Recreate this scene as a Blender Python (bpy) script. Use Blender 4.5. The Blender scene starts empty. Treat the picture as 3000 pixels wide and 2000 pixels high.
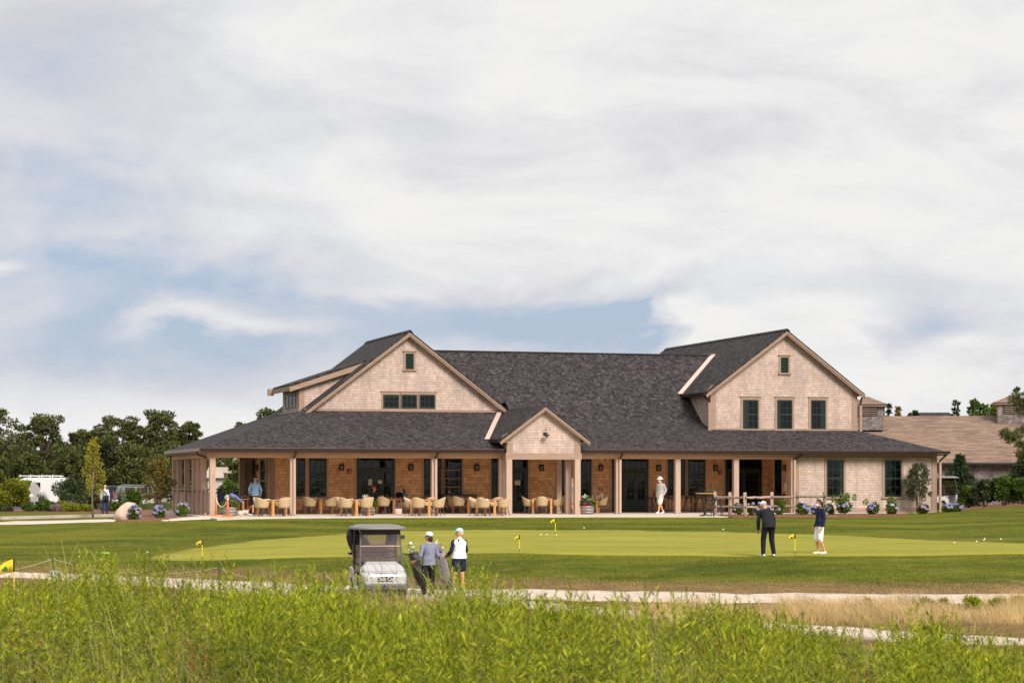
import bpy, math, random
import numpy as np
from mathutils import Vector, Matrix, Euler, noise as mnoise
from mathutils.geometry import delaunay_2d_cdt
sc=bpy.context.scene
random.seed(7); RNG=np.random.default_rng(11)
# ------------------------------------------------------------------ camera, world, sun, exposure
F=6500.;HY=1409.;CH=1.6;TH=math.atan(1950/F);S,C=math.sin(TH),math.cos(TH)
CU,CV=-15.7846,-102.5910                      # camera stands on a low bank 100 m in front of the clubhouse
cam=bpy.data.cameras.new('camera');co=bpy.data.objects.new('camera',cam);sc.collection.objects.link(co)
co.location=(CU,CV,CH);co.rotation_euler=(math.pi/2,0,-TH)
cam.sensor_width=36;cam.lens=36*F/3000;cam.shift_y=(HY-1000)/3000;cam.clip_start=.5;cam.clip_end=6000
cam.dof.use_dof=True;cam.dof.focus_distance=88;cam.dof.aperture_fstop=9
sc.camera=co
sc.view_settings.view_transform='Standard';sc.view_settings.look='None'
sc.view_settings.exposure=0.4;sc.view_settings.gamma=1
SUN_EL,SUN_AZ=math.radians(37),math.radians(14)   # azimuth measured to the right of the camera, in front of the facade
sd=Vector((math.sin(SUN_AZ)*math.cos(SUN_EL),-math.cos(SUN_AZ)*math.cos(SUN_EL),math.sin(SUN_EL)))  # towards the sun
sl=bpy.data.lights.new('sun','SUN');sl.energy=3.2;sl.angle=math.radians(24);sl.color=(1,.93,.84)
so=bpy.data.objects.new('sun',sl);sc.collection.objects.link(so);so.rotation_euler=sd.to_track_quat('Z','Y').to_euler()
so.location=(0,-40,60)
w=bpy.data.worlds.new('World');sc.world=w;w.use_nodes=True
class NT:
    def __init__(s,t): s.t=t;s.n=t.nodes;s.l=t.links
    def add(s,typ,**k):
        n=s.n.new(typ)
        for a,b in k.items(): setattr(n,a,b)
        return n
    def set(s,sock,val):
        if isinstance(val,bpy.types.NodeSocket): s.l.new(val,sock)
        elif val is not None: sock.default_value=val
    def m(s,op,a,b=None,c=None,clamp=False):
        n=s.add('ShaderNodeMath',operation=op);n.use_clamp=clamp
        s.set(n.inputs[0],a);s.set(n.inputs[1],b);s.set(n.inputs[2],c);return n.outputs[0]
    def mix(s,f,a,b,blend='MIX'):
        n=s.add('ShaderNodeMix',data_type='RGBA',blend_type=blend)
        s.set(n.inputs[0],f)
        for i,x in ((6,a),(7,b)):
            s.set(n.inputs[i],x if isinstance(x,bpy.types.NodeSocket) else (*x,1))
        return n.outputs[2]
    def noise(s,vec,scale,detail=3,rough=.5,dist=0,out=0):
        n=s.add('ShaderNodeTexNoise');s.set(n.inputs['Vector'],vec);n.inputs['Scale'].default_value=scale
        n.inputs['Detail'].default_value=detail;n.inputs['Roughness'].default_value=rough;n.inputs['Distortion'].default_value=dist
        return n.outputs[out]
    def rng(s,v,a,b,c=0.,d=1.,smooth=False):
        n=s.add('ShaderNodeMapRange',interpolation_type='SMOOTHSTEP' if smooth else 'LINEAR')
        s.set(n.inputs[0],v)
        for i,x in enumerate((a,b,c,d)): s.set(n.inputs[1+i],x)
        return n.outputs[0]
    def comb(s,x,y,z=0.):
        n=s.add('ShaderNodeCombineXYZ')
        for i,a in enumerate((x,y,z)): s.set(n.inputs[i],a)
        return n.outputs[0]
    def sep(s,v):
        n=s.add('ShaderNodeSeparateXYZ');s.set(n.inputs[0],v);return n.outputs
    def dot(s,v,c):
        n=s.add('ShaderNodeVectorMath',operation='DOT_PRODUCT');s.set(n.inputs[0],v);n.inputs[1].default_value=c;return n.outputs['Value']
def build_world():
    N=NT(w.node_tree);N.n.clear()
    tc=N.add('ShaderNodeTexCoord').outputs['Generated']
    sky=N.add('ShaderNodeTexSky',sky_type='NISHITA');sky.sun_disc=False
    sky.sun_elevation=SUN_EL;sky.sun_rotation=math.atan2(sd.x,sd.y)
    a=N.dot(tc,(C,-S,0));b=N.dot(tc,(S,C,0));z=N.sep(tc)[2]
    az=N.m('ARCTAN2',a,b);el=N.m('ARCSINE',z)
    X=N.m('MULTIPLY',az,6.5);Y=N.m('MULTIPLY',el,6.5)     # thousands of "degrees": azimuth and elevation on the dome
    p=N.comb(X,N.m('MULTIPLY',Y,2.2),0)
    n1=N.noise(p,1.1,5,.55,.6);n2=N.noise(N.comb(X,N.m('MULTIPLY',Y,1.6),3.3),3.2,7,.6,.4);n3=N.noise(N.comb(X,N.m('MULTIPLY',Y,4.0),7.),.9,4,.55,.8)
    def blob(cx,cy,rx,ry,amp,warp=.0,rot=0.):
        x0=N.m('SUBTRACT',X,(cx-1500)/1000);y0=N.m('SUBTRACT',Y,(HY-cy)/1000)
        if warp:
            x0=N.m('ADD',x0,N.m('MULTIPLY',N.m('SUBTRACT',n2,.5),warp));y0=N.m('ADD',y0,N.m('MULTIPLY',N.m('SUBTRACT',n1,.5),warp))
        if rot:
            cr,sr=math.cos(rot),math.sin(rot)
            x1=N.m('ADD',N.m('MULTIPLY',x0,cr),N.m('MULTIPLY',y0,sr));y0=N.m('SUBTRACT',N.m('MULTIPLY',y0,cr),N.m('MULTIPLY',x0,sr));x0=x1
        x=N.m('DIVIDE',x0,rx/1000);y=N.m('DIVIDE',y0,ry/1000)
        r=N.m('ADD',N.m('MULTIPLY',x,x),N.m('MULTIPLY',y,y))
        return N.m('MULTIPLY',N.m('POWER',2.718,N.m('MULTIPLY',r,-1.)),amp)
    W=N.m('ADD',.64,N.m('MULTIPLY',N.m('SUBTRACT',n1,.5),.62));W=N.m('ADD',W,N.m('MULTIPLY',N.m('SUBTRACT',n2,.5),.55));W=N.m('ADD',W,N.m('MULTIPLY',N.m('SUBTRACT',n3,.5),.5))
    for q in [(50,650,850,430,-.40,.5),(500,1000,950,190,-.34,.35),(1500,930,900,110,-.28,.4),(1780,950,420,100,-.45,.5,-.08),(1980,900,160,70,-.30,.5),(2680,1010,260,60,-.55,.4),(2750,900,500,70,-.18,.4),(2100,300,1300,330,.30,.4),(1900,620,1000,190,.35,.4,.12),(2700,500,600,300,.25),
              (1000,100,1000,160,.10,.5),(130,170,380,140,-.34,.5),(700,330,500,120,-.12,.4),(720,950,250,30,.55,.35,-.05),(500,930,200,22,.25,.35,.1),(1150,860,200,24,.28,.3),(2250,1010,260,85,.95,.6),(2480,1060,150,60,.6,.4),(2050,935,110,50,.75,.45),(2900,1090,260,60,.7,.4),(40,800,60,12,.4,.2),(200,1230,1100,90,.30,.2)]:
        W=N.m('ADD',W,blob(*q))
    W=N.rng(W,.05,1.0,0,1)
    ramp=N.add('ShaderNodeValToRGB');N.set(ramp.inputs[0],W);cr=ramp.color_ramp
    cr.elements[0].position=0;cr.elements[0].color=(0,0,0,1);cr.elements[1].position=.80;cr.elements[1].color=(1,1,1,1)
    sk=N.mix(.15,(3.1,3.75,4.95),N.mix(1.,sky.outputs[0],(1.,1.,1.),'MULTIPLY'))
    blue=N.mix(N.rng(W,.0,.34,0,1,True),sk,(4.3,4.55,5.2))
    gm=N.m('ADD',N.m('MULTIPLY',N.noise(N.comb(X,N.m('MULTIPLY',Y,3.),11.),1.5,5,.6,.5),1.),blob(1950,390,800,100,.24,.5))
    gm=N.m('ADD',gm,blob(150,150,500,200,.25,.4))
    white=N.mix(N.rng(gm,.38,.88,0,1,True),(6.75,6.7,6.65),(5.1,5.1,5.35))
    col=N.mix(ramp.outputs[0],blue,white)
    bg=N.add('ShaderNodeBackground');N.l.new(col,bg.inputs[0]);bg.inputs[1].default_value=.1
    out=N.add('ShaderNodeOutputWorld');N.l.new(bg.outputs[0],out.inputs[0])
build_world()
# ------------------------------------------------------------------ placing: pixel rays of the survey photo onto real planes and ground
def prj(u,v,z):
    du,dv=u-CU,v-CV;X=du*C-dv*S;D=du*S+dv*C
    return 1500+F*X/D,HY-F*(z-CH)/D,D
def ray(px,py):
    x=(px-1500)/F;z=(HY-py)/F;return (x*C+S,-x*S+C,z)
def Pv(px,py,v): r=ray(px,py);t=(v-CV)/r[1];return Vector((CU+t*r[0],v,CH+t*r[2]))
def Pu(px,py,u): r=ray(px,py);t=(u-CU)/r[0];return Vector((u,CV+t*r[1],CH+t*r[2]))
def Pw(px,py,z=0.): r=ray(px,py);t=(z-CH)/r[2];return Vector((CU+t*r[0],CV+t*r[1],z))
def PD(px,D,z=0.): r=ray(px,HY);return Vector((CU+D*r[0],CV+D*r[1],z))
COLS=[(-1500,[(0,-.2),(20,-.1),(28,-.5),(35,-1.1),(50,-1.4),(70,-1.3),(93,-.5),(140,-.5),(200,-.8)]),
(0,[(0,-.1),(12,-.02),(20,-.07),(27,-.45),(34,-1.05),(50,-1.35),(65,-1.21),(68.5,-1.17),(80,-.75),(93,-.27),(104,-.35),(113,-.38),(140,-.41),(148,-.47),(200,-.78)]),
(380,[(0,-.1),(12,-.02),(20,-.05),(27,-.45),(34,-1.1),(50,-1.4),(62,-1.3),(66,-1.25),(73,-1.0),(92,-.16),(97,-.06),(100,-.06),(113,-.3),(140,-.42),(148,-.47),(200,-.78)]),
(700,[(0,-.1),(12,-.05),(20,-.10),(28,-.6),(35,-1.2),(45,-1.45),(60,-1.42),(64,-1.31),(70,-.845),(83,-.6),(93.5,-.10),(97,-.05),(101,-.03),(140,-.05),(200,-.5)]),
(1100,[(0,-.1),(12,-.1),(20,-.2),(28,-.7),(35,-1.2),(45,-1.45),(57,-1.42),(61,-1.34),(68.5,-.70),(86,-.4),(98,-.05),(102,-.03),(200,-.05)]),
(1500,[(0,-.1),(12,-.15),(20,-.32),(28,-.85),(36,-1.3),(45,-1.5),(56,-1.42),(60,-1.36),(68,-.62),(88.6,-.35),(98,-.05),(103,-.03),(200,-.05)]),
(2300,[(0,-.1),(10,-.2),(20,-.48),(28,-.95),(36,-1.35),(45,-1.5),(54.5,-1.41),(57.5,-1.31),(65,-.61),(86,-.42),(99,-.04),(103,-.03),(200,-.05)]),
(2720,[(0,-.1),(10,-.25),(20,-.58),(28,-1.0),(36,-1.4),(45,-1.5),(54,-1.4),(57,-1.28),(65,-.56),(80,-.5),(100,-.16),(109,-.03),(115,-.03),(200,-.05)]),
(2800,[(0,-.1),(10,-.25),(20,-.6),(28,-1.0),(36,-1.4),(45,-1.5),(54,-1.4),(57,-1.27),(65,-.54),(79,-.5),(100,-.1),(112,.08),(130,.0),(200,-.05)]),
(3000,[(0,-.1),(10,-.28),(20,-.65),(28,-1.05),(36,-1.4),(44,-1.5),(54,-1.35),(57,-1.2),(65,-.51),(75,-.52),(95,-.1),(118,.31),(130,.3),(200,.2)]),
(4500,[(0,-.1),(20,-.7),(44,-1.5),(60,-1.0),(75,-.5),(118,.6),(200,.6)])]
def HG(X,D):
    d=max(D,6.);px=1500+F*X/d;px=max(-1500,min(4500,px))
    def col(L):
        d2=max(0,min(200,D))
        return float(np.interp(d2,[a for a,b in L],[b for a,b in L]))
    for i in range(len(COLS)-1):
        if px<=COLS[i+1][0]:
            t=(px-COLS[i][0])/(COLS[i+1][0]-COLS[i][0]);return col(COLS[i][1])*(1-t)+col(COLS[i+1][1])*t
    return col(COLS[-1][1])
def hz(u,v):
    du,dv=u-CU,v-CV;return HG(du*C-dv*S,du*S+dv*C)
def XD(X,D,z=None):
    u=CU+X*C+D*S;v=CV-X*S+D*C
    return Vector((u,v,HG(X,D) if z is None else z))
def G(px,D): return XD((px-1500)*D/F,D)
def GY(px,py,lo=8.,hi=190.):               # ground point under a pixel (first hit)
    D=lo
    while D<hi:
        z=HG((px-1500)*D/F,D)
        if CH-(py-HY)*D/F<=z: break
        D+=.1
    return G(px,D)
# ------------------------------------------------------------------ mesh helper
class MB:
    def __init__(s): s.v=[];s.f=[]
    def add(s,vs,fs):
        o=len(s.v);s.v+=[tuple(x) for x in vs];s.f+=[tuple(i+o for i in f) for f in fs];return s
    def box(s,a,b):
        x0,y0,z0=a;x1,y1,z1=b
        return s.add([(x0,y0,z0),(x1,y0,z0),(x1,y1,z0),(x0,y1,z0),(x0,y0,z1),(x1,y0,z1),(x1,y1,z1),(x0,y1,z1)],
            [(0,3,2,1),(4,5,6,7),(0,1,5,4),(1,2,6,5),(2,3,7,6),(3,0,4,7)])
    def cb(s,c,sz,rot=None):
        m=MB().box((-sz[0]/2,-sz[1]/2,-sz[2]/2),(sz[0]/2,sz[1]/2,sz[2]/2))
        R=(rot if isinstance(rot,Matrix) else Euler(rot or (0,0,0)).to_matrix())
        return s.add([R@Vector(p)+Vector(c) for p in m.v],m.f)
    def beam(s,p,q,a,b,up=(0,0,1)):
        p,q=Vector(p),Vector(q);d=(q-p);L=d.length;d.normalize();x=d.cross(Vector(up))
        if x.length<1e-4: x=Vector((1,0,0))
        x.normalize();z=x.cross(d);R=Matrix((x,d,z)).transposed()
        return s.cb((p+q)/2,(a,L,b),R)
    def prism(s,pts,vec):
        n=len(pts);P=[Vector(p) for p in pts];Q=[p+Vector(vec) for p in P]
        return s.add(P+Q,[tuple(range(n)),tuple(range(2*n-1,n-1,-1))]+[(j,i,i+n,j+n) for i in range(n) for j in [(i+1)%n]])
    def quad(s,*p): return s.add(p,[tuple(range(len(p)))])
    def tube(s,pts,r,n=8,cap=True):
        pts=[Vector(p) for p in pts];rs=r if isinstance(r,(list,tuple)) else [r]*len(pts);V=[];Fc=[]
        for i,p in enumerate(pts):
            d=(pts[min(i+1,len(pts)-1)]-pts[max(i-1,0)]);d=d.normalized() if d.length>1e-7 else Vector((0,0,1))
            a=d.cross(Vector((0,0,1)));a=a.normalized() if a.length>.05 else d.cross(Vector((0,1,0))).normalized()
            b=d.cross(a)
            for k in range(n):
                t=2*math.pi*k/n;V.append(p+(a*math.cos(t)+b*math.sin(t))*rs[i])
        for i in range(len(pts)-1):
            for k in range(n): Fc.append((i*n+k,i*n+(k+1)%n,(i+1)*n+(k+1)%n,(i+1)*n+k))
        if cap: Fc+=[tuple(range(n-1,-1,-1)),tuple(range((len(pts)-1)*n,len(pts)*n))]
        return s.add(V,Fc)
    def rings(s,R,n=16,cap=True):            # R: list of (center, rx, ry, xdir, ydir)
        V=[];Fc=[]
        for c,rx,ry,xd,yd in R:
            for k in range(n):
                t=2*math.pi*k/n;V.append(Vector(c)+Vector(xd)*rx*math.cos(t)+Vector(yd)*ry*math.sin(t))
        for i in range(len(R)-1):
            for k in range(n): Fc.append((i*n+k,i*n+(k+1)%n,(i+1)*n+(k+1)%n,(i+1)*n+k))
        if cap: Fc+=[tuple(range(n-1,-1,-1)),tuple(range((len(R)-1)*n,len(R)*n))]
        return s.add(V,Fc)
    def lathe(s,prof,n=16,c=(0,0,0),cap=True):
        return s.rings([((c[0],c[1],c[2]+z),r,r,(1,0,0),(0,1,0)) for r,z in prof],n,cap)
    def ell(s,c,r,n=12,m=8,R=None):
        if not isinstance(r,(tuple,list)): r=(r,r,r)
        V=[];Fc=[];R=R or Matrix.Identity(3)
        for i in range(m+1):
            a=math.pi*i/m
            for k in range(n):
                t=2*math.pi*k/n;V.append(R@Vector((r[0]*math.sin(a)*math.cos(t),r[1]*math.sin(a)*math.sin(t),r[2]*math.cos(a)))+Vector(c))
        for i in range(m):
            for k in range(n): Fc.append((i*n+k,(i+1)*n+k,(i+1)*n+(k+1)%n,i*n+(k+1)%n))
        return s.add(V,Fc)
    def cap2(s,p,q,r0,r1,n=10):              # tapered capsule
        p,q=Vector(p),Vector(q);d=q-p;L=d.length
        d=d/L if L>1e-6 else Vector((0,0,1));P=[];Rr=[]
        for t in (-.98,-.8,-.45,0): P.append(p+d*r0*t);Rr.append(r0*math.sqrt(max(0.02,1-t*t)))
        for t in (0,.45,.8,.98): P.append(q+d*r1*t);Rr.append(r1*math.sqrt(max(0.02,1-t*t)))
        return s.tube(P,Rr,n)
    def build(s,name,mat,parent=None,smooth=False,loc=None,bevel=0,**tags):
        me=bpy.data.meshes.new(name);me.from_pydata([tuple(x) for x in s.v],[],s.f)
        return fin(me,name,mat,parent,smooth,loc,bevel,**tags)
def fin(me,name,mat,parent=None,smooth=False,loc=None,bevel=0,uv=True,**tags):
    if uv and len(me.polygons)<40000:
        L=me.uv_layers.new(name='UVMap').data;vs=me.vertices
        for p in me.polygons:
            n=p.normal
            t=Vector((-n.y,n.x,0)) if abs(n.z)<.98 else Vector((1,0,0))
            t.normalize();b=n.cross(t)
            for li in p.loop_indices:
                q=vs[me.loops[li].vertex_index].co;L[li].uv=(q.dot(t),q.dot(b))
    if smooth: me.polygons.foreach_set('use_smooth',[True]*len(me.polygons))
    me.materials.append(mat);o=bpy.data.objects.new(name,me);sc.collection.objects.link(o)
    if parent: o.parent=parent
    if loc is not None: o.location=loc
    if bevel:
        b=o.modifiers.new('bevel','BEVEL');b.width=bevel;b.segments=2;b.limit_method='ANGLE'
    for k,x in tags.items():
        if x: o[k]=x
    return o
def thing(name,label,cat,loc=(0,0,0),rz=0,group=None,scale=None):
    o=bpy.data.objects.new(name,None);sc.collection.objects.link(o);o.location=loc;o.rotation_euler=(0,0,rz)
    o['label']=label;o['category']=cat;o.empty_display_size=.2
    if group: o['group']=group
    if scale: o.scale=(scale,)*3
    return o
def tag(o,label=None,cat=None,group=None,kind=None):
    for k,x in (('label',label),('category',cat),('group',group),('kind',kind)):
        if x: o[k]=x
    return o
KIDS={}
def dup(root,loc,rz,label=None,group=None):
    if root.name not in KIDS: KIDS[root.name]=[(c,[(g) for g in c.children]) for c in root.children]
    r=root.copy();sc.collection.objects.link(r);r.location=loc;r.rotation_euler=(0,0,rz)
    if label: r['label']=label
    if group: r['group']=group
    for c0,gs in KIDS[root.name]:
        c=c0.copy();sc.collection.objects.link(c);c.parent=r
        for g in gs:
            d=g.copy();sc.collection.objects.link(d);d.parent=c
    return r
# ------------------------------------------------------------------ materials
def newmat(name):
    m=bpy.data.materials.new(name);m.use_nodes=True;N=NT(m.node_tree);b=N.n['Principled BSDF'];return m,N,b
def mat(name,col,rough=.6,var=.12,scale=8,metal=0,bump=0,coat=0,spec=.5,stretch=None,alpha=None):
    m,N,b=newmat(name);tc=N.add('ShaderNodeTexCoord').outputs['Object']
    if stretch:
        mp=N.add('ShaderNodeMapping');N.l.new(tc,mp.inputs[0]);mp.inputs['Scale'].default_value=stretch;tc=mp.outputs[0]
    n=N.noise(tc,scale,4,.6);f=N.rng(n,.3,.7,1-var,1+var)
    c=N.mix(1.,col,N.comb(f,f,f),'MULTIPLY');N.l.new(c,b.inputs['Base Color'])
    b.inputs['Roughness'].default_value=rough;b.inputs['Metallic'].default_value=metal;b.inputs['Coat Weight'].default_value=coat
    b.inputs['Specular IOR Level'].default_value=spec
    if bump:
        bp=N.add('ShaderNodeBump');bp.inputs['Strength'].default_value=.5;bp.inputs['Distance'].default_value=bump
        N.l.new(N.noise(tc,scale*3,4,.6),bp.inputs['Height']);N.l.new(bp.outputs[0],b.inputs['Normal'])
    return m
def shingles(name,cols,row,width,rough=.85,line=.55,blot=.25,jit=.5,bump=.012,weather=None):
    """courses of split shingles or tabs of random width and tone"""
    m,N,b=newmat(name);uv=N.add('ShaderNodeUVMap',uv_map='UVMap').outputs[0];x,y,_=N.sep(uv)
    yr=N.m('DIVIDE',y,row);r=N.m('FLOOR',yr);fy=N.m('SUBTRACT',yr,r)
    wn=N.add('ShaderNodeTexWhiteNoise',noise_dimensions='1D');N.l.new(r,wn.inputs['W'])
    xs=N.m('ADD',N.m('DIVIDE',x,width),N.m('MULTIPLY',wn.outputs[0],37.));k=N.m('FLOOR',xs)
    # joint shifted at random so widths vary
    w1=N.add('ShaderNodeTexWhiteNoise',noise_dimensions='2D');N.l.new(N.comb(k,r),w1.inputs['Vector'])
    off=N.m('MULTIPLY',w1.outputs[0],jit);fx=N.m('SUBTRACT',xs,k);past=N.m('GREATER_THAN',fx,off)
    k2=N.m('ADD',k,past)
    w2=N.add('ShaderNodeTexWhiteNoise',noise_dimensions='2D');N.l.new(N.comb(k2,N.m('ADD',r,.5)),w2.inputs['Vector'])
    rp=N.add('ShaderNodeValToRGB');N.l.new(w2.outputs[0],rp.inputs[0]);e=rp.color_ramp.elements
    e[0].position=0;e[0].color=(*cols[0],1);e[1].position=1;e[1].color=(*cols[-1],1)
    for i,cc in enumerate(cols[1:-1]): q=e.new((i+1)/(len(cols)-1));q.color=(*cc,1)
    big=N.noise(N.comb(x,y),.9,4,.6);f=N.rng(big,.3,.7,1-blot,1+blot*.6)
    fine=N.noise(N.comb(N.m('MULTIPLY',x,60.),N.m('MULTIPLY',y,9.)),1.,3,.7);f=N.m('MULTIPLY',f,N.rng(fine,.25,.75,.86,1.12))
    col=N.mix(1.,rp.outputs[0],N.comb(f,f,f),'MULTIPLY')
    if weather:
        ws=N.rng(N.noise(N.comb(N.m('MULTIPLY',x,1.6),N.m('MULTIPLY',y,.35)),1.,5,.65),.46,.72,0,1)
        col=N.mix(ws,col,weather)
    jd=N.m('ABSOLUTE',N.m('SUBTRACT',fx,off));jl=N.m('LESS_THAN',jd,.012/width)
    hl=N.m('LESS_THAN',fy,.010/row*1.)  # shadow under each course's butt edge, painted into the colour
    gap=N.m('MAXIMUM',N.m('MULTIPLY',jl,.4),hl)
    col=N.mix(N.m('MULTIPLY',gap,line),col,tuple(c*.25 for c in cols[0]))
    N.l.new(col,b.inputs['Base Color']);b.inputs['Roughness'].default_value=rough;b.inputs['Specular IOR Level'].default_value=.25
    h=N.m('SUBTRACT',N.m('SUBTRACT',1.,fy),N.m('MULTIPLY',jl,.6));h=N.m('ADD',h,N.m('MULTIPLY',w2.outputs[0],.35))
    bp=N.add('ShaderNodeBump');bp.inputs['Strength'].default_value=.6;bp.inputs['Distance'].default_value=bump
    N.l.new(h,bp.inputs['Height']);N.l.new(bp.outputs[0],b.inputs['Normal'])
    return m
def leafmat(name,cols,trans=.3,rough=.6,scale=1.5,spec=.3,vr=(.72,1.3)):
    m,N,b=newmat(name);g=N.add('ShaderNodeNewGeometry');rnd=g.outputs['Random Per Island']
    rp=N.add('ShaderNodeValToRGB');N.l.new(rnd,rp.inputs[0]);e=rp.color_ramp.elements
    e[0].color=(*cols[0],1);e[1].color=(*cols[-1],1)
    for i,cc in enumerate(cols[1:-1]): q=e.new((i+1)/(len(cols)-1));q.color=(*cc,1)
    n=N.noise(g.outputs['Position'],scale,2,.5);f=N.rng(n,.32,.68,*vr)
    col=N.mix(1.,rp.outputs[0],N.comb(f,f,f),'MULTIPLY')
    N.l.new(col,b.inputs['Base Color']);b.inputs['Roughness'].default_value=rough;b.inputs['Specular IOR Level'].default_value=spec
    if trans:
        tr=N.add('ShaderNodeBsdfTranslucent');N.l.new(col,tr.inputs[0]);mx=N.add('ShaderNodeMixShader');mx.inputs[0].default_value=trans
        N.l.new(b.outputs[0],mx.inputs[1]);N.l.new(tr.outputs[0],mx.inputs[2]);N.l.new(mx.outputs[0],N.n['Material Output'].inputs[0])
    return m
M={}
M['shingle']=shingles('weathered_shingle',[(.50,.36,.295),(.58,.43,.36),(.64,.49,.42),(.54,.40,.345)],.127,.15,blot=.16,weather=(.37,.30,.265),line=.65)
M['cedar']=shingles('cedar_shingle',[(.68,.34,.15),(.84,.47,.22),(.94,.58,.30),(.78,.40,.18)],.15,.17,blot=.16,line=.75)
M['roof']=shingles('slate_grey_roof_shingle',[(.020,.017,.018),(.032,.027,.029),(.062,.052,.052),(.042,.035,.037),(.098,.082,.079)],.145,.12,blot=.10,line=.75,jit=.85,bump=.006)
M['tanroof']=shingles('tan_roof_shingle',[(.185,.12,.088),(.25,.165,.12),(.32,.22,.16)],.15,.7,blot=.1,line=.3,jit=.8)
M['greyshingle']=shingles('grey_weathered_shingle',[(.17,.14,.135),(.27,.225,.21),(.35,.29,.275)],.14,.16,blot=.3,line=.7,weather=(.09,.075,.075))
M['trim']=mat('cedar_trim',(.345,.235,.175),.7,.14,3,stretch=(.6,.6,6),spec=.25)
M['trimw']=mat('warm_cedar_beam',(.55,.335,.215),.7,.14,3,stretch=(.5,2,6),spec=.25)
M['postm']=mat('pale_cedar_post',(.48,.335,.255),.7,.12,4,stretch=(4,4,.5),spec=.25)
M['valley']=mat('copper_flashing',(.66,.49,.41),.45,.08,3,metal=.15)
M['gutter']=mat('bronze_gutter',(.040,.022,.018),.35,.1,3,metal=.5)
M['guthilite']=mat('bronze_gutter_highlight',(.28,.17,.13),.35,.1,3,metal=.4)  # paler bronze: the gutter's edge highlight put into the colour
M['green']=mat('dark_green_paint',(.006,.024,.017),.4,.08,3)
M['doorgreen']=mat('grey_green_paint',(.014,.025,.022),.45,.08,3)
M['carglass']=mat('dark_glass',(.013,.014,.015),.08,.3,1.2,spec=.45)
m,N,b=newmat('window_glass');tr=N.add('ShaderNodeBsdfTransparent');tr.inputs[0].default_value=(.50,.53,.52,1);gl=N.add('ShaderNodeBsdfGlossy');gl.inputs['Roughness'].default_value=.02
fr=N.add('ShaderNodeFresnel');fr.inputs[0].default_value=1.40;bp=N.add('ShaderNodeBump');bp.inputs['Strength'].default_value=.25;bp.inputs['Distance'].default_value=.02
N.l.new(N.noise(N.add('ShaderNodeTexCoord').outputs['Object'],1.6,2,.5),bp.inputs['Height']);N.l.new(bp.outputs[0],gl.inputs['Normal'])
mx=N.add('ShaderNodeMixShader');N.l.new(fr.outputs[0],mx.inputs[0]);N.l.new(tr.outputs[0],mx.inputs[1]);N.l.new(gl.outputs[0],mx.inputs[2]);N.l.new(mx.outputs[0],N.n['Material Output'].inputs[0]);M['glass']=m
M['roomdark']=mat('room_dimness_backing',(.020,.018,.016),.9,.5,2.);M['curtain']=mat('pale_curtain',(.42,.40,.37),.9,.25,9,stretch=(9,9,.3))  # near-black backing colour paints in the dimness indoors; curtain is cloth
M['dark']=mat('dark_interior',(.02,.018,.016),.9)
M['ceil']=mat('porch_ceiling',(.62,.47,.36),.8,.1,3)
M['paper']=mat('paper',(.62,.60,.48),.8,.05)
M['black']=mat('black_metal',(.018,.018,.02),.4,.1)
M['lampglass']=mat('frosted_lamp_glass',(.36,.27,.24),.3,.1)
M['red']=mat('red_alarm_plastic',(.25,.02,.02),.4)
M['white']=mat('white_paint',(.78,.77,.75),.5,.05)
M['concrete']=mat('pale_concrete',(.60,.51,.43),.9,.10,1.3,bump=.003)
M['mulch']=mat('bark_mulch',(.20,.085,.05),.95,.55,14,bump=.05)
M['sand']=mat('crushed_shell_path',(.62,.50,.40),.95,.22,3.2,bump=.02)
M['curb']=mat('concrete_kerb',(.50,.42,.37),.9,.12,2)
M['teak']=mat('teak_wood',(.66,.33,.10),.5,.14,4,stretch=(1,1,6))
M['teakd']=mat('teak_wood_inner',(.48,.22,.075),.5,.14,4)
M['wick']=mat('woven_wicker',(.50,.36,.20),.75,.12,30,bump=.006)
M['cushion']=mat('seat_cushion',(.30,.23,.15),.9)
M['legm']=mat('dark_bronze_leg',(.07,.05,.04),.45)
M['napkin']=mat('blue_napkin',(.17,.17,.38),.9,.2,30)
M['napw']=mat('white_napkin',(.72,.70,.68),.9,.1,30)
M['railwood']=mat('split_rail_wood',(.43,.31,.24),.9,.3,9,stretch=(1,1,1),bump=.02)
M['railgrey']=mat('grey_split_rail_wood',(.25,.185,.15),.9,.3,9,bump=.02)
M['bark']=mat('bark',(.10,.07,.05),.95,.3,9,bump=.03)
M['barkp']=mat('pale_bark',(.28,.20,.16),.95,.3,9,bump=.02)
M['barrel']=mat('barrel_wood',(.22,.17,.145),.85,.3,6,stretch=(8,8,1))
M['hoop']=mat('steel_hoop',(.42,.39,.37),.5,.2,5,metal=.6)
M['orange']=mat('orange_stained_post',(.72,.23,.06),.6,.12,6)
M['rope']=mat('white_rope',(.82,.80,.76),.8)
M['rock']=mat('pale_boulder',(.58,.45,.34),.95,.2,2.5,bump=.03)
M['yellow']=mat('yellow_flag_cloth',(.80,.58,.02),.7,.06)
M['ylpole']=mat('yellow_pole',(.78,.60,.03),.4,.03)
M['flaggreen']=mat('green_emblem',(.01,.13,.05),.7)
M['signgreen']=mat('green_sign',(.02,.12,.10),.5)
M['rubber']=mat('rubber_tyre',(.045,.042,.04),.85,.2,20)
M['rimm']=mat('grey_wheel_rim',(.30,.29,.28),.4,.1,metal=.6)
M['cartw']=mat('pearl_white_cart_body',(.52,.51,.52),.28,.03,2,coat=.5)
M['cartroof']=mat('grey_cart_roof',(.20,.175,.17),.4,.06,2)
M['cartblk']=mat('black_moulded_plastic',(.022,.021,.024),.5,.1)
M['cartgrey']=mat('dark_grey_bumper',(.10,.09,.095),.5,.1)
M['seat']=mat('tan_vinyl_seat',(.30,.215,.165),.5,.08,4)
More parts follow.
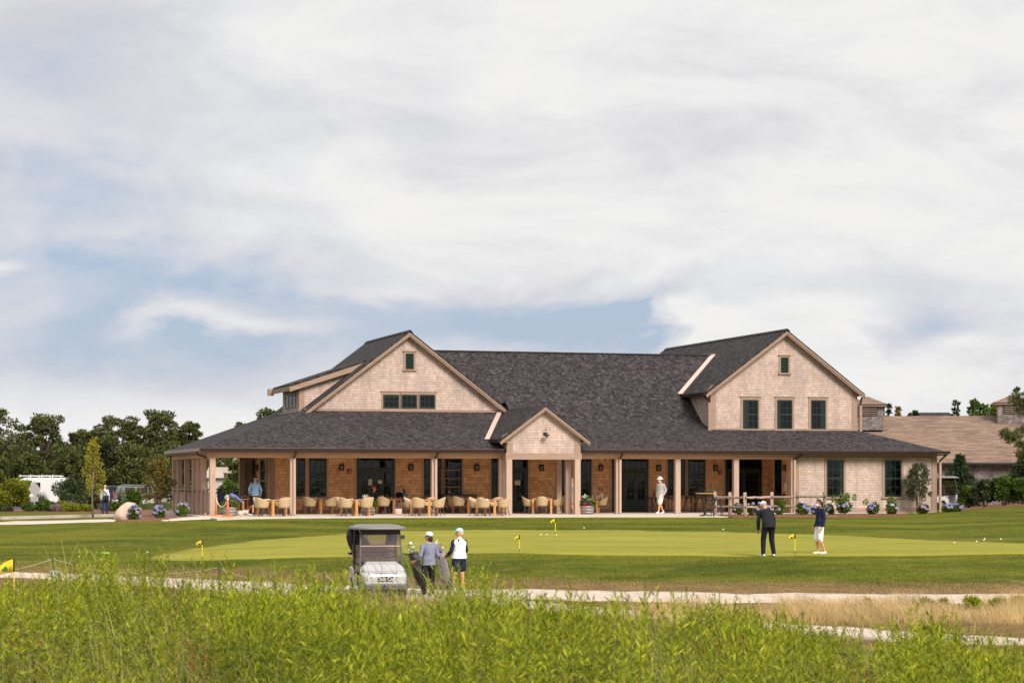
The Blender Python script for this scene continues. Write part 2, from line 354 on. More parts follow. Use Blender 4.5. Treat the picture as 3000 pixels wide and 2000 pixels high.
M['skin']=mat('fair_skin',(.60,.33,.24),.55,.06,6);M['skind']=mat('brown_skin',(.20,.10,.06),.55,.06,6);M['skint']=mat('tanned_skin',(.62,.29,.16),.55,.08,6)
M['grn']=mat('white_golf_ball',(.85,.85,.82),.4,.02)
def cloth(name,c,var=.1): 
    if name not in M: M[name]=mat(name,c,.85,var,14,bump=.01,spec=.2)
    return M[name]
# see-through smoked windscreen
m,N,b=newmat('smoked_windscreen');tr=N.add('ShaderNodeBsdfTransparent');tr.inputs[0].default_value=(.74,.67,.64,1)
gl=N.add('ShaderNodeBsdfGlossy');gl.inputs['Roughness'].default_value=.05;gl.inputs[0].default_value=(.8,.75,.75,1)
mx=N.add('ShaderNodeMixShader');mx.inputs[0].default_value=.07;N.l.new(tr.outputs[0],mx.inputs[1]);N.l.new(gl.outputs[0],mx.inputs[2])
df=N.add('ShaderNodeBsdfDiffuse');df.inputs[0].default_value=(.42,.36,.35,1);m2=N.add('ShaderNodeMixShader');m2.inputs[0].default_value=.05
N.l.new(mx.outputs[0],m2.inputs[1]);N.l.new(df.outputs[0],m2.inputs[2]);N.l.new(m2.outputs[0],N.n['Material Output'].inputs[0]);M['smoke']=m
# clear drinking glass
m,N,b=newmat('clear_glass');b.inputs['Transmission Weight'].default_value=1;b.inputs['Roughness'].default_value=.02;b.inputs['IOR'].default_value=1.3;M['clear']=m
# lawn: mown turf with mottled tones and drought patches; "dry" attribute marks the unmown tan grass
def lawn():
    m,N,b=newmat('turf');g=N.add('ShaderNodeNewGeometry').outputs['Position'];at=N.add('ShaderNodeAttribute',attribute_name='dry').outputs['Fac']
    r=N.add('ShaderNodeMapping');r.inputs['Rotation'].default_value=(0,0,TH);N.l.new(g,r.inputs[0]);p=r.outputs[0];x,y,z=N.sep(p)
    q=N.comb(N.m('MULTIPLY',x,.35),y,0)
    n1=N.noise(q,.35,5,.6);n2=N.noise(p,1.4,4,.6);n3=N.noise(N.comb(N.m('MULTIPLY',x,1.),N.m('MULTIPLY',y,.5),0),12.,4,.75);n4=N.noise(p,45.,2,.8)
    c=N.mix(N.rng(n1,.40,.60),(.070,.090,.006),(.172,.172,.014));c=N.mix(N.rng(n2,.50,.72,0,.75),c,(.21,.18,.04));c=N.mix(N.rng(N.noise(q,1.1,3,.6),.52,.68,0,.7),c,(.095,.140,.007))
    dn=N.m('ADD',at,N.m('MULTIPLY',N.m('SUBTRACT',n1,.5),N.m('MULTIPLY',at,1.2)));dn=N.m('ADD',dn,N.rng(n2,.6,.75,0,.3))
    tan=N.mix(N.rng(n2,.35,.65),(.17,.105,.040),(.27,.18,.075))
    c=N.mix(N.rng(dn,.25,.75,0,1),c,tan)
    f=N.m('MULTIPLY',N.rng(n3,.25,.75,.55,1.45),N.rng(n4,.25,.75,.75,1.25));c=N.mix(1.,c,N.comb(f,f,f),'MULTIPLY')
    N.l.new(c,b.inputs['Base Color']);b.inputs['Roughness'].default_value=1;b.inputs['Specular IOR Level'].default_value=.1
    bp=N.add('ShaderNodeBump');bp.inputs['Strength'].default_value=.7;bp.inputs['Distance'].default_value=.06
    N.l.new(N.m('ADD',n3,N.m('MULTIPLY',n4,.6)),bp.inputs['Height']);N.l.new(bp.outputs[0],b.inputs['Normal']);return m
M['lawn']=lawn()
def gmat():
    m,N,b=newmat('putting_turf');g=N.add('ShaderNodeNewGeometry').outputs['Position']
    r=N.add('ShaderNodeMapping');r.inputs['Rotation'].default_value=(0,0,TH);N.l.new(g,r.inputs[0]);x,y,z=N.sep(r.outputs[0])
    n1=N.noise(N.comb(N.m('MULTIPLY',x,.3),y,0),.45,4,.6);n2=N.noise(N.comb(N.m('MULTIPLY',x,.4),y,0),3.,4,.6);n3=N.noise(g,30.,2,.7)
    c=N.mix(N.rng(n1,.35,.65),(.245,.235,.030),(.32,.295,.046));f=N.m('MULTIPLY',N.rng(n2,.3,.7,.90,1.10),N.rng(n3,.3,.7,.93,1.07))
    c=N.mix(1.,c,N.comb(f,f,f),'MULTIPLY');N.l.new(c,b.inputs['Base Color']);b.inputs['Roughness'].default_value=.95;b.inputs['Specular IOR Level'].default_value=.1
    return m
M['greenm']=gmat()
L_={'pine':leafmat('pine_needles',[(.032,.046,.012),(.075,.092,.022),(.15,.16,.035)],.15),
'conif':leafmat('cedar_foliage',[(.014,.030,.012),(.035,.060,.020),(.06,.09,.03)],.15),
'bush':leafmat('shrub_leaves',[(.035,.07,.010),(.075,.13,.016),(.13,.19,.02)],.3),
'lime':leafmat('yellow_green_leaves',[(.09,.13,.012),(.20,.22,.015),(.33,.30,.02)],.35),
'yel':leafmat('yellowing_leaves',[(.16,.17,.02),(.36,.32,.03),(.55,.44,.05)],.35),
'redtip':leafmat('red_tipped_leaves',[(.06,.09,.02),(.12,.14,.03),(.20,.17,.03),(.34,.16,.05)],.3),
'olive':leafmat('olive_shrub_leaves',[(.035,.055,.02),(.07,.09,.035),(.12,.14,.06)],.3),
'hyd':leafmat('hydrangea_leaves',[(.05,.10,.012),(.11,.18,.02),(.2,.27,.03)],.3),
'lilac':leafmat('lilac_hydrangea_petals',[(.50,.42,.62),(.62,.54,.72),(.72,.72,.74)],.2),
'blue':leafmat('blue_hydrangea_petals',[(.33,.36,.66),(.46,.46,.76),(.62,.58,.80)],.2),
'daisy':leafmat('daisy_petals',[(.72,.68,.52),(.85,.82,.70)],.2),
'redf':leafmat('red_petals',[(.45,.01,.02),(.6,.02,.03)],.2),'purf':leafmat('purple_petals',[(.15,.12,.35),(.25,.22,.5)],.2),
'whitef':leafmat('white_petals',[(.75,.73,.65),(.85,.83,.75)],.2),
'fore':leafmat('goldenrod_leaves',[(.07,.11,.004),(.18,.225,.006),(.34,.385,.012),(.56,.55,.045)],.45,.55,1.3,vr=(.62,1.45)),
'fored':leafmat('deep_green_leaves',[(.03,.05,.004),(.075,.11,.006),(.16,.195,.012)],.4,.55,1.3,vr=(.55,1.4)),
'redl':leafmat('russet_leaves',[(.30,.06,.03),(.42,.12,.05),(.45,.22,.08)],.35),
'blade':leafmat('green_grass_blades',[(.14,.16,.03),(.28,.28,.06),(.44,.40,.13)],.35),
'tanb':leafmat('dry_grass_blades',[(.24,.15,.06),(.38,.25,.11),(.50,.36,.18)],.35,scale=.8),
'tuft':leafmat('turf_blades',[(.05,.085,.004),(.10,.135,.008),(.19,.21,.02)],.35,scale=.8),
'wheat':leafmat('pale_dry_grass',[(.42,.28,.11),(.58,.42,.19),(.68,.52,.27)],.35,scale=.8),
'lav':leafmat('lavender_stems',[(.20,.14,.14),(.28,.2,.2)],.2)}
# ------------------------------------------------------------------ ground
def smooth(a,b,x): t=max(0,min(1,(x-a)/(b-a)));return t*t*(3-2*t)
PATHHI=[(-600,1660),(0,1675),(280,1685),(560,1697),(700,1706),(870,1712),(1100,1722),(1300,1727),(1500,1729),(1900,1738),(2300,1741),(2700,1743),(3400,1745)]
PATHLO=[(-600,1676),(0,1691),(280,1704),(560,1724),(700,1737),(870,1746),(1100,1753),(1300,1762),(1500,1756),(1900,1765),(2300,1768),(2700,1767),(3400,1769)]
def dryf(X,D):
    px=1500+F*X/max(D,6.)
    hi=np.interp(px,[a for a,b in PATHHI],[b for a,b in PATHHI])
    y=HY+F*(CH-HG(X,D))/max(D,6.)
    if D<40: return .55
    band=np.interp(px,[0,700,1400,2000,3000],[14,60,55,52,62])
    d=smooth(hi-band,hi-band*.35,y)
    if D<62 and y>hi: d=.95
    return d*.95
def axis(lo,hi,st,far,nf):
    a=list(np.arange(lo,hi+st/2,st));g=[a[-1]+(far-a[-1])*((i/nf)**2.2) for i in range(1,nf+1)];h=[a[0]-(far+a[0])*((i/nf)**2.2) for i in range(nf,0,-1)]
    return h+a+g
XS=axis(-34,36,.8,2500,16)
DS=[-900,-200,-60,-20,-5]+list(np.arange(2,152,.8))+[155,160,168,180,200,230,270,330,420,600,900,1500,3000]
vs=[];dr=[]
for D in DS:
    for X in XS:
        v=XD(X,D)
        if 28<D<98: v.z+=.035*mnoise.noise(Vector((X*.35,D*.35,0)))+.012*mnoise.noise(Vector((X*1.3,D*1.3,5)))
        vs.append(v);dr.append(dryf(X,D))
nx=len(XS);fs=[(j*nx+i,j*nx+i+1,(j+1)*nx+i+1,(j+1)*nx+i) for j in range(len(DS)-1) for i in range(nx-1)]
me=bpy.data.meshes.new('ground');me.from_pydata(vs,[],fs);a=me.attributes.new('dry','FLOAT','POINT');a.data.foreach_set('value',dr)
tag(fin(me,'ground',M['lawn'],smooth=True,uv=False),kind='structure')
def toXD(p): du,dv=p[0]-CU,p[1]-CV;return (du*C-dv*S,du*S+dv*C)
def hzs(X,D):
    z=HG(X,D)
    if 28<D<98: z+=.035*mnoise.noise(Vector((X*.35,D*.35,0)))+.012*mnoise.noise(Vector((X*1.3,D*1.3,5)))
    return z
def drape(name,out,off,m,step=.6,lift=None,rag=0,kind='structure'):
    P=[toXD(p) for p in out];Q=[]
    for i in range(len(P)):
        a,b=Vector(P[i]),Vector(P[(i+1)%len(P)]);n=max(1,int((b-a).length/ (step*.6)))
        for k in range(n):
            q=a.lerp(b,k/n)
            if rag:
                nn=mnoise.noise(Vector((q.x*.9,q.y*.9,1)))*rag+mnoise.noise(Vector((q.x*3.,q.y*3.,4)))*rag*.5;q=q+Vector((0,nn))
            Q.append(q)
    x0,x1=min(q.x for q in Q),max(q.x for q in Q);y0,y1=min(q.y for q in Q),max(q.y for q in Q)
    pts=list(Q)
    yy=y0+step*.5
    while yy<y1:
        xx=x0+step*.5
        while xx<x1: pts.append(Vector((xx+random.uniform(-.05,.05),yy+random.uniform(-.05,.05))));xx+=step
        yy+=step
    V,E_,Fc,*_=delaunay_2d_cdt(pts,[],[list(range(len(Q)))],1,1e-4)
    W=[XD(p.x,p.y,hzs(p.x,p.y)+off+(lift(p.x,p.y) if lift else 0)) for p in V]
    cnt={}
    for f in Fc:
        for i in range(len(f)): e=(f[i],f[(i+1)%len(f)]);cnt[tuple(sorted(e))]=cnt.get(tuple(sorted(e)),[])+[e]
    n0=len(W);W=W+[w_-Vector((0,0,.10)) for w_ in W];SK=[(e[0][1],e[0][0],e[0][0]+n0,e[0][1]+n0) for e in cnt.values() if len(e)==1]
    me=bpy.data.meshes.new(name);me.from_pydata(W,[],[tuple(f) for f in Fc]+SK);me.validate()
    o=fin(me,name,m,smooth=True,uv=False)
    if len(me.polygons) and me.polygons[0].normal.z<0: me.flip_normals()
    return tag(o,kind=kind)
gp=[(425,1634),(520,1613),(638,1598),(765,1582),(1020,1562),(1352,1552),(1620,1552),(1913,1555),(2232,1560),(2551,1574),(2806,1585),(3000,1593),(3300,1602),(3300,1608),(3150,1614),(3000,1620),(2700,1628),(2423,1630),(2000,1627),(1620,1622),(1365,1619),(1100,1627),(900,1634),(765,1638),(561,1642),(460,1640)]
drape('putting_green',[GY(*p,lo=45) for p in gp],.02,M['greenm'],.8)
drape('path',[GY(*p,lo=36) for p in PATHHI]+[GY(*p,lo=36) for p in PATHLO[::-1]],.03,M['sand'],.5,rag=.32)
p2=[(1380,1750),(1560,1765),(1780,1788),(2000,1806),(2300,1828),(2600,1852),(3000,1872),(3400,1890),(3400,1908),(3000,1893),(2600,1878),(2300,1850),(2000,1826),(1700,1802),(1380,1762)]
drape('branch_path',[GY(*p,lo=33) for p in p2],.045,M['sand'],.5,rag=.3)
# paved terrace, walkways, kerb, beds
tl=[(636,1518.6),(760,1516.3),(900,1515),(1200,1513.2),(1700,1512.4),(2150,1512.4)]
T=[Pw(x,y,0) for x,y in tl]
tb=MB();tb.prism([tuple(p) for p in T]+[(26.6,.2,0),(38.0,.35,0),(38.0,.9,0),(30.2,6.2,0),(4.3,6.2,0),(4.3,14,0),(-.2,14,0),(-.2,.3,0)],(0,0,-.25))
tag(tb.build('terrace',M['concrete']),kind='structure')
bd=[Pw(x,y,.012) for x,y in [(2092,1505.6),(2110,1509.5),(2146,1512.6),(2300,1512.4),(2420,1510.6),(2560,1508.2),(2660,1506),(2660,1504),(2500,1504.8),(2300,1505.8),(2180,1505.2)]]
tag(MB().prism([tuple(p) for p in bd],(0,0,-.28)).build('mulch_bed',M['mulch']),kind='structure')
lb=[(338,1528),(420,1527),(500,1523.5),(600,1513.5),(634,1510),(606,1504),(560,1497),(510,1492),(440,1489),(380,1492),(352,1503)]
drape('terrace_apron',[GY(*p,lo=60) for p in [(474,1525.2),(560,1521.8),(645,1518.7),(645,1511.5),(604,1513.5),(474,1523.4)]],.05,M['concrete'],.5)
drape('flower_bed',[GY(*p,lo=60) for p in lb],.05,M['mulch'],.5,lift=lambda X,D:.10*mnoise.noise(Vector((X*.5,D*.3,2))) if D>102 else 0)
drape('walkway',[GY(*p,lo=60) for p in [(-500,1533),(0,1532),(40,1528.2),(180,1526.6),(330,1524.2),(342,1527.4),(200,1531),(60,1535.8),(0,1537.5),(-500,1539)]],.05,M['concrete'],.8)
cp=[G(x,d) for x,d in [(-900,120),(-300,116),(0,114.5),(180,118),(354,122)]]
cb_=MB()
for a,b in zip(cp,cp[1:]): cb_.beam(a+Vector((0,0,.02)),b+Vector((0,0,.02)),.22,.28)
tag(cb_.build('kerb',M['curb']),kind='structure')
drape('planting_bed',[G(x,d) for x,d in [(-300,146),(0,146),(160,142),(365,138),(400,160),(300,166),(0,168),(-300,168)]],.06,M['mulch'],1.5)
M['asphalt']=mat('asphalt',(.055,.052,.05),.9,.15,3)
drape('parking_lot',[G(x,d) for x,d in [(-700,172),(0,170),(360,168),(640,164),(760,190),(700,262),(-900,262)]],.06,M['asphalt'],4)
drape('shrub_bed',[G(x,d) for x,d in [(2765,119),(2850,119),(3050,117),(3300,117),(3300,134),(2770,134)]],.05,M['mulch'],1.2)
# ------------------------------------------------------------------ clubhouse
H=thing('clubhouse','long shingled clubhouse with grey hipped roof, two big gables and a deep porch','clubhouse',(0,0,0))
SL=1/3.;E0=3.15;VL=5.9;VR=3.3;VB=4.5;SS=.74;VT=9.6;WT=E0+VB*SL+SS*(VT-VB)   # eave 3.15, pitch break, ridge
def lo(v): return E0+SL*v
T0=.10
def roofpart(polys,name='roof',m='roof',t=T0,parent=H):
    b=MB()
    for p in polys: b.prism([(x,y,z) for x,y,z in p],(0,0,-t))
    return b.build(name,M[m],parent)
UR=38.14;UG0,UG1,UGC=26.25,35.1,30.69;WG=9.42;WGE=6.15
bkw=E0+VB*SL
r=roofpart([[(0,0,E0),(UR,0,E0),(UR-VR,VR,lo(VR)),(26.73,VR,lo(VR)),(26.73,VB,bkw),(16.4,VB,bkw),(16.4,VL,lo(VL)),(5.9,VL,lo(VL))],
 [(0,0,E0),(5.9,5.9,lo(5.9)),(5.95,15.2,lo(5.95)),(0,12.0,E0)],
 [(UR,0,E0),(UR,22,E0),(34.84,22,lo(3.3)),(UR-VR,VR,lo(VR))]],'lower_roof')
roofpart([[(16.4,VB,bkw),(26.73,VB,bkw),(26.73,6.9,bkw+SS*2.4),(29.33,VT,WT),(12.3,VT,WT),(15.8,VL,bkw+SS*(VL-VB)),(16.4,VL,bkw+SS*(VL-VB))],
 [(12.3,VT,WT),(29.33,VT,WT),(29.33,16,WT-SS*6.4),(12.3,16,WT-SS*6.4)]],'main_roof')
MB().prism([(16.4,VB,bkw-.1),(16.4,VL,bkw+SS*(VL-VB)-.02),(16.4,VL,lo(VL)-.15)],(.06,0,0)).build('roof_step',M['roof'],H)
roofpart([[(12.0,VT-.12,WT+.02),(29.2,VT-.12,WT+.02),(29.2,VT+.12,WT+.02),(12.0,VT+.12,WT+.02)]],'ridge_cap',t=.06)
# left gable roof with its rake overhang
LC=11.3;LW=9.15;LS=.76
roofpart([[(LC,5.55,LW),(LC,15.2,LW),(5.9,15.2,LW-LS*5.4),(5.9,5.55,LW-LS*5.4)],[(LC,15.2,LW),(LC,5.55,LW),(16.7,5.55,LW-LS*5.4),(16.7,9,LW-LS*5.4),(16.7,15.2,LW-LS*5.4)]],'gable_roof')
roofpart([[(LC-.14,5.5,LW-.05),(LC,5.5,LW+.05),(LC,15.1,LW+.05),(LC-.14,15.1,LW-.05)],[(LC,5.5,LW+.05),(LC+.14,5.5,LW-.05),(LC+.14,15.1,LW-.05),(LC,15.1,LW+.05)]],'ridge_cap',t=.05)
roofpart([[(UGC,2.95,WG),(UGC,20.7,WG),(UG0,20.7,WGE),(UG0,2.95,WGE)],[(UGC,20.7,WG),(UGC,2.95,WG),(UG1,2.95,WGE),(UG1,20.7,WGE)]],'gable_roof')
roofpart([[(UGC-.14,2.9,WG-.05),(UGC,2.9,WG+.05),(UGC,20.6,WG+.05),(UGC-.14,20.6,WG-.05)],[(UGC,2.9,WG+.05),(UGC+.14,2.9,WG-.05),(UGC+.14,20.6,WG-.05),(UGC,20.6,WG+.05)]],'ridge_cap',t=.05)
# entry gable
EC=16.5;EW=5.26;ES=.735;EE=3.63;eh=(EW-EE)/ES
roofpart([[(EC,-.6,EW),(EC,5.9,EW),(EC-.19,5.9,lo(5.9)+.0),(EC-eh,(EE-E0)*3,EE),(EC-eh,-.6,EE)],
 [(EC,-.6,EW),(EC+eh,-.6,EE),(EC+eh,(EE-E0)*3,EE),(EC+.83,VB,bkw),(EC,5.4,EW)]],'porch_gable_roof')
# shed dormer on the left slope
dz=lambda u:6.45+(u-5.5)*SL
roofpart([[(5.5,6.85,dz(5.5)),(9.55,6.85,dz(9.55)),(9.55,11.75,dz(9.55)),(5.5,11.75,dz(5.5))]],'dormer_roof',t=.12)
# ---- walls
def wall(name,m,polys,t=(0,.18,0)):
    b=MB()
    for p in polys: b.prism(p,t)
    return b.build(name,M[m],H)
gz=lambda u:LW-LS*abs(u-LC)-.06
wall('gable_wall','shingle',[[(6.1,VL,lo(VL)-.1),(16.5,VL,lo(VL)-.1),(16.5,VL,gz(16.5)),(LC,VL,gz(LC)),(6.1,VL,gz(6.1))]])
wall('gable_wall','shingle',[[(26.6,VR,4.0),(34.8,VR,4.0),(34.8,VR,WG-.737*(34.8-UGC)-.08),(UGC,VR,WG-.08),(26.6,VR,WG-.737*(UGC-26.6)-.08)]])
wall('gable_side_wall','shingle',[[(26.6,VR+.18,4.0),(26.6,VR+.18,6.35),(26.6,20,6.35),(26.6,20,4.0)]],(.15,0,0))
wall('gable_side_wall','shingle',[[(34.8,VR+.18,4.0),(34.8,20,4.0),(34.8,20,6.35),(34.8,VR+.18,6.35)]],(-.15,0,0))
wall('dormer_wall','shingle',[[(6.0,7.2,5.0),(9.4,7.2,7.55),(9.4,7.2,dz(9.4)-.12),(6.0,7.2,dz(6)-.12)]])
wall('dormer_wall','shingle',[[(6.0,7.38,5.0),(6.0,7.38,dz(6)-.12),(6.0,11.6,dz(6)-.12),(6.0,11.6,5.0)]],(.15,0,0))
EV=-.3
wall('porch_gable_wall','shingle',[[(14.72,EV,2.95),(18.36,EV,2.95),(18.36,EV,EW-ES*1.86-.08),(EC,EV,EW-.08),(14.64,EV,EW-ES*1.86-.08)]],(0,.15,0))
wall('porch_gable_side','trim',[[(14.66,EV,2.95),(14.66,EV,3.75),(14.66,1.8,3.75),(14.66,.5,2.95)]],(.12,0,0))
wall('porch_gable_side','trim',[[(18.34,EV,2.95),(18.34,.5,2.95),(18.34,1.8,3.75),(18.34,EV,3.75)]],(-.12,0,0))
# porch walls: cedar under the roof, weathered on the right block
UI=30.85
wall('porch_wall','cedar',[[(4.34,VL,0),(UI,VL,0),(UI,VL,2.98),(4.34,VL,2.98)]])
wall('porch_end_wall','cedar',[[(UI,VL,0),(30.05,.78,0),(30.05,.78,2.98),(UI,VL,2.98)]],(.15,.02,0))
wall('porch_side_wall','cedar',[[(4.34,VL+.18,0),(4.34,VL+.18,2.98),(4.34,11.4,2.98),(4.34,11.4,0)]],(.15,0,0))
q0=Pv(702,1450,11.4);q1=Pv(740,1450,11.4)
wall('rear_wing_wall','shingle',[[(q0.x,11.4,0),(4.5,11.4,0),(4.5,11.4,2.98),(q0.x,11.4,2.98)]])
wall('block_wall','shingle',[[(30.05,.6,-.1),(38.0,.6,-.1),(38.0,.6,3.0),(30.05,.6,3.0)]])
wall('block_end_wall','shingle',[[(38.0,.78,-.1),(38.0,20,-.1),(38.0,20,3.0),(38.0,.78,3.0)]],(-.15,0,0))
wall('rear_wall','shingle',[[(6,21,-.2),(38,21,-.2),(38,21,4.2),(6,21,4.2)],[(6,15,-.2),(6.2,15,-.2),(6.2,15,5),(6,15,5)]])
MB().box((.2,.3,2.98),(37.9,VL+.1,3.02)).box((.2,VL+.1,2.98),(4.5,12,3.02)).build('porch_ceiling',M['ceil'],H)
MB().box((5,VL+.6,0.0),(30,VL+.7,3)).build('dark_interior',M['dark'],H)
# corner boards, rakes, casings
def boards(name,L,m='trim'):
    b=MB()
    for a in L: b.box(*a)
    return b.build(name,M[m],H)
def cornerboard(u0,u1,v,z0,z1): boards('corner_board',[((u0,v-.03,z0),(u1,v+.02,z1))])
cornerboard(26.58,26.88,VR,4.2,6.2);cornerboard(34.52,34.82,VR,4.2,6.2)
cornerboard(14.63,14.93,EV,2.95,3.78);cornerboard(18.07,18.37,EV,2.95,3.78)
cornerboard(37.72,38.02,.6,-.1,2.98);cornerboard(30.03,30.3,.6,-.1,2.98)
boards('corner_board',[((6.0-.02,7.17,5.15),(6.26,7.21,6.42)),((5.97,7.19,5.1),(6.01,7.42,6.42))])
boards('frieze_board',[((30.3,.565,2.80),(37.72,.60,2.99))])
boards('sill_board',[((30.3,.56,-.05),(37.72,.60,.22))],'trim')
boards('base_board',[((4.4,VL-.03,0.0),(UI,VL,.18))],'trim')
def rake(uc,wz,s,half,v0,name='rake_board',wd=.155,cut=0):
    for sg in (-1,1):
        b=MB();c=1/math.sqrt(1+s*s);d=wd/c
        e=uc+sg*half;z1=wz-s*half
        b.prism([(uc,v0,wz-.10),(e,v0,z1-.10),(e-sg*.18*0,v0,z1-.10-d),(uc,v0,wz-.10-d)],(0,.05,0))
        b.prism([(uc,v0-.04,wz-.105),(e+sg*.04,v0-.04,z1-.105-.03),(e+sg*.04,v0-.04,z1-.105-.12),(uc,v0-.04,wz-.105-.10)],(0,.04,0))
        b.build(name,M['trim'],H)
        MB().prism([(uc,v0,wz-.12),(e,v0,z1-.12),(e,v0+.36,z1-.12),(uc,v0+.36,wz-.12)],(0,0,-.03)).build('rake_soffit',M['trim'],H)
rake(LC,LW,LS,5.36,5.56);rake(UGC,WG,.738,4.43,2.96);rake(EC,EW,ES,eh+.02,-.60,wd=.14)
for sg in (-1,1):
    u=UGC+sg*4.0
    MB().prism([(u-sg*.0,3.26,6.2),(u+sg*.36,3.26,6.2),(u+sg*.0,3.26,6.55)],(0,.05,0)).build('eave_return',M['trim'],H)
    u=EC+sg*1.78
    MB().prism([(u-sg*.28,-.34,3.74),(u+sg*.36,-.34,3.74),(u-sg*.28,-.34,4.12)],(0,.05,0)).build('eave_return',M['trim'],H)
# dormer rake and fascia
b=MB().prism([(5.45,6.86,dz(5.45)-.12),(9.5,6.86,dz(9.5)-.12),(9.1,6.86,dz(9.1)-.40),(5.45,6.86,dz(5.45)-.36)],(0,.05,0));b.box((5.44,6.9,dz(5.5)-.33),(5.5,11.75,dz(5.5)-.10));b.box((5.25,11.6,dz(5.5)-.40),(5.52,11.9,dz(5.5)-.05));b.build('dormer_fascia',M['trim'],H)
MB().box((5.96,7.2,5.9+.32),(6.0,11.6,dz(6)-.12)).box((5.92,7.1,5.0),(6.02,11.7,5.17)).build('dormer_trim',M['trim'],H)
MB().box((5.80,7.1,5.06),(6.02,11.8,5.10)).build('dormer_flashing',M['white'],H)
boards('wall_flashing',[((6.0,VL-.05,lo(VL)-.02),(16.5,VL+.01,lo(VL)+.09))]);boards('wall_flashing',[((26.6,VR-.05,lo(VR)-.02),(34.9,VR+.01,lo(VR)+.09))])
# valleys
def strip(p,q,side,wd,name='valley_flashing'):
    p,q,side=Vector(p),Vector(q),Vector(side)*wd
    MB().prism([p,q,q+side,p+side],(0,0,.03)).build(name,M['valley'],H)
strip((EC-eh-.02,(EE-E0)*3-.05,EE+.02),(EC-.28,5.86,lo(5.86)+.02),(-1,0,0),.24)
strip((26.3,6.52,6.19),(29.4,VT-.02,WT+.03),(-1,0,0),.26)
# gutters and fascia along the front eave, split at the entry gable
def gutter(u0,u1,v=0.0,z=E0):
    g=MB().box((u0,v-.13,z-.16),(u1,v,z-.01)).build('gutter',M['gutter'],H)
    MB().box((u0,v-.140,z-.012),(u1,v-.128,z+.002)).build('gutter_lip_highlight',M['guthilite'],g)  # lip strip carrying the painted highlight
    MB().box((u0+.02,v+.06,z-.24),(u1-.02,v+.42,z-.17)).build('eave_fascia',M['trim'],H)
gutter(-.12,14.62);gutter(18.38,UR+.28)
g=MB().box((-.13,0,E0-.16),(0,12.0,E0-.01)).build('gutter',M['guthilite'],H)
MB().box((0,.3,E0-.24),(.42,12.0,E0-.17)).build('eave_fascia',M['trim'],H)
g=MB().box((26.12,3.05,5.98),(26.26,6.5,6.11)).build('gutter',M['gutter'],H)
g=MB().box((EC-eh-.13,-.5,3.47),(EC-eh,1.35,3.60)).build('gutter',M['gutter'],H)
MB().box((26.25,3.1,5.98),(26.62,6.6,6.02)).build('eave_soffit',M['trim'],H);MB().box((EC-eh,-.5,3.46),(14.7,1.3,3.50)).build('eave_soffit',M['trim'],H)
# beams
boards('porch_beam',[((.3,.42,2.70),(14.7,.62,2.97))],'trimw');boards('porch_beam',[((18.3,.42,2.70),(30.1,.62,2.97))],'trimw')
boards('porch_beam',[((.3,.62,2.70),(.5,12,2.97))],'trimw')
boards('porch_beam',[((14.58,-.36,2.65),(18.42,-.16,2.96)),((14.58,-.16,2.65),(14.78,.42,2.96)),((18.22,-.16,2.65),(18.42,.42,2.96))],'trim')
# posts
def post(u,v,s=.27,z1=2.70,m='postm'):
    MB().box((u-s/2,v-s/2,0),(u+s/2,v+s/2,z1)).build('post',M[m],H,bevel=.012)
POSTS=[]
def upost(px,v): return Pv(px,1500,v).x
for x in (640,863,1181-2,1417,1811,1983,2155): 
    if x==1417: x=1418
POST_PX=[(622,.5),(857,.5),(1272-1,.5),(1810,.5),(1984,.5),(2155,.5),(2322,.5)]
for px,v in POST_PX: post(upost(px,v),v);POSTS.append(upost(px,v))
post(14.75,-.22,.29,2.65);post(18.22,-.22,.29,2.65);post(14.62,.5,.27);post(18.0,.5,.27);post(Pw(1636,1502.7).x,Pw(1636,1502.7).y,.27)
def vpost(px): return Pu(px,1450,.5).y
SV=[]
for px in (597,584,570,548,526,512): SV.append(vpost(px))
for v in SV: post(.5,v,.25)
post(q0.x+.1,11.3,.3)
SV=[.5]+SV
for a,b in zip(SV,SV[1:]):
    if b-a>.5:
        rl=MB().box((.42,a+.12,1.16),(.58,b-.12,1.22)).box((.46,a+.12,1.02),(.54,b-.12,1.07)).box((.46,a+.12,.12),(.54,b-.12,.18)).box((.46,(a+b)/2-.04,.02),(.54,(a+b)/2+.04,1.16)).build('porch_rail',M['trim'],H)
        pb=MB();v=a+.16
        while v<b-.2: pb.box((.49,v,.18),(.51,v+.15,1.02));v+=.165
        pb.build('rail_panel',M['postm'],rl)
rb=MB().box((.8,11.3,1.18),(q0.x,11.36,1.23)).box((.8,11.3,1.0),(q0.x,11.36,1.03))
u=.8
while u<q0.x: rb.box((u,11.32,.1),(u+.03,11.34,1.18));u+=.35
rb.build('rear_rail',M['black'],H)
# downspouts
def spout(u,v=0.,u2=None,v2=.33,long=None,z0=3.0,z1=2.66):
    u2=u if u2 is None else u2
    MB().tube([(u,v-.06,z0),(u,v-.04,z0-.08),(u2,v2,z1+.06),(u2,v2,z1)],.045,8).build('downspout_elbow',M['gutter'],H)
    if long is not None: MB().box((u2-.055,v2-.05,long),(u2+.055,v2+.05,z1+.01)).build('downspout',M['postm'],H)
for i in (1,2,3): spout(POSTS[i]+.06,0,POSTS[i]+.05,.30,long=.02)
spout(POSTS[6]+.25,0,POSTS[6]+.02,.30,long=.02);spout(UR+.05,0,38.13,.45,long=-.05,z1=2.6)
MB().tube([(-.06,1.1,2.97),(-.05,1.1,2.85),(.3,.62,2.72),(.32,.6,2.66)],.045,8).build('downspout_elbow',M['gutter'],H)
MB().tube([(26.2,3.2,5.98),(26.25,3.2,5.9),(26.5,3.2,5.72),(26.5,3.2,5.6)],.05,8).build('downspout_elbow',M['gutter'],H)
MB().box((26.41,3.12,4.15),(26.55,3.24,5.62)).build('downspout',M['trim'],H)
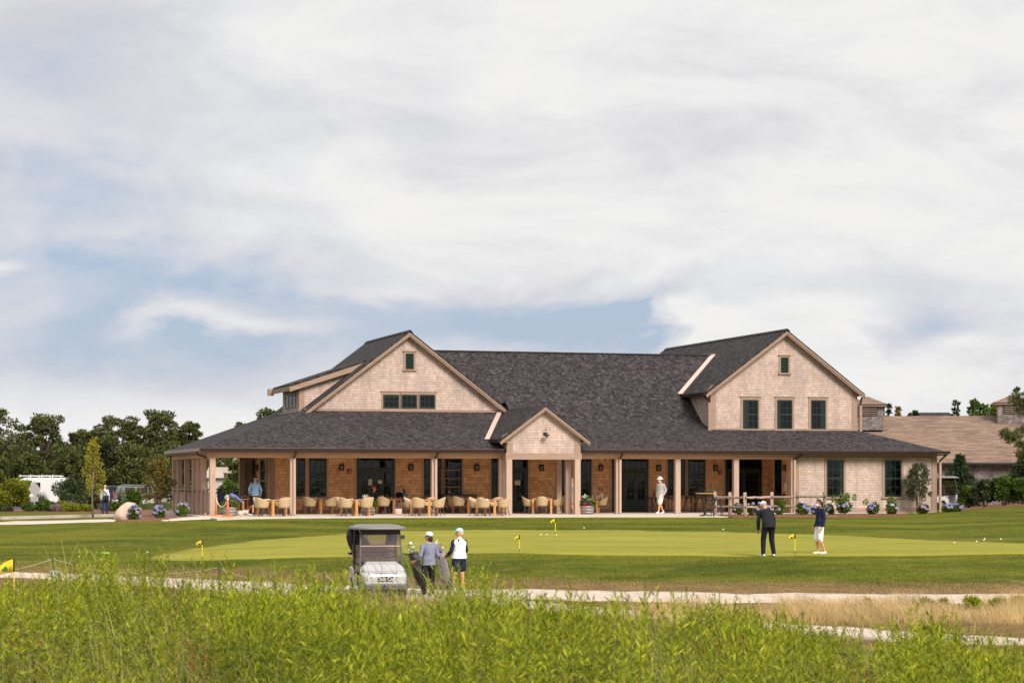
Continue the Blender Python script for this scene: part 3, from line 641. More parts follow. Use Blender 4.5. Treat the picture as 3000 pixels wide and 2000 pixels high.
MB().tube([(35.05,3.2,5.98),(35.0,3.2,5.85),(34.95,3.2,5.6)],.05,8).build('downspout_elbow',M['gutter'],H)
MB().box((34.88,3.12,4.15),(35.02,3.24,5.55)).build('downspout',M['trim'],H)
# ---- windows and doors.  Local frame: x along wall, z up, y out of the wall is -y
def frame_at(o,origin,ang): o.matrix_parent_inverse=Matrix.Identity(4);o.location=origin;o.rotation_euler=(0,0,ang)
def grid(b,x0,x1,z0,z1,nx,nz,t,y0,y1):
    for i in range(1,nx): x=x0+(x1-x0)*i/nx;b.box((x-t/2,y0,z0),(x+t/2,y1,z1))
    for i in range(1,nz): z=z0+(z1-z0)*i/nz;b.box((x0,y0+.002,z-t/2),(x1,y1+.002,z+t/2))
def window(origin,ang,w_,h_,nx=3,nz=4,casing=.12,head=.14,sill=True,sash=True,hcap=True,cm='trim'):
    """origin: lower left corner of the green frame, on the wall face"""
    f=.07;b=MB();b.box((0,-.05,0),(f,.0,h_)).box((w_-f,-.05,0),(w_,.0,h_)).box((f,-.05,0),(w_-f,.0,f)).box((f,-.05,h_-f),(w_-f,.0,h_))
    if sash: b.box((f,-.045,h_/2-.035),(w_-f,.0,h_/2+.035))
    o=b.build('window',M['green'],H);frame_at(o,origin,ang)
    MB().box((f,-.030,f),(w_-f,-.026,h_-f)).build('pane',M['glass'],o)
    MB().box((f,-.006,f),(w_-f,-.002,h_-f)).build('dark_backing',M['roomdark'],o)  # thin dark sheet behind the pane, standing in for the unlit interior
    r_=random.random()
    if r_<.6:
        cw=(w_-2*f)*random.uniform(.16,.34);x0=f if random.random()<.5 else w_-f-cw
        MB().box((x0,-.014,f),(x0+cw,-.008,h_-f)).build('curtain',M['curtain'],o)
    elif r_<.8: MB().box((f,-.014,h_*random.uniform(.6,.8)),(w_-f,-.008,h_-f)).build('blind',M['curtain'],o)
    g=MB();grid(g,f,w_-f,f,h_-f,nx,nz,.022,-.042,-.029);g.build('muntins',M['green'],o)
    c=MB();c.box((-casing,-.035,-.02),(0,0,h_)).box((w_,-.035,-.02),(w_+casing,0,h_)).box((-casing-.0,-.036,h_),(w_+casing+.0,0,h_+head))
    if hcap: c.box((-casing-.05,-.07,h_+head),(w_+casing+.05,0,h_+head+.04))
    c.build('casing',M[cm],o)
    if sill: MB().box((-casing-.05,-.09,-.10),(w_+casing+.05,0,-.02)).build('sill',M['trim'],o)
    return o
def win_px(x0,x1,yt,yb,v,**k):
    a=Pv(x0,yb,v);b=Pv(x1,yt,v);return window((a.x,v-.002,a.z),0,b.x-a.x,b.z-a.z,**k)
for a in ((2176,2221,1171,1256),(2276,2320.5,1171.3,1256.3),(2375,2418,1171.8,1257)): win_px(*a,VR)
for a in ((1122,1169),(1175,1221.5),(1228,1274)): win_px(*a,1155.7,1195.7,VL,nx=3,nz=2,sash=False,casing=.07,sill=False,hcap=False)
boards('triple_window_head',[((9.86,VL-.06,6.09),(12.83,VL,6.13)),((9.9,VL-.04,5.12),(12.79,VL-.003,5.24))])
for a in ((2421.5,2471),(2591,2640)): win_px(*a,1347,1454,.6,head=.12,hcap=False)
PW=[(863,894),(905,956.5),(1241,1262),(1275,1293),(1302,1353),(1643,1667),(1701,1732),(1956,1974),(1986,2006.5),(2015,2065)]
for a,b_ in PW:
    p=Pv(a,1453,VL);q=Pv(b_,1345,VL);window((p.x,VL-.002,.84),0,q.x-p.x,1.90,nx=2 if q.x-p.x<.75 else 3,nz=4,casing=.10,head=.1,hcap=False,cm='trimw')
# louvred vents in the gables
for v,a,b_,yt,yb in ((VL,1188,1211.5,1035.5,1080.5),(VR,2287,2309,1047,1091)):
    p=Pv(a,yb,v);q=Pv(b_,yt,v);w_=q.x-p.x;h_=q.z-p.z
    o=MB().box((0,-.02,0),(w_,-.005,h_)).build('louvre_vent',M['dark'],H);frame_at(o,(p.x,v-.002,p.z),0)
    s_=MB();n=8
    for i in range(n): z=(i+.15)*h_/n;s_.prism([(0,-.06,z),(0,-.065,z+.012),(0,-.02,z+.072),(0,-.018,z+.06)],(w_,0,0))
    s_.build('louvres',M['green'],o)
    c=MB().box((-.1,-.04,-.02),(0,0,h_)).box((w_,-.04,-.02),(w_+.1,0,h_)).box((-.1,-.042,h_),(w_+.1,0,h_+.1)).box((-.14,-.08,h_+.1),(w_+.14,0,h_+.14)).box((-.14,-.09,-.1),(w_+.14,0,-.02));c.build('casing',M['trim'],o)
# dormer windows on its left face: three narrow casements
vA=Pu(838,1170,6).y;vB=Pu(868,1170,6).y
for i in range(3):
    v0=vA+(vB-vA)*i/3;wd=(abs(vB-vA))/3-.06
    window((5.998,v0,5.33),-math.pi/2,wd,.72,nx=2,nz=2,sash=False,casing=.03,head=.2 if i==1 else .2,sill=False,hcap=False)
# doors with transoms
def door(px0,px1,leaves,glass0=.75,v=VL,tag_label=None):
    a=Pv(px0,1450,v).x;b_=Pv(px1,1450,v).x;W_=b_-a
    b=MB();f=.10
    b.box((0,-.05,0),(f,0,2.85)).box((W_-f,-.05,0),(W_,0,2.85)).box((f,-.05,2.15),(W_-f,0,2.27)).box((f,-.05,2.77),(W_-f,0,2.85))
    fr=b.build('door_frame',M['green'],H);frame_at(fr,(a,v-.002,0.01),0)
    t=MB().box((f,-.022,2.27),(W_-f,-.018,2.77)).build('transom_pane',M['glass'],fr);MB().box((f,-.006,2.27),(W_-f,-.002,2.77)).build('dark_backing',M['roomdark'],fr)
    g=MB();grid(g,f,W_-f,2.27,2.77,max(2,int(W_/.33)),1,.03,-.04,-.014);g.build('transom_muntins',M['green'],fr)
    c=MB().box((-.1,-.035,0),(0,0,2.9)).box((W_,-.035,0),(W_+.1,0,2.9)).build('casing',M['trimw'],fr)
    n=len(leaves);lw=(W_-2*f)/n
    for i,kind in enumerate(leaves):
        x0=a+f+i*lw
        d=MB();s_=.13;d.box((0,-.045,.0),(s_,-.01,2.13)).box((lw-s_,-.045,.0),(lw,-.01,2.13)).box((s_,-.045,0),(lw-s_,-.01,.62)).box((s_,-.045,2.0),(lw-s_,-.01,2.13))
        d.box((s_+.05,-.052,.15),(lw-s_-.05,-.044,.50))
        d=d.build('door',M['doorgreen'],H);frame_at(d,(x0+.005,v-.004,.02),0)
        MB().box((s_,-.022,.62),(lw-s_,-.018,2.0)).build('pane',M['glass'],d);MB().box((s_,-.008,.62),(lw-s_,-.003,2.0)).build('dark_backing',M['roomdark'],d)
        g=MB();grid(g,s_,lw-s_,.62,2.0,3,4,.02,-.04,-.022);g.build('muntins',M['doorgreen'],d)
        if kind: 
            hx=lw-.07 if kind=='r' else .07
            MB().tube([(hx,-.05,.95),(hx,-.09,.96),(hx,-.09,1.16),(hx,-.05,1.17)],.014,6).build('handle',M['black'],d)
    return fr
door(1044.5,1156,['','r','l']);door(1439,1468,['']);door(1501,1546,['r']);door(1792,1899,['','r','l']);door(2124,2231,['','r'])
# window on the slanted end wall
d_=Vector((30.05-UI,.78-VL,0));Ld=d_.length;d_.normalize();ang=math.atan2(d_.y,d_.x)
def onend(px):
    r=ray(px,1400);best=None
    for i in range(400):
        t=i/400*Ld;p=Vector((UI,VL,0))+d_*t
        if best is None or abs(prj(p.x,p.y,1.5)[0]-px)<best[0]: best=(abs(prj(p.x,p.y,1.5)[0]-px),t)
    return best[1]
t0,t1=onend(2272),onend(2292);nrm=Vector((d_.y,-d_.x,0))
p=Vector((UI,VL,.84))+d_*t0+nrm*.004;window(p,ang,t1-t0,1.9,nx=2,nz=4,casing=.1,hcap=False,cm='trimw')
# windows on the wall inside the side porch
for a,b_ in ((783,765),(751,742)):
    v0=Pu(a,1450,4.34).y;v1=Pu(b_,1450,4.34).y
    window((4.336,v1,.5),-math.pi/2,v1-v0,2.25,nx=2,nz=4,casing=.1,hcap=False,cm='trimw')
boards('corner_board',[((4.30,VL-.03,0),(4.52,VL+.02,2.95)),((4.31,VL,0),(4.36,VL+.2,2.95))],'trim')
# paper notices taped inside the door glass
def note(px0,px1,y0,y1,v,lab,m='paper'):
    a=Pv(px0,y1,v);b_=Pv(px1,y0,v);o=MB().box((0,-.006,0),(b_.x-a.x,0,b_.z-a.z)).build('paper_notice',M[m],None)
    o.location=(a.x,v,a.z);tag(o,lab,'notice');return o
note(1079,1090,1403,1420.5,5.82,'tall cream notice on the left leaf of the double doors behind the red-capped man')
note(1107,1119,1406,1416,5.82,'small square cream notice on the right leaf of the double doors beside the red-capped man')
note(1508,1524,1406.5,1420,5.82,'cream notice taped to the single glass door under the entry gable')
# blue lettered sign hanging inside the window by the entry
sg=thing('window_sign','blue-grey panel with dark blue letters hanging inside the window right of the entry','sign',(Pv(1644,1395,5.8).x,5.865,0))
a=Pv(1644,1397,5.865);b_=Pv(1667,1368,5.865)
MB().box((0,-.004,a.z),(b_.x-a.x,.004,b_.z)).build('panel',mat('bluegrey_panel',(.075,.085,.125),.5),sg)
def text(s_,size,m,parent,loc,rot=(math.pi/2,0,0),ext=.003,name='lettering',al='CENTER'):
    cu=bpy.data.curves.new(name,'FONT');cu.body=s_;cu.size=size;cu.extrude=ext;cu.align_x=al;cu.align_y='CENTER';cu.offset=size*.012
    o=bpy.data.objects.new(name,cu);sc.collection.objects.link(o);dg=bpy.context.evaluated_depsgraph_get();me=bpy.data.meshes.new_from_object(o.evaluated_get(dg))
    bpy.data.objects.remove(o);me.materials.clear();o=fin(me,name,m,parent,uv=False);o.location=loc;o.rotation_euler=rot;return o
text('UT',.24,mat('dark_blue_letter',(.02,.03,.14),.5),sg,(.19,-.008,(a.z+b_.z)/2-.05))
# lanterns and alarms
def lantern(loc,rz,lab):
    t=thing('wall_lantern',lab,'wall lamp',loc,rz,'black box lanterns along the porch wall')
    MB().box((-.11,-.02,-.15),(.11,0,.15)).build('backplate',M['black'],t)
    fb=MB()
    for sx in (-1,1):
        for y in (-.14,-.03): fb.box((sx*.10-.012,y-.012,-.14),(sx*.10+.012,y+.012,.14))
    fb.box((-.115,-.155,.13),(.115,-.01,.16)).box((-.115,-.155,-.16),(.115,-.01,-.13));fb.build('cage',M['black'],t)
    MB().lathe([(.045,-.10),(.06,-.05),(.055,.03),(.03,.09)],10,(0,-.085,0)).build('glass_globe',M['lampglass'],t)
    return t
side=['right of the left pair of porch windows','right of the triple doors above the seated couple','above the right end of the dark sideboard','between the single glass door and the entry post','above the person in the grey cap','right of the double doors behind the walking man','beside the right red alarm box']
for i,px in enumerate((999.7,1202.5,1395.5,1585,1759,1928,2094.5)):
    p=Pv(px,1369.5,VL);lantern((p.x,VL-.003,2.30),0,'black box lantern on the porch wall, '+side[i])
p=Pu(756,1370,4.34);lantern((4.335,p.y,2.30),-math.pi/2,'black box lantern seen edge-on on the side wall of the left porch')
p=Vector((UI,VL,2.28))+d_*onend(2302)+nrm*.01;lantern(p,ang,'black box lantern seen edge-on at the right end of the porch')
for px,py,lab in ((1023,1380,'red fire alarm box left of the triple green doors'),(2108,1383.5,'red fire alarm box beside the rightmost front lantern')):
    p=Pv(px,py,VL);t=thing('fire_alarm',lab,'alarm',(p.x,VL-.003,p.z));MB().box((-.10,-.06,-.11),(.10,0,.11)).build('housing',M['red'],t,bevel=.01);MB().box((.0,-.07,-.05),(.035,-.06,.05)).build('strobe',M['white'],t)
p=Vector((UI,VL,1.25))+d_*onend(2301)+nrm*.006
t=thing('menu_box','white menu sheet and grey notice on the end wall under the edge-on lantern','notice board',p,ang)
MB().box((-.35,-.02,.25),(.1,0,.62)).build('grey_notice',mat('grey_paper',(.30,.32,.38),.8),t);MB().box((0,-.05,-.12),(.42,-.022,.26)).build('menu_sheet',M['white'],t);MB().box((-.2,-.08,-.45),(.05,0,-.28)).build('card_box',M['black'],t)
# gooseneck barn light on the entry gable
p=Pv(1595,1271,EV);t=thing('barn_light','black gooseneck barn light on the small entry gable','wall lamp',(p.x,EV-.003,p.z))
MB().lathe([(.07,0),(.07,.02)],12).build('wall_plate',M['black'],t).rotation_euler=(math.pi/2,0,0)
MB().tube([(0,-.02,0),(0,-.10,.12),(0,-.18,.26),(0,-.26,.27),(0,-.31,.16),(0,-.31,.06)],.014,8).build('gooseneck',M['black'],t,True)
MB().lathe([(.03,.08),(.055,.06),(.06,.01),(.15,-.05),(.165,-.10),(.14,-.10)],16,(0,-.31,0)).build('shade',M['black'],t,True)
MB().lathe([(.06,-.09),(.075,-.14),(.05,-.19),(.0,-.20)],12,(0,-.31,0)).build('glass_jar',M['lampglass'],t,True)
# ------------------------------------------------------------------ the old shingled building behind on the right
def shed():
    t=thing('shingled_barn','low old building with tan shingle roof, grey walls and two roof cupolas behind the clubhouse','barn')
    D0,D1=134.,142.5
    def c(px,D,z): r=ray(px,HY);return Vector((CU+D*r[0],CV+D*r[1],z))
    ez=1.6+56*D0/F;rz=1.6+191*D1/F
    x0,x1=2440,3300
    A,B=c(x0,D0+1.,ez),c(x1,D0-2,ez);R0,R1=c(x0,D1+1.,rz),c(x1,D1-2,rz)
    MB().prism([A,B,R1,R0],(0,0,-.12)).build('roof',M['tanroof'],t)
    nb=(R0-A);nb.z=0
    MB().prism([R0,R1,R1+nb+Vector((0,0,ez-rz)),R0+nb+Vector((0,0,ez-rz))],(0,0,-.12)).build('rear_roof',M['tanroof'],t)
    i=nb.normalized()*.45
    MB().prism([A+i+Vector((0,0,-.1)),B+i+Vector((0,0,-.1)),Vector((B.x,B.y,-1))+i,Vector((A.x,A.y,-1))+i],i*.4).build('wall',M['greyshingle'],t)
    MB().beam(A+Vector((0,0,-.12)),B+Vector((0,0,-.12)),.12,.12).build('gutter',M['black'],t)
    for px,w0 in ((2542,1.0),(2968,1.0)):
        base=c(px,D1-1.5,0);X=(B-A);X.z=0;X.normalize();Y=Vector((-X.y,X.x,0))
        R=Matrix((X,Y,Vector((0,0,1)))).transposed();k=D1/F
        zt=CH+(HY-(1187 if px<2800 else 1181))*k;zb=CH+(HY-1262)*k
        b=MB().cb((base.x,base.y,(zt+zb)/2),(w0*2,w0*2,zt-zb),R);b.build('cupola',M['greyshingle'],t)
        o=t.children[-1]
        ap=Vector((base.x,base.y,zt+.52));rp=MB();q=[base+X*a*(w0+.26)+Y*b2*(w0+.26)+Vector((0,0,zt-.02)) for a,b2 in ((-1,-1),(1,-1),(1,1),(-1,1))]
        q=[Vector((p.x,p.y,zt-.02)) for p in q]
        rp.add(q+[ap],[(0,1,4),(1,2,4),(2,3,4),(3,0,4),(3,2,1,0)]);rp.build('cupola_roof',M['tanroof'],o)
        MB().cb((base.x,base.y,zt-.10),(w0*2+.36,w0*2+.36,.12),R).build('cornice',M['trim'],o)
        for dx,dy,sx,sy in ((0,-1,.62,.06),(1,0,.06,.62)):
            pc=base+X*dx*(w0+.01)+Y*dy*(w0+.01)
            MB().cb((pc.x,pc.y,zt-.46),(sx*2,.08,.56) if dx==0 else (.08,1.24,.56),R).build('louvre_panel',M['black'],o)
            lb=MB()
            for k2 in range(5): lb.cb((pc.x+ (X*dx+Y*dy).x*.05,pc.y+(X*dx+Y*dy).y*.05,zt-.68+k2*.11),(1.18 if dx==0 else .05,.05 if dx==0 else 1.18,.035),R)
            lb.build('louvres',M['trim'],o)
    p=c(2936,D0+.2,0);MB().cb((p.x,p.y,.95),(2.4,.25,1.0),Matrix.Rotation(math.atan2((B-A).y,(B-A).x),3,'Z')).build('window',M['black'],t)
shed()
def farhouse(px,D,w_,h_,rh,lab,wallm,roofm,rot=0,z=None):
    p=PD(px,D);z=h_ if z is None else z
    t=thing('distant_house',lab,'house',(p.x,p.y,-1),-TH+rot)
    MB().box((-w_/2,-3,0),(w_/2,3,h_+1)).build('wall',wallm,t)
    MB().prism([(-w_/2-.3,-3.4,h_+1),(-w_/2-.3,3.4,h_+1),(-w_/2-.3,0,h_+1+rh)],(w_+.6,0,0)).build('roof',roofm,t)
farhouse(748,205,8,1.9,1.0,'pale low house with cream roof seen through the left end of the porch',mat('cream_wall',(.50,.46,.40),.8),mat('cream_roof',(.46,.40,.33),.8))
farhouse(2722,176,2.6,6.2,.85,'dark grey roof peeping over the tan barn ridge beside a small pine',M['greyshingle'],M['roof'])
farhouse(2945,176,3.0,6.0,1.9,'dark gable peak just left of the right cupola',M['greyshingle'],M['roof'],1.57)
# ------------------------------------------------------------------ terrace furniture
def make_chair():
    t=thing('wicker_chair','woven tan chair','chair')
    n=22;rows=6;V=[];Fc=[]
    def shell(off):
        P=[]
        for j in range(rows+1):
            for i in range(n+1):
                a=(-1+2*i/n)*math.radians(128);f=j/rows
                zt=.66+.21*max(0,math.cos(a*.62))**3;z=.38+(zt-.38)*f
                rx=(.235+.075*f**.8)+off;ry=(.23+.065*f**.8)+off
                P.append((rx*math.sin(a)*1.0,ry*math.cos(a)+.02+ .05*f*math.cos(a),z))
        return P
    A=shell(.014);B=shell(-.014);k=len(A);b=MB();b.v=A+B;W=n+1
    for j in range(rows):
        for i in range(n):
            q=j*W+i;b.f.append((q,q+1,q+W+1,q+W));b.f.append((k+q,k+q+W,k+q+W+1,k+q+1))
    for i in range(n): q=rows*W+i;b.f.append((q,q+1,k+q+1,k+q));b.f.append((i,k+i,k+i+1,i+1))
    for j in range(rows):
        for i in (0,n): q=j*W+i;b.f.append((q,q+W,k+q+W,k+q) if i==0 else (q,k+q,k+q+W,q+W))
    b.build('woven_shell',M['wick'],t,True)
    MB().lathe([(.20,.38),(.245,.40),(.245,.44),(.21,.47),(0,.475)],18,cap=True).build('seat',M['cushion'],t,True)
    for sx in (-1,1):
        for sy in (-1,1): MB().tube([(sx*.17,sy*.16+.01,.40),(sx*.245,sy*.235+.01,0)],[.022,.015],8).build('leg',M['legm'],t)
    MB().beam((-.21,-.2,.16),(-.21,.21,.16),.02,.02).beam((.21,-.2,.16),(.21,.21,.16),.02,.02).beam((-.21,.01,.16),(.21,.01,.16),.02,.02).build('stretcher',M['legm'],t)
    return t
chair0=make_chair();cused=[False]
def chair(p,face,lab,group='woven tan terrace chairs'):
    rz=-TH+math.radians(face)
    if not cused[0]: cused[0]=True;chair0.location=p;chair0.rotation_euler=(0,0,rz);chair0['label']=lab;chair0['group']=group;return chair0
    return dup(chair0,p,rz,lab,group)
def make_table(m):
    t=thing('teak_table','teak table','table');L=.49
    MB().box((-L,-L,.715),(L,L,.75)).build('table_top',M[m],t,bevel=.006)
    MB().box((-L+.06,-L+.06,.65),(L-.06,-L+.09,.715)).box((-L+.06,L-.09,.65),(L-.06,L-.06,.715)).box((-L+.06,-L+.09,.65),(-L+.09,L-.09,.715)).box((L-.09,-L+.09,.65),(L-.06,L-.09,.715)).build('apron',M[m],t)
    for sx in (-1,1):
        for sy in (-1,1): MB().box((sx*(L-.045)-.045,sy*(L-.045)-.045,0),(sx*(L-.045)+.045,sy*(L-.045)+.045,.714)).build('leg',M[m],t)
    return t
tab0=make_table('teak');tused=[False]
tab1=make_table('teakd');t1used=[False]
def camoff(p,x,y): return Vector((p.x+x*C+y*S,p.y-x*S+y*C,p.z))
def napkin(p,face,lab,m='napkin'):
    b=MB();b.cb((0,0,.011),(.30,.13,.022),(0,0,.1));b.cb((.02,.01,.03),(.22,.10,.018),(0,0,-.15))
    o=b.build('folded_napkin',M[m],None,loc=(p.x,p.y,.751));o.rotation_euler=(0,0,-TH+math.radians(face));tag(o,lab,'napkin','napkins laid on the terrace tables')
def F2(px,v): return Vector((Pv(px,1500,v).x,v,0))
def setting(px,py,a,lab,sides,which=0,dist=.66,desc='',nap=True):
    """px,py: near corner leg of the table; a: clockwise turn in degrees; sides: 0 front-left,1 right,2 back,3 left"""
    near=Pw(px,py,0) if py>100 else F2(px,py);ar=math.radians(a);L=.93
    e1=(-math.cos(ar)*L/2,math.sin(ar)*L/2);e2=(math.sin(ar)*L/2,math.cos(ar)*L/2)
    c=camoff(near,e1[0]+e2[0],e1[1]+e2[1])
    base,used=(tab0,tused) if which==0 else (tab1,t1used);rz=-TH-ar
    g='square teak tables on the terrace edge' if which==0 else 'square teak tables in the shade of the porch'
    if not used[0]: used[0]=True;base.location=c;base.rotation_euler=(0,0,rz);base['label']=lab;base['group']=g
    else: dup(base,c,rz,lab,g)
    nm=['nearest the lawn','on the right','at the back','on the left']
    for sd_ in sides:
        ang=-ar+sd_*math.pi/2         # outward direction of that side, starting from the camera side
        dx,dy=math.sin(ang),-math.cos(ang)
        k=dist+random.uniform(-.03,.05);p=camoff(c,dx*k,dy*k)
        chair(p,(math.degrees(ang)+180+random.uniform(-5,5)),'woven tan chair '+nm[sd_]+' of '+desc)
    if nap:
        for dx,dy,m_ in ((-.22,-.12,'napw'),(.24,.12,'napkin')):
            w_='white' if m_=='napw' else 'blue';napkin(camoff(c,dx,dy),-a,'folded '+w_+' napkin on '+desc,m_)
    return c
setting(800,1512,34,'square teak table nearest the orange rope posts',[0,1,2,3],desc='the teak table nearest the orange rope posts')
setting(1045,1511,34,'square teak table in front of the red fire alarm by the flower barrel',[0,1,2,3],desc='the edge table beside the barrel with white flowers')
setting(1258,1511,22,'square teak table right of the striped bag, at the lawn edge',[0,1,2,3],desc='the edge table right of the pink striped bag')
setting(1450,1511,24,'square teak table just left of the entry gable post',[0,1,2,3],desc='the edge table left of the entry posts')
setting(1616,.9,4,'square teak table standing between the entry gable posts',[0,1,2,3],desc='the table under the entry gable')
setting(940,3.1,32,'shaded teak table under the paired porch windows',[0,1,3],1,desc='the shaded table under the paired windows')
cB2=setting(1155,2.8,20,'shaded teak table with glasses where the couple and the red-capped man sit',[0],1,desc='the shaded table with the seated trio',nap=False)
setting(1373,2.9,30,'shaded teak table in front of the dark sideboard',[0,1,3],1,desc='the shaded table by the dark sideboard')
def make_round(m,r,h,lab,p,stem=False):
    t=thing('round_table',lab,'table',p)
    MB().lathe([(r-.01,h-.035),(r,h-.03),(r,h-.005),(r-.01,h)],28).build('table_top',M[m],t)
    if stem:
        MB().tube([(0,0,.03),(0,0,h-.03)],.04,10).build('pedestal',M['black'],t)
        for k in range(4):
            a=k*math.pi/2+.5;MB().tube([(0,0,.07),(.2*math.cos(a),.2*math.sin(a),.05),(.36*math.cos(a),.36*math.sin(a),.012)],[.03,.025,.015],6).build('foot',M['black'],t)
    else:
        for k in range(4):
            a=k*math.pi/2+.3;MB().box((-.045,-.045,0),(.045,.045,h-.036)).build('leg',M[m],t,loc=(r*.72*math.cos(a),r*.72*math.sin(a),0))
    return t
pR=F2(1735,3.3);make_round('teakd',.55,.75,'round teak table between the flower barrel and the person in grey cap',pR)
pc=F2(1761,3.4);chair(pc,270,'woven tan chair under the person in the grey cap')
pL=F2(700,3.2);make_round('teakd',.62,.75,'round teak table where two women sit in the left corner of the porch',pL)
# tall tables and ladder-back stools
def make_stool():
    t=thing('bar_stool','stool','bar stool')
    MB().lathe([(.19,.72),(.21,.74),(.21,.765),(.18,.785),(0,.79)],18).build('seat',M['black'],t,True)
    for sx in (-1,1):
        for sy in (-1,1):
            MB().tube([(sx*.10,sy*.10,.72),(sx*.15,sy*.15,.55),(sx*.20,sy*.20,.25),(sx*.235,sy*.235,0)],[.027,.024,.022,.020],7).build('leg',M['black'],t)
    rr=[(.205*math.cos(a)*1.38,.205*math.sin(a)*1.38,.26) for a in [k*math.pi/2+math.pi/4 for k in range(5)]];MB().tube(rr,.011,6).build('footrest',M['black'],t)
    for sx in (-1,1): MB().tube([(sx*.18,.17,.74),(sx*.185,.215,.95),(sx*.185,.25,1.14)],.024,6).build('back_post',M['black'],t)
    for z,y in ((.86,.195),(.93,.21),(1.0,.222),(1.08,.238)): MB().cb((0,y,z),(.38,.025,.050)).build('back_slat',M['black'],t)
    return t
st0=make_stool();sused=[False]
def stool(px,py,face,lab):
    p=Pw(px,py,0) if py>100 else F2(px,py);rz=-TH+math.radians(face)
    if not sused[0]: sused[0]=True;st0.location=p;st0.rotation_euler=(0,0,rz);st0['label']=lab;st0['group']='black ladder-back bar stools'
    else: dup(st0,p,rz,lab,'black ladder-back bar stools')
M['darktop']=mat('dark_table_top',(.05,.035,.03),.25)
make_round('darktop',.42,1.06,'tall dark round table just behind the walking man',F2(1945,3.9),True)
make_round('darktop',.42,1.06,'tall dark round table behind the right porch post',F2(2036,3.9),True)
make_round('teak',.45,1.06,'tall round table with pale wood top at the end of the split-rail fence',Pw(2066,1511,0),True)
stool(1928,3.8,-75,'black stool directly behind the walking man, facing right')
stool(1963,3.8,60,'black stool right of the first tall dark table, left of the post')
stool(1910,3.8,-130,'black stool half hidden by the walking man')
stool(2018,3.8,-80,'black stool right of the porch post, first of its pair')
stool(2050,3.8,170,'black stool in front of the paned window, behind the pale-topped table')
stool(2077,1511,172,'black stool with its back to the lawn beside the pale-topped table')
stool(2101,1511,95,'black stool against the end post of the split-rail fence')
# green cloth-wrapped parasol leaning behind the stools
p=Pw(2094,1507,0);t=thing('folded_parasol','folded green parasol standing behind the end fence post','parasol',p)
MB().tube([(0,0,0),(0,0,1.5)],.02,8).build('pole',M['black'],t);MB().lathe([(.10,.30),(.13,.5),(.10,.85),(.04,1.15),(.02,1.2)],10).build('canopy',M['signgreen'],t,True)
# sideboard with a tall shelf
a=Pv(1296,1500,5.3);b_=Pv(1396,1500,5.3);W_=b_.x-a.x
t=thing('sideboard','dark serving sideboard with drawers and an open shelf tower on its left','sideboard',(a.x,5.25,0))
MB().box((0,0,.62),(W_,.5,.90)).build('cabinet',mat('dark_bronze_panel',(.06,.045,.038),.45),t)
MB().box((-.03,-.03,.90),(W_+.03,.53,.95)).build('counter',M['black'],t)
for i in range(3): d=MB().box((.08+i*(W_-.1)/3,-.015,.66),((i+1)*(W_-.1)/3+.02,0,.87)).build('drawer',mat('bronze_drawer',(.16,.115,.085),.5),t);MB().box((.08+i*(W_-.1)/3+.2,-.03,.77),((i+1)*(W_-.1)/3-.14,-.016,.79)).build('handle',M['black'],d)
for x in (.02,W_-.08):
    for y in (.0,.42): MB().box((x,y,0),(x+.06,y+.06,.62)).build('leg',M['black'],t)
MB().box((.02,.02,.2),(W_-.02,.48,.24)).build('lower_shelf',M['black'],t)
for x in (-.10,.96): MB().box((x,.42,0),(x+.04,.46,2.2)).build('tower_upright',M['black'],t)
for z in (1.3,1.72,2.14): MB().box((-.06,.2,z),(.96,.46,z+.03)).build('tower_shelf',M['teakd'],t)
o=MB().lathe([(.06,0),(.075,.08),(.05,.18),(.035,.2),(.04,.26)],12).build('water_pitcher',mat('pewter',(.4,.38,.37),.3,metal=.7),None,True);o.location=(a.x+.42,5.5,.95);tag(o,'small pewter pitcher standing on the dark sideboard','pitcher')
# glasses on the two occupied tables
def glass(p,lab,grp,h=.16,stem=True,m='clear'):
    pr=[(.035,0),(.035,.004),(.006,.01),(.006,h*.5),(.036,h*.62),(.04,h*.8),(.033,h)] if stem else [(.03,0),(.036,h*.7),(.037,h*.7)]
    o=MB().lathe(pr,10).build('drinking_glass' if stem else 'tumbler',M[m],None,True,loc=p);tag(o,lab,'glass',grp)
for i,(dx,dy) in enumerate(((-.30,-.15),(-.12,.05),(-.02,-.2),(.12,-.02),(.28,.1))):
    p=camoff(cB2,dx,dy);glass((p.x,p.y,.751),['stemmed glass leftmost on the trio\'s table','stemmed glass second from left on the trio\'s table','short tumbler nearest the lawn on the trio\'s table','short tumbler right of centre on the trio\'s table','stemmed glass in front of the man in navy'][i],'glasses on the porch tables',.2 if i in (0,1,4) else .14,i in (0,1,4))
for i,(dx,dy) in enumerate(((-.1,-.1),(.12,0),(.3,-.12),(.42,.05))):
    p=camoff(pL,dx,dy);glass((p.x,p.y,.751),['stemmed glass nearest the two women','tall glass in the middle of the left round table','tumbler near the lawn side of the left round table','stemmed glass rightmost on the left round table'][i],'glasses on the porch tables',.18,i%2==0)
for i,(dx,lab) in enumerate(((-.22,'red drink cup on the round table of the person in grey cap'),(.02,'white cup on the round table of the person in grey cap'))):
    p=camoff(pR,dx,-.1);o=MB().lathe([(.03,0),(.042,.13),(.042,.135)],10).build('drink_cup',M['red'] if i==0 else M['white'],None,True,loc=(p.x,p.y,.751));tag(o,lab,'cup')
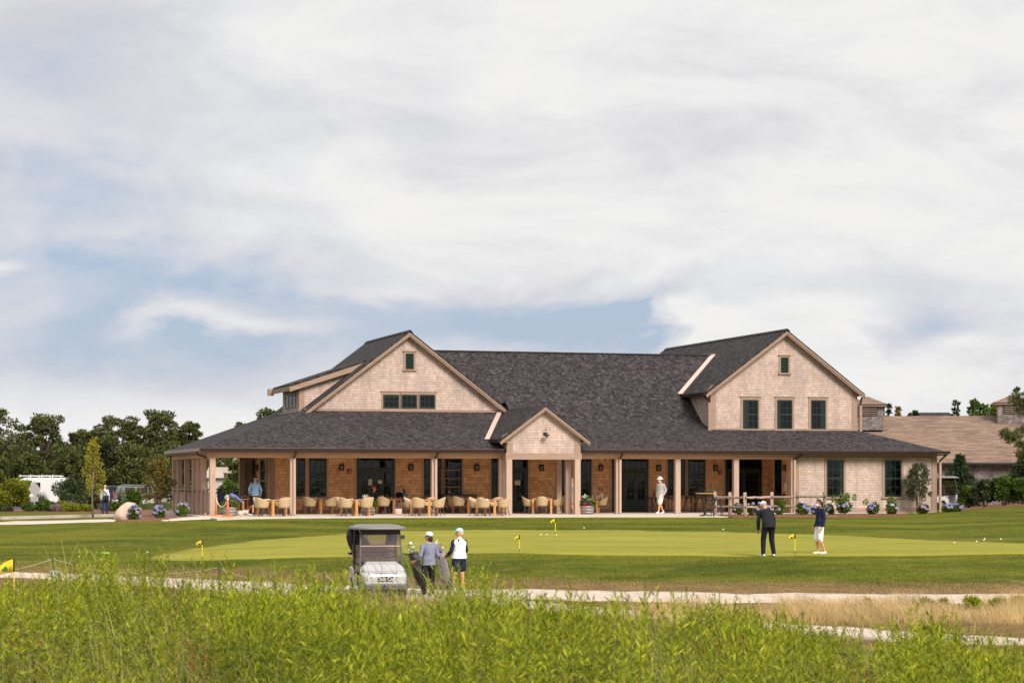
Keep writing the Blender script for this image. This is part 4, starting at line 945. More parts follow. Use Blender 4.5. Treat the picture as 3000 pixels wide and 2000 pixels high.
# ------------------------------------------------------------------ people
def fuse(b,voxel,sm=3):
    me=bpy.data.meshes.new('t');me.from_pydata([tuple(x) for x in b.v],[],b.f);o=bpy.data.objects.new('t',me);sc.collection.objects.link(o)
    r=o.modifiers.new('r','REMESH');r.mode='VOXEL';r.voxel_size=voxel
    if sm: q=o.modifiers.new('s','SMOOTH');q.factor=.5;q.iterations=sm
    dg=bpy.context.evaluated_depsgraph_get();m2=bpy.data.meshes.new_from_object(o.evaluated_get(dg));bpy.data.objects.remove(o);return m2
V3=Vector
def stand(**k):
    J=dict(P=(0,0,.95),Ch=(0,.01,1.25),N=(0,.02,1.46),Hd=(0,-.01,1.63),look=(0,-1,0))
    for n,sg in (('L',1),('R',-1)):
        J['sh'+n]=(sg*.185,.01,1.41);J['el'+n]=(sg*.235,.03,1.13);J['wr'+n]=(sg*.245,-.05,.89);J['hand'+n]=(sg*.24,-.07,.80)
        J['hip'+n]=(sg*.09,0,.93);J['kn'+n]=(sg*.10,-.01,.50);J['an'+n]=(sg*.10,.03,.08);J['toe'+n]=(sg*.12,-.15,.03)
    J.update(k);return {a:V3(b) for a,b in J.items()}
def sit(**k):
    J=dict(P=(0,.05,.55),Ch=(0,.08,.84),N=(0,.06,1.06),Hd=(0,.02,1.23),look=(0,-1,0))
    for n,sg in (('L',1),('R',-1)):
        J['sh'+n]=(sg*.185,.06,1.01);J['el'+n]=(sg*.24,-.05,.76);J['wr'+n]=(sg*.16,-.30,.78);J['hand'+n]=(sg*.13,-.38,.79)
        J['hip'+n]=(sg*.09,.0,.54);J['kn'+n]=(sg*.12,-.42,.52);J['an'+n]=(sg*.12,-.40,.09);J['toe'+n]=(sg*.13,-.58,.03)
    J.update(k);return {a:V3(b) for a,b in J.items()}
def torso(b,J,e=0,lo_=-.10,hi=1.,fem=False,hem=None,belly=0):
    P,Cc,Nn=J['P'],J['Ch'],J['N'];hx=(J['hipL']-J['hipR']).normalized();sx=(J['shL']-J['shR']).normalized()
    pts=[(-.10,.135,.10),(-.03,.165,.115),(.06,.165 if not fem else .175,.12),(.18,.15 if not fem else .14,.108+belly),(.30,.155 if not fem else .145,.112+belly),(.40,.185 if not fem else .17,.118),(.455,.172,.098),(.485,.125,.078),(.51,.085,.066),(.54,.058,.055)]
    L1=(Cc-P).length;L2=(Nn-Cc).length;R=[]
    for d,rx,ry in pts:
        if d<lo_-1e-6 or d>hi: continue
        if d<=.30: t=d/.30;c=P+(Cc-P)*t if d>=0 else P+(P-Cc).normalized()*(-d)
        else: t=(d-.30)/.21;c=Cc+(Nn-Cc)*t
        f=max(0,min(1,d/.46));x=(hx*(1-f)+sx*f).normalized();tz=((Cc-P) if d<.3 else (Nn-Cc)).normalized();y=x.cross(tz)*-1
        ee=e if d<.45 else e*.6
        R.append((c,rx+ee,ry+ee,x,y))
    if hem: c,rx,ry,x,y=R[0];R.insert(0,(c+(P-Cc).normalized()*hem,rx+.012,ry+.012,x,y))
    b.rings(R,18)
def person(label,p,face,J,H_,top,bottom,shoe=None,skin='skin',hair=None,hat=None,vox=.011,fem=False,vest=None,collar=None,mask=False,group=None,belly=0,sock=None):
    k=H_/1.75;t=thing('person',label,'person',p,-TH+math.radians(face),group,k)
    sk=M[skin];b=MB();torso(b,J,-.004,fem=fem,belly=belly)
    lk=V3(J['look']).normalized();Hd=J['Hd'];up=V3((0,0,1));sdv=lk.cross(up).normalized();up2=sdv.cross(lk);R=Matrix((sdv,-lk,up2)).transposed()
    at=lambda x,y,z:Hd+R@V3((x,y,z))
    b.cap2(J['N']-(J['N']-J['Ch']).normalized()*.02,at(0,.015,-.06),.058,.052)
    b.ell(at(0,.012,.02),(.076,.092,.10),R=R);b.ell(at(0,-.018,-.045),(.056,.068,.065),R=R);b.ell(at(0,-.045,-.085),(.028,.028,.022),R=R)
    b.cap2(at(0,-.083,.012),at(0,-.102,-.018),.010,.015);b.cap2(at(0,-.088,-.056),at(0,-.086,-.058),.016,.016)
    for sg in (-1,1): b.ell(at(sg*.077,.012,-.008),(.012,.022,.032),R=R)
    for n in 'LR':
        s0=J['sh'+n]*1.0;s0.x*=.90;s0.z-=.03;b.cap2(s0,J['el'+n],.045,.040);b.cap2(J['el'+n],J['wr'+n],.040,.027)
        w_,h_=J['wr'+n],J['hand'+n];d=(h_-w_).normalized();b.cap2(w_,h_,.028,.036)
        sg=1 if n=='L' else -1;side=d.cross(V3((sg*1.,0,.2)));side=side.normalized() if side.length>.1 else V3((0,1,0));pal=d.cross(side)
        for i in range(4):
            o=(i-1.5)*.019;ln=(.062,.074,.070,.056)[i];q0_=h_+side*o+d*.02;q1_=q0_+d*ln*.6-pal*.004*sg;q2_=q1_+d*ln*.35-pal*.022*sg
            b.cap2(q0_,q1_,.0105,.0095,6);b.cap2(q1_,q2_,.0095,.008,6)
        q0_=w_+(h_-w_)*.35-side*.03;b.cap2(q0_,q0_-side*.028+d*.035,.013,.010,6);b.cap2(q0_-side*.028+d*.035,q0_-side*.030+d*.062,.010,.008,6)
        b.cap2(J['hip'+n],J['kn'+n],.086 if not fem else .09,.057);m_=J['kn'+n].lerp(J['an'+n],.3)
        b.cap2(J['kn'+n],m_,.055,.056);b.cap2(m_,J['an'+n],.056,.036);b.cap2(J['an'+n]-V3((0,0,.02)),J['toe'+n],.036,.028)
    o=fin(fuse(b,vox),'body',sk,t,True,uv=False)
    for sg in (-1,1): MB().ell(at(sg*.031,-.079,.016),(.012,.008,.007),8,5,R).build('eye',M['dark'],t,True)
    # top
    if top:
        m_,sl_=top[:2];b=MB();torso(b,J,.026,.0 if len(top)<3 else top[2],.52,fem,hem=.06,belly=belly)
        for n in 'LR':
            s0=J['sh'+n]*1.0;s0.x*=.93;s0.z-=.015;b.cap2(s0,J['sh'+n].lerp(J['el'+n],min(1,sl_*2)),.062,.058)
            if sl_>.5: b.cap2(J['el'+n],J['el'+n].lerp(J['wr'+n],(sl_-.5)*2),.059,.044)
        o=fin(fuse(b,vox),'shirt' if len(top)<4 else top[3],m_,t,True,uv=False)
        dsp=o.modifiers.new('folds','DISPLACE');tx=bpy.data.textures.get('folds') or bpy.data.textures.new('folds','CLOUDS');tx.noise_scale=.13;dsp.texture=tx;dsp.strength=.034;dsp.mid_level=.5
    if vest:
        b=MB();torso(b,J,.038,0,.52,fem,hem=.07);o=fin(fuse(b,vox),'vest',vest,t,True,uv=False)
    if collar: MB().lathe([(.066,-.015),(.072,.03),(.062,.045)],14,cap=False).build('collar',collar,t,True,loc=tuple(J['N']+V3((0,0,.01))))
    m_,ln,fl=bottom;b=MB();torso(b,J,.016,-.10,.32,fem)
    for n in 'LR':
        hp,kn,an=J['hip'+n],J['kn'+n],J['an'+n]
        if ln<=.5: e_=hp.lerp(kn,ln*2);b.cap2(hp,e_,.108,.085+fl)
        else:
            b.cap2(hp,kn,.102,.070+fl);e_=kn.lerp(an,(ln-.5)*2);b.cap2(kn,e_,.070+fl,.052+fl)
    fin(fuse(b,vox),'trousers' if ln>.6 else 'shorts',m_,t,True,uv=False)
    if shoe:
        for n in 'LR':
            a_,to=J['an'+n],J['toe'+n];d=(to-a_);d.z=0;d.normalize();hl=a_-d*.035
            b=MB();b.cap2((hl.x,hl.y,to.z+.012+max(0,a_.z-.08)*1.),to-d*.005,.040,.034);b.cap2(a_-V3((0,0,.01)),a_-d*.01-V3((0,0,.04)),.042,.045)
            fin(fuse(b,.010,2),'shoe',shoe,t,True,uv=False)
    if sock:
        for n in 'LR': MB().tube([J['an'+n]+V3((0,0,.0)),J['an'+n]+V3((0,0,.06))],.046,10).build('sock',sock,t,True)
    if hair:
        hm,st=hair;b=MB();b.ell(at(0,.022,.028),(.086,.096,.102),14,9,R)
        if st=='bob': b.ell(at(0,.045,-.05),(.098,.075,.10),12,8,R);b.ell(at(0,.05,-.10),(.10,.06,.06),12,8,R)
        if st=='bun': b.ell(at(0,.09,-.02),(.05,.045,.05),10,7,R);b.ell(at(0,.05,-.03),(.078,.065,.06),12,8,R)
        if st=='pony': b.ell(at(0,.10,-.01),(.045,.04,.05),10,7,R);b.cap2(at(0,.115,-.02),at(0,.11,-.14),.04,.03)
        if st=='long': b.cap2(at(0,.07,0),at(0,.06,-.20),.085,.08)
        if st=='curly': b.ell(at(0,.04,.0),(.105,.11,.12),14,9,R);b.cap2(at(0,.09,0),at(0,.08,-.15),.07,.05)
        # cut the face free: squash everything in front back behind the hairline
        inv=R.transposed();vv=[]
        for q in b.v:
            l=inv@(V3(q)-Hd)
            if l.y<-.045 and l.z<.055: l.y=-.02
            if l.y<.0 and l.z<.01: l.y=max(l.y,.005)
            vv.append(tuple(Hd+R@l))
        b.v=vv;fin(fuse(b,.010,2),'hair',hm,t,True,uv=False)
    if hat:
        hm,st=hat;b=MB()
        if st=='cap':
            b.ell(at(0,.018,.055),(.100,.112,.088),16,9,R);vv=[];inv=R.transposed()
            for q in b.v:
                l=inv@(V3(q)-Hd);l.z=max(l.z,.045-.45*max(l.y,0));vv.append(tuple(Hd+R@l))
            b.v=vv
            rim=[];
            for i in range(9): a=math.radians(-62+124*i/8);rim.append(at(.088*math.sin(a),-.012-.165*math.cos(a)*1.0,.050-.030*math.cos(a)))
            rin=[at(.088*math.sin(math.radians(-80+160*i/8)),.01-.085*math.cos(math.radians(-80+160*i/8)),.058) for i in range(9)]
            o_=len(b.v);b.v+=[tuple(q) for q in rin+rim]+[tuple(q-up2*.008) for q in rin+rim]
            for i in range(8):
                b.f.append((o_+i,o_+i+1,o_+10+i,o_+9+i));b.f.append((o_+18+i+1,o_+18+i,o_+27+i,o_+28+i));b.f.append((o_+9+i,o_+10+i,o_+28+i,o_+27+i))
        else:
            b.rings([(at(0,.01,z),r,r*1.12,R@V3((1,0,0)),R@V3((0,1,0))) for r,z in ((.165,.038),(.158,.045),(.095,.062),(.09,.12),(.075,.150),(.02,.155))],20)
            b.rings([(at(0,.01,z),r,r*1.12,R@V3((1,0,0)),R@V3((0,1,0))) for r,z in ((.163,.036),(.09,.055))],20)
        b.build('cap' if st=='cap' else 'sun_hat',hm,t,True)
    if mask: MB().ell(at(0,-.058,-.045),(.062,.052,.052),12,8,R).build('face_mask',M['white'],t,True)
    return t
dk=lambda n,c:cloth(n,c)
navy=dk('navy_cloth',(.012,.018,.045));blk=dk('black_cloth',(.012,.012,.014));wht=dk('white_cloth',(.80,.79,.80));gry=dk('grey_cloth',(.40,.36,.33))
hairb=mat('dark_brown_hair',(.012,.006,.004),.6,.3,40);hairy=mat('blonde_hair',(.60,.36,.17),.6,.25,40);hairg=mat('grey_hair',(.30,.28,.26),.6,.2,40);hairk=mat('black_hair',(.008,.006,.006),.5,.3,40)
# two women at the cart path, seen from behind
w1=GY(1256,1747,lo=45);w2=GY(1345,1736,lo=45)
person('woman seen from behind in blue-grey shirt, black trousers and white cap',w1,-152,stand(P=(0,0,.95),shL=(.20,.01,1.40),elL=(.29,.08,1.13),wrL=(.35,-.12,.97),handL=(.36,-.20,.95),elR=(-.27,.02,1.13),wrR=(-.20,-.2,1.0),handR=(-.16,-.28,.99),anL=(.17,.06,.08),toeL=(.19,-.12,.03),knL=(.14,0,.5),anR=(-.13,-.06,.08),toeR=(-.15,-.24,.03),knR=(-.12,-.06,.5),look=(.68,-.66,-.05)),1.67,
  (dk('blue_grey_shirt',(.21,.225,.31)),.8,-.06),(blk,1.0,.018),M['white'],'skin',(hairb,'bob'),(wht,'cap'),.010,True,belly=.02)
person('woman seen from behind in white vest, navy skort and pale blue cap',w2,-155,stand(shL=(.18,.01,1.41),elL=(.27,.08,1.14),wrL=(.33,-.14,.98),handL=(.34,-.21,.96),elR=(-.23,-.05,1.15),wrR=(-.17,-.25,1.05),handR=(-.13,-.32,1.04),anL=(.15,.03,.08),toeL=(.17,-.15,.03),knL=(.13,0,.5),anR=(-.13,-.03,.08),toeR=(-.14,-.21,.03),look=(.80,-.55,-.12)),1.71,
  (navy,.95),(navy,.30,.03),M['white'],'skint',(hairy,'bun'),(dk('pale_blue_cap',(.42,.66,.72)),'cap'),.010,True,vest=wht,collar=wht,sock=M['white'])
# the pair on the putting green
p1=GY(2250,1629,lo=50);p2_=GY(2402,1622,lo=50)
person('golfer in black bending over a putter, wearing a white cap',p1,-168,stand(P=(0,.06,.92),Ch=(0,-.10,1.17),N=(.0,-.22,1.33),Hd=(.02,-.33,1.44),look=(.10,-.55,-.85),shL=(.19,-.20,1.28),shR=(-.19,-.20,1.28),elL=(.225,-.20,1.0),wrL=(.215,-.24,.78),handL=(.20,-.28,.70),elR=(-.235,-.16,1.0),wrR=(-.24,-.18,.78),handR=(-.225,-.22,.70),hipL=(.09,.05,.9),hipR=(-.09,.05,.9),knL=(.13,-.03,.48),knR=(-.12,-.03,.48),anL=(.16,.05,.08),anR=(-.16,.05,.08),toeL=(.20,-.14,.03),toeR=(-.20,-.13,.03)),1.80,
  (dk('black_jacket',(.016,.017,.022)),1.,-.10),(dk('black_trousers',(.012,.013,.017)),1.,.01),M['white'],'skint',(hairg,''),(wht,'cap'),.011)
person('woman in navy hooded top and long white shorts watching on the green',p2_,-72,stand(P=(0,0,.96),Ch=(0,.02,1.24),look=(.0,-1,-.25),Hd=(0,-.05,1.61),elL=(.20,.06,1.13),wrL=(.19,-.02,.88),handL=(.185,-.05,.79),elR=(-.20,.06,1.13),wrR=(-.18,-.08,.89),handR=(-.17,-.12,.80),knL=(.08,-.03,.5),anL=(.09,.12,.08),toeL=(.10,-.03,.03),knR=(-.09,-.07,.5),anR=(-.09,-.02,.08),toeR=(-.10,-.17,.03)),1.66,
  (dk('navy_hooded_top',(.012,.020,.055)),1.,-.03),(wht,.56,.03),M['white'],'skint',(hairk,'pony'),None,.011,True,mask=True,collar=navy)
# walking man on the terrace
person('man in sun hat, face mask, grey pullover and cream shorts walking on the terrace',Pw(1935,1505.2,0),-38,stand(P=(0,0,.95),anL=(.08,-.30,.07),toeL=(.09,-.49,.06),knL=(.09,-.20,.50),anR=(-.08,.34,.12),toeR=(-.09,.17,.04),knR=(-.09,.08,.50),elL=(.25,.08,1.13),wrL=(.23,-.06,.92),handL=(.21,-.09,.86),elR=(-.25,.10,1.13),wrR=(-.23,.0,.90),handR=(-.20,-.03,.85),Hd=(0,-.05,1.62),look=(.1,-1,-.15)),1.80,
  (dk('light_grey_pullover',(.40,.37,.35)),1.,-.02),(dk('cream_shorts',(.72,.62,.52)),.46,.03),M['white'],'skint',(hairg,''),(dk('cream_hat',(.75,.68,.60)),'bucket'),.011,mask=True,sock=M['white'])
# man in denim shirt in the corner of the porch
person('man in light blue denim shirt and dark cap standing beside the porch table',F2(747,2.6),-165,stand(shL=(.19,0,1.41),elL=(.28,.06,1.15),wrL=(.24,-.05,.95),handL=(.2,-.1,.92),elR=(-.27,.05,1.14),wrR=(-.28,-.1,.92),handR=(-.27,-.16,.86),look=(.3,-1,-.2)),1.84,
  (dk('denim_shirt',(.22,.36,.50)),.95,-.06),(navy,.46,.02),M['black'],'skint',(hairg,''),(dk('dark_cap',(.05,.04,.035)),'cap'),.012)
# walker mostly hidden by the entry posts
person('walker with tan shoes mostly hidden behind the right entry gable posts',F2(1676,1.0),-88,stand(anL=(.05,-.16,.07),toeL=(.06,-.34,.03),anR=(-.05,.06,.07),toeR=(-.06,-.12,.03),elL=(.16,.04,1.13),wrL=(.14,.02,.9),handL=(.13,.0,.8),elR=(-.16,.04,1.13),wrR=(-.14,.02,.9),handR=(-.13,0,.8),shL=(.15,0,1.41),shR=(-.15,0,1.41)),1.74,
  (gry,1.),(dk('tan_shorts',(.40,.30,.20)),.46,.01),dk('tan_shoe',(.42,.34,.27)),'skint',(hairg,''),None,.012)
# man with bag walking away on the far lawn
pb=GY(307,1506.5,lo=100);person('man walking away in white shirt and blue jeans with a black shoulder bag',pb,178,stand(anL=(.1,.10,.08),toeL=(.11,-.08,.03),anR=(-.10,-.12,.08),toeR=(-.11,-.30,.03),knL=(.1,0,.5),knR=(-.1,-.1,.5),look=(0,-1,-.55),Hd=(0,-.08,1.60)),1.80,
  (dk('white_shirt',(.62,.63,.72)),1.,-.05),(dk('blue_jeans',(.02,.035,.085)),1.,.01),blk,'skin',(hairy,''),None,.013)
t=thing('shoulder_bag','black shoulder bag hanging on the back of the man in white','bag',pb+V3((0,0,0)),-TH)
MB().cb((.09,-.19,1.02),(.36,.14,.26),(0,.1,0)).build('bag_body',M['black'],t,bevel=.04);MB().tube([(.22,-.16,1.1),(.05,-.20,1.35),(-.10,-.12,1.50),(-.13,.0,1.5)],.022,6).build('strap',M['black'],t)
o=MB().rings([((-.36+.02*i,.0,.55+.12*i),.05+.03*math.sin(i*1.1),.06,(1,0,0),(0,1,0)) for i in range(5)],10).build('folded_jacket',M['black'],None,True);o.location=pb;o.rotation_euler=(0,.35,-TH);tag(o,'black jacket carried in the left hand of the man in white','jacket')
# seated people on the porch
person('woman with curly black hair in dark blue, seated at the left end of the porch',F2(652,3.6),60,sit(look=(.2,-1,0)),1.66,(dk('dark_blue_top',(.03,.06,.13)),.9),(navy,1.,0),M['black'],'skind',(hairk,'curly'),None,.013,True)
person('woman with brown bob in violet-blue sweater, seated at the left end of the porch',F2(680,2.0),165,sit(look=(.5,-1,0),elR=(-.33,-.02,.80),wrR=(-.50,-.05,.66),handR=(-.56,-.05,.62),shL=(.185,.06,1.0),shR=(-.185,.06,1.0)),1.66,(dk('violet_blue_sweater',(.17,.19,.52)),1.),(blk,1.,0),M['black'],'skin',(hairb,'bob'),None,.013,True)
person('man in coral red cap and navy jacket seated facing right',F2(1097,3.4),82,sit(look=(.1,-1,-.1)),1.72,(navy,1.),(dk('dark_red_trousers',(.14,.02,.03)),1.,0),M['black'],'skint',(hairb,'long'),(dk('coral_cap',(.62,.11,.08)),'cap'),.012)
person('man in navy sweater sitting with pale trousers crossed behind the table',F2(1172,4.4),-12,sit(look=(-.1,-1,0),anL=(-.15,-.55,.12),toeL=(-.2,-.72,.10),Hd=(0,.0,1.25)),1.76,(navy,1.),(dk('pale_trousers',(.48,.42,.44)),1.,.01),M['black'],'skin',(hairb,''),None,.012,collar=dk('pale_blue_collar',(.4,.48,.55)))
person('dark-haired woman in teal denim jacket leaning towards the man in navy',F2(1190,3.9),-105,sit(look=(.25,-1,0),Ch=(0,0,.84),N=(0,-.10,1.04),Hd=(0,-.17,1.19),shL=(.18,-.08,.99),shR=(-.18,-.08,.99)),1.64,(dk('teal_denim',(.10,.20,.25)),1.),(dk('pale_trousers',(.48,.42,.44)),1.,.01),M['black'],'skin',(hairb,'bob'),None,.012,True)
person('person in grey cap and beige top drinking at the round table',F2(1757,3.4),-80,sit(look=(0,-1,-.15),wrL=(.06,-.30,1.02),handL=(.03,-.26,1.10),elL=(.2,-.22,.80)),1.66,(dk('beige_top',(.45,.38,.30)),.9),(navy,1.,0),M['black'],'skint',(hairb,'bun'),(dk('grey_cap',(.22,.20,.19)),'cap'),.012)
p=F2(1663,4.9);chair(p,150,'woven tan chair half hidden behind the right entry gable posts')
# striped bag and dog
p=F2(1167,2.2);t=thing('striped_bag','pink and cream striped tote bag on the floor by the table legs','bag',p,-TH+.2)
m_,N,b=newmat('striped_fabric');tc=N.add('ShaderNodeTexCoord').outputs['Object'];x,y,z=N.sep(tc);st_=N.m('GREATER_THAN',N.m('FRACT',N.m('MULTIPLY',z,11.)),.45);N.l.new(N.mix(st_,(.62,.30,.25),(.75,.66,.55)),b.inputs['Base Color']);b.inputs['Roughness'].default_value=.9
MB().rings([((0,0,z),rx,ry,(1,0,0),(0,1,0)) for z,rx,ry in ((0,.14,.09),(.03,.17,.11),(.15,.175,.11),(.24,.165,.09),(.26,.15,.07))],16).build('bag_body',m_,t,True)
for sx in (-.06,.06): MB().tube([(-.08,sx,.25),(-.06,sx,.33),(0,sx,.36),(.06,sx,.33),(.08,sx,.25)],.010,6).build('bag_handle',M['red'],t)
def dog():
    p=F2(716,1.6);t=thing('dog','small brown and white dog lying with its head raised beside the rope posts','dog',p,-TH+.25)
    m_,N,b=newmat('brown_white_fur');tc=N.add('ShaderNodeTexCoord').outputs['Object'];x,y,z=N.sep(tc)
    f=N.m('ADD',N.m('MULTIPLY',z,4.),N.noise(tc,6.,3,.6));N.l.new(N.mix(N.rng(f,1.25,1.45,0,1),(.62,.52,.44),(.13,.06,.04)),b.inputs['Base Color']);b.inputs['Roughness'].default_value=.95
    b=MB();b.rings([((x,0,z),r,r*1.0,(0,1,0),(0,0,1)) for x,z,r in ((-.36,.11,.05),(-.30,.125,.105),(-.16,.135,.115),(0,.145,.115),(.12,.175,.12),(.19,.21,.09))],14)
    b.cap2((.15,0,.22),(.24,0,.34),.075,.06);b.ell((.27,0,.385),(.075,.062,.062));b.cap2((.30,0,.375),(.385,0,.355),.042,.026);b.ell((.40,0,.36),(.014,.016,.012))
    for sy in (-1,1):
        b.cap2((.12,sy*.07,.12),(.16,sy*.09,.035),.05,.03);b.cap2((.16,sy*.09,.033),(.36,sy*.08,.026),.03,.026)      # forelegs stretched on the floor
        b.cap2((-.25,sy*.08,.10),(-.12,sy*.13,.10),.085,.05);b.cap2((-.12,sy*.13,.09),(-.24,sy*.15,.035),.035,.025);b.cap2((-.24,sy*.15,.028),(-.11,sy*.16,.025),.026,.022)
        b.cap2((.245,sy*.045,.43),(.225,sy*.07,.375),.022,.014)
    b.cap2((-.37,0,.10),(-.50,.08,.03),.025,.016);b.cap2((-.50,.08,.028),(-.56,.18,.022),.016,.01)
    fin(fuse(b,.011,2),'body',m_,t,True,uv=False)
    MB().rings([((.17,0,.27),.085,.078,(.8,0,-.6),(0,1,0)),((.19,0,.29),.08,.074,(.8,0,-.6),(0,1,0))],14).build('collar',M['red'],t)
    for sy in (-1,1): MB().ell((.325,sy*.035,.40),.008,8,5).build('eye',M['dark'],t)
    MB().ell((.405,0,.362),(.014,.016,.012),8,6).build('nose',M['black'],t)
dog()
a=F2(716,1.6);b_=F2(690,1.9);o=MB().tube([camoff(a,.15,-.05)+V3((0,0,.28)),camoff(a,-.05,0)+V3((0,0,.18)),camoff(a,-.25,0)+V3((0,0,.30)),camoff(b_,.02,0)+V3((0,0,.70))],.012,6).build('dog_leash',M['red'],None,True);tag(o,'red leash from the dog up to the woman in violet-blue','leash')
# ------------------------------------------------------------------ golf cart
def wheel(t,x,y,r,wd,rz=0,name='wheel'):
    wt=MB().rings([((x+sx,y,r),rr,rr,(0,1,0),(0,0,1)) for sx,rr in ((-wd/2,r*.80),(-wd/2+.015,r*.96),(-wd*.25,r),(wd*.25,r),(wd/2-.015,r*.96),(wd/2,r*.80))],24).build(name,M['rubber'],t)
    b=MB().rings([((x+sx,y,r),rr,rr,(0,1,0),(0,0,1)) for sx,rr in ((-wd/2-.006,r*.52),(-wd/2-.002,r*.62),(wd/2+.002,r*.62),(wd/2+.006,r*.52))],16);b.build('rim',M['rimm'],wt);return wt
def golfbag(t,p,q,r,m,clubs=True,seed=1):
    rd=random.Random(seed);p,q=V3(p),V3(q);d=(q-p).normalized()
    b=MB();b.tube([p,p+d*.03,p+(q-p)*.3,p+(q-p)*.75,q],[r*.8,r*.95,r,r*.95,r*1.05],14);o=b.build('golf_bag',m,t,True)
    a=d.cross(V3((0,1,0)));a=a.normalized() if a.length>.2 else V3((1,0,0));c=d.cross(a)
    pk=MB();pk.cb(p+(q-p)*.32+c*r*.8,(r*1.3,r*.8,(q-p).length*.42),d.to_track_quat('Z','Y').to_matrix());pk.build('bag_pocket',m,o,bevel=.02)
    if clubs:
        for i in range(9):
            e=q+a*rd.uniform(-r,r)*.8+c*rd.uniform(-r,r)*.8;tip=e+d*rd.uniform(.12,.30)+a*rd.uniform(-.03,.03)
            MB().tube([e-d*.05,tip],.007,5).build('club_shaft',M['hoop'],o)
            if i<3: MB().ell(tip+d*.03,(.045,.06,.045),10,7).build('head_cover',[M['white'],M['limecov'],M['bluec']][i],o,True)
            else: MB().cb(tip,(.035,.075,.02),(rd.uniform(-1,1),rd.uniform(-1,1),rd.uniform(0,3))).build('club_head',M['hoop'],o)
    return o
M['limecov']=mat('lime_cover',(.35,.50,.12),.7);M['bluec']=mat('pale_blue_cover',(.30,.42,.52),.5)
def golfcart(p,rz,label,clubs=True,far=False):
    t=thing('golf_cart',label,'golf cart',p,rz)
    # lower body side panels and rear
    def ring(y,w_,z0,z1,cr): return [(-w_,y,z0),(w_,y,z0),(w_,y,z1-cr),(w_-cr,y,z1),(-w_+cr,y,z1),(-w_,y,z1-cr)]
    def loft(R,name,m,**k):
        b=MB();n=len(R[0]);b.v=[q for r in R for q in r]
        for i in range(len(R)-1):
            for j in range(n): b.f.append((i*n+j,i*n+(j+1)%n,(i+1)*n+(j+1)%n,(i+1)*n+j))
        b.f+=[tuple(range(n-1,-1,-1)),tuple(range((len(R)-1)*n,len(R)*n))];return b.build(name,m,t,**k)
    # front cowl: low at the nose, rising to the dash, wide wedge
    loft([ring(-1.235,.42,.42,.60,.04),ring(-1.215,.50,.38,.655,.05),ring(-1.13,.545,.36,.70,.07),ring(-.95,.58,.36,.74,.09),ring(-.72,.575,.36,.88,.12),ring(-.52,.52,.36,.95,.13),ring(-.44,.46,.40,.965,.12)],'front_cowl',M['cartw'],bevel=.02)
    MB().tube([(-.575,-.92,.735),(-.52,-1.0,.715),(-.27,-1.18,.675),(.27,-1.18,.675),(.52,-1.0,.715),(.575,-.92,.735)],.009,6).build('cowl_crease',M['cartgrey'],t)
    loft([[( -.60,y,z0),(.60,y,z0),(.60,y,z1),(-.60,y,z1)] for y,z0,z1 in ((-1.10,.24,.42),)]+[[(-.52,-1.29,.26),(.52,-1.29,.26),(.52,-1.29,.41),(-.52,-1.29,.41)]],'bumper',M['cartgrey'],bevel=.03)
    MB().prism([(-.60,-1.12,.30),(-.60,-.62,.34),(-.60,-.60,.60),(-.60,-.75,.64),(-.60,-1.0,.60),(-.60,-1.12,.46)],(.05,0,0)).build('front_wheel_arch',M['cartgrey'],t)
    MB().prism([(.55,-1.12,.30),(.55,-.62,.34),(.55,-.60,.60),(.55,-.75,.64),(.55,-1.0,.60),(.55,-1.12,.46)],(.05,0,0)).build('front_wheel_arch',M['cartgrey'],t)
    MB().box((-.5,-1.2,.16),(.5,-.9,.30)).build('underbody',M['cartblk'],t)
    MB().box((-.20,-1.248,.480),(.20,-1.230,.595)).build('name_badge',M['cartblk'],t) if not far else None
    if not far: text('Club Car',.125,M['white'],t,(0,-1.252,.538),name='badge_lettering')
    MB().box((-.55,-.45,.26),(.55,.35,.33)).build('floor',M['cartblk'],t)
    for sg in (-1,1):
        MB().box((sg*.585-.025,-.50,.24),(sg*.585+.025,.25,.34)).build('sill',M['cartw'],t,bevel=.01)
        MB().prism([(sg*.60,.20,.30),(sg*.60,.25,.62),(sg*.60,.55,.74),(sg*.60,1.05,.78),(sg*.60,1.16,.70),(sg*.60,1.16,.42),(sg*.60,.98,.38),(sg*.60,.90,.50),(sg*.60,.62,.54),(sg*.60,.48,.40),(sg*.60,.42,.30)],(-sg*.09,0,0)).build('rear_fender',M['cartw'],t,bevel=.02)
        # armrest hoop
        MB().tube([(sg*.58,.22,.62),(sg*.60,.20,.80),(sg*.60,.30,.93),(sg*.60,.52,.92)],.022,8).build('armrest',M['cartblk'],t)
    MB().box((-.5,.25,.34),(.5,1.12,.66)).build('rear_body',M['cartblk'],t)
    MB().box((-.52,.12,.66),(.52,.56,.80)).build('seat_cushion',M['seat'],t,bevel=.04)
    sb=MB().cb((0,.60,1.10),(1.04,.13,.52),(-.16,0,0)).build('seat_back',M['seat'],t,bevel=.05)
    for z in (.96,1.06,1.16): MB().cb((0,.525-(z-1.1)*-.16*0,z),(1.0,.01,.012),(-.16,0,0)).build('seat_seam',M['cartblk'],sb)
    MB().cb((-.545,.60,1.10),(.06,.16,.54),(-.16,0,0)).build('seat_side',M['cartblk'],t,bevel=.02)
    MB().cb((.545,.60,1.10),(.06,.16,.54),(-.16,0,0)).build('seat_side',M['cartblk'],t,bevel=.02)
    # dash, steering
    MB().box((-.50,-.50,.84),(.50,-.34,.98)).build('dashboard',M['cartblk'],t,bevel=.03)
    sw=MB();c0=V3((.26,-.22,1.13));nn=V3((0,.55,.83)).normalized();a_=V3((1,0,0));b2=nn.cross(a_)
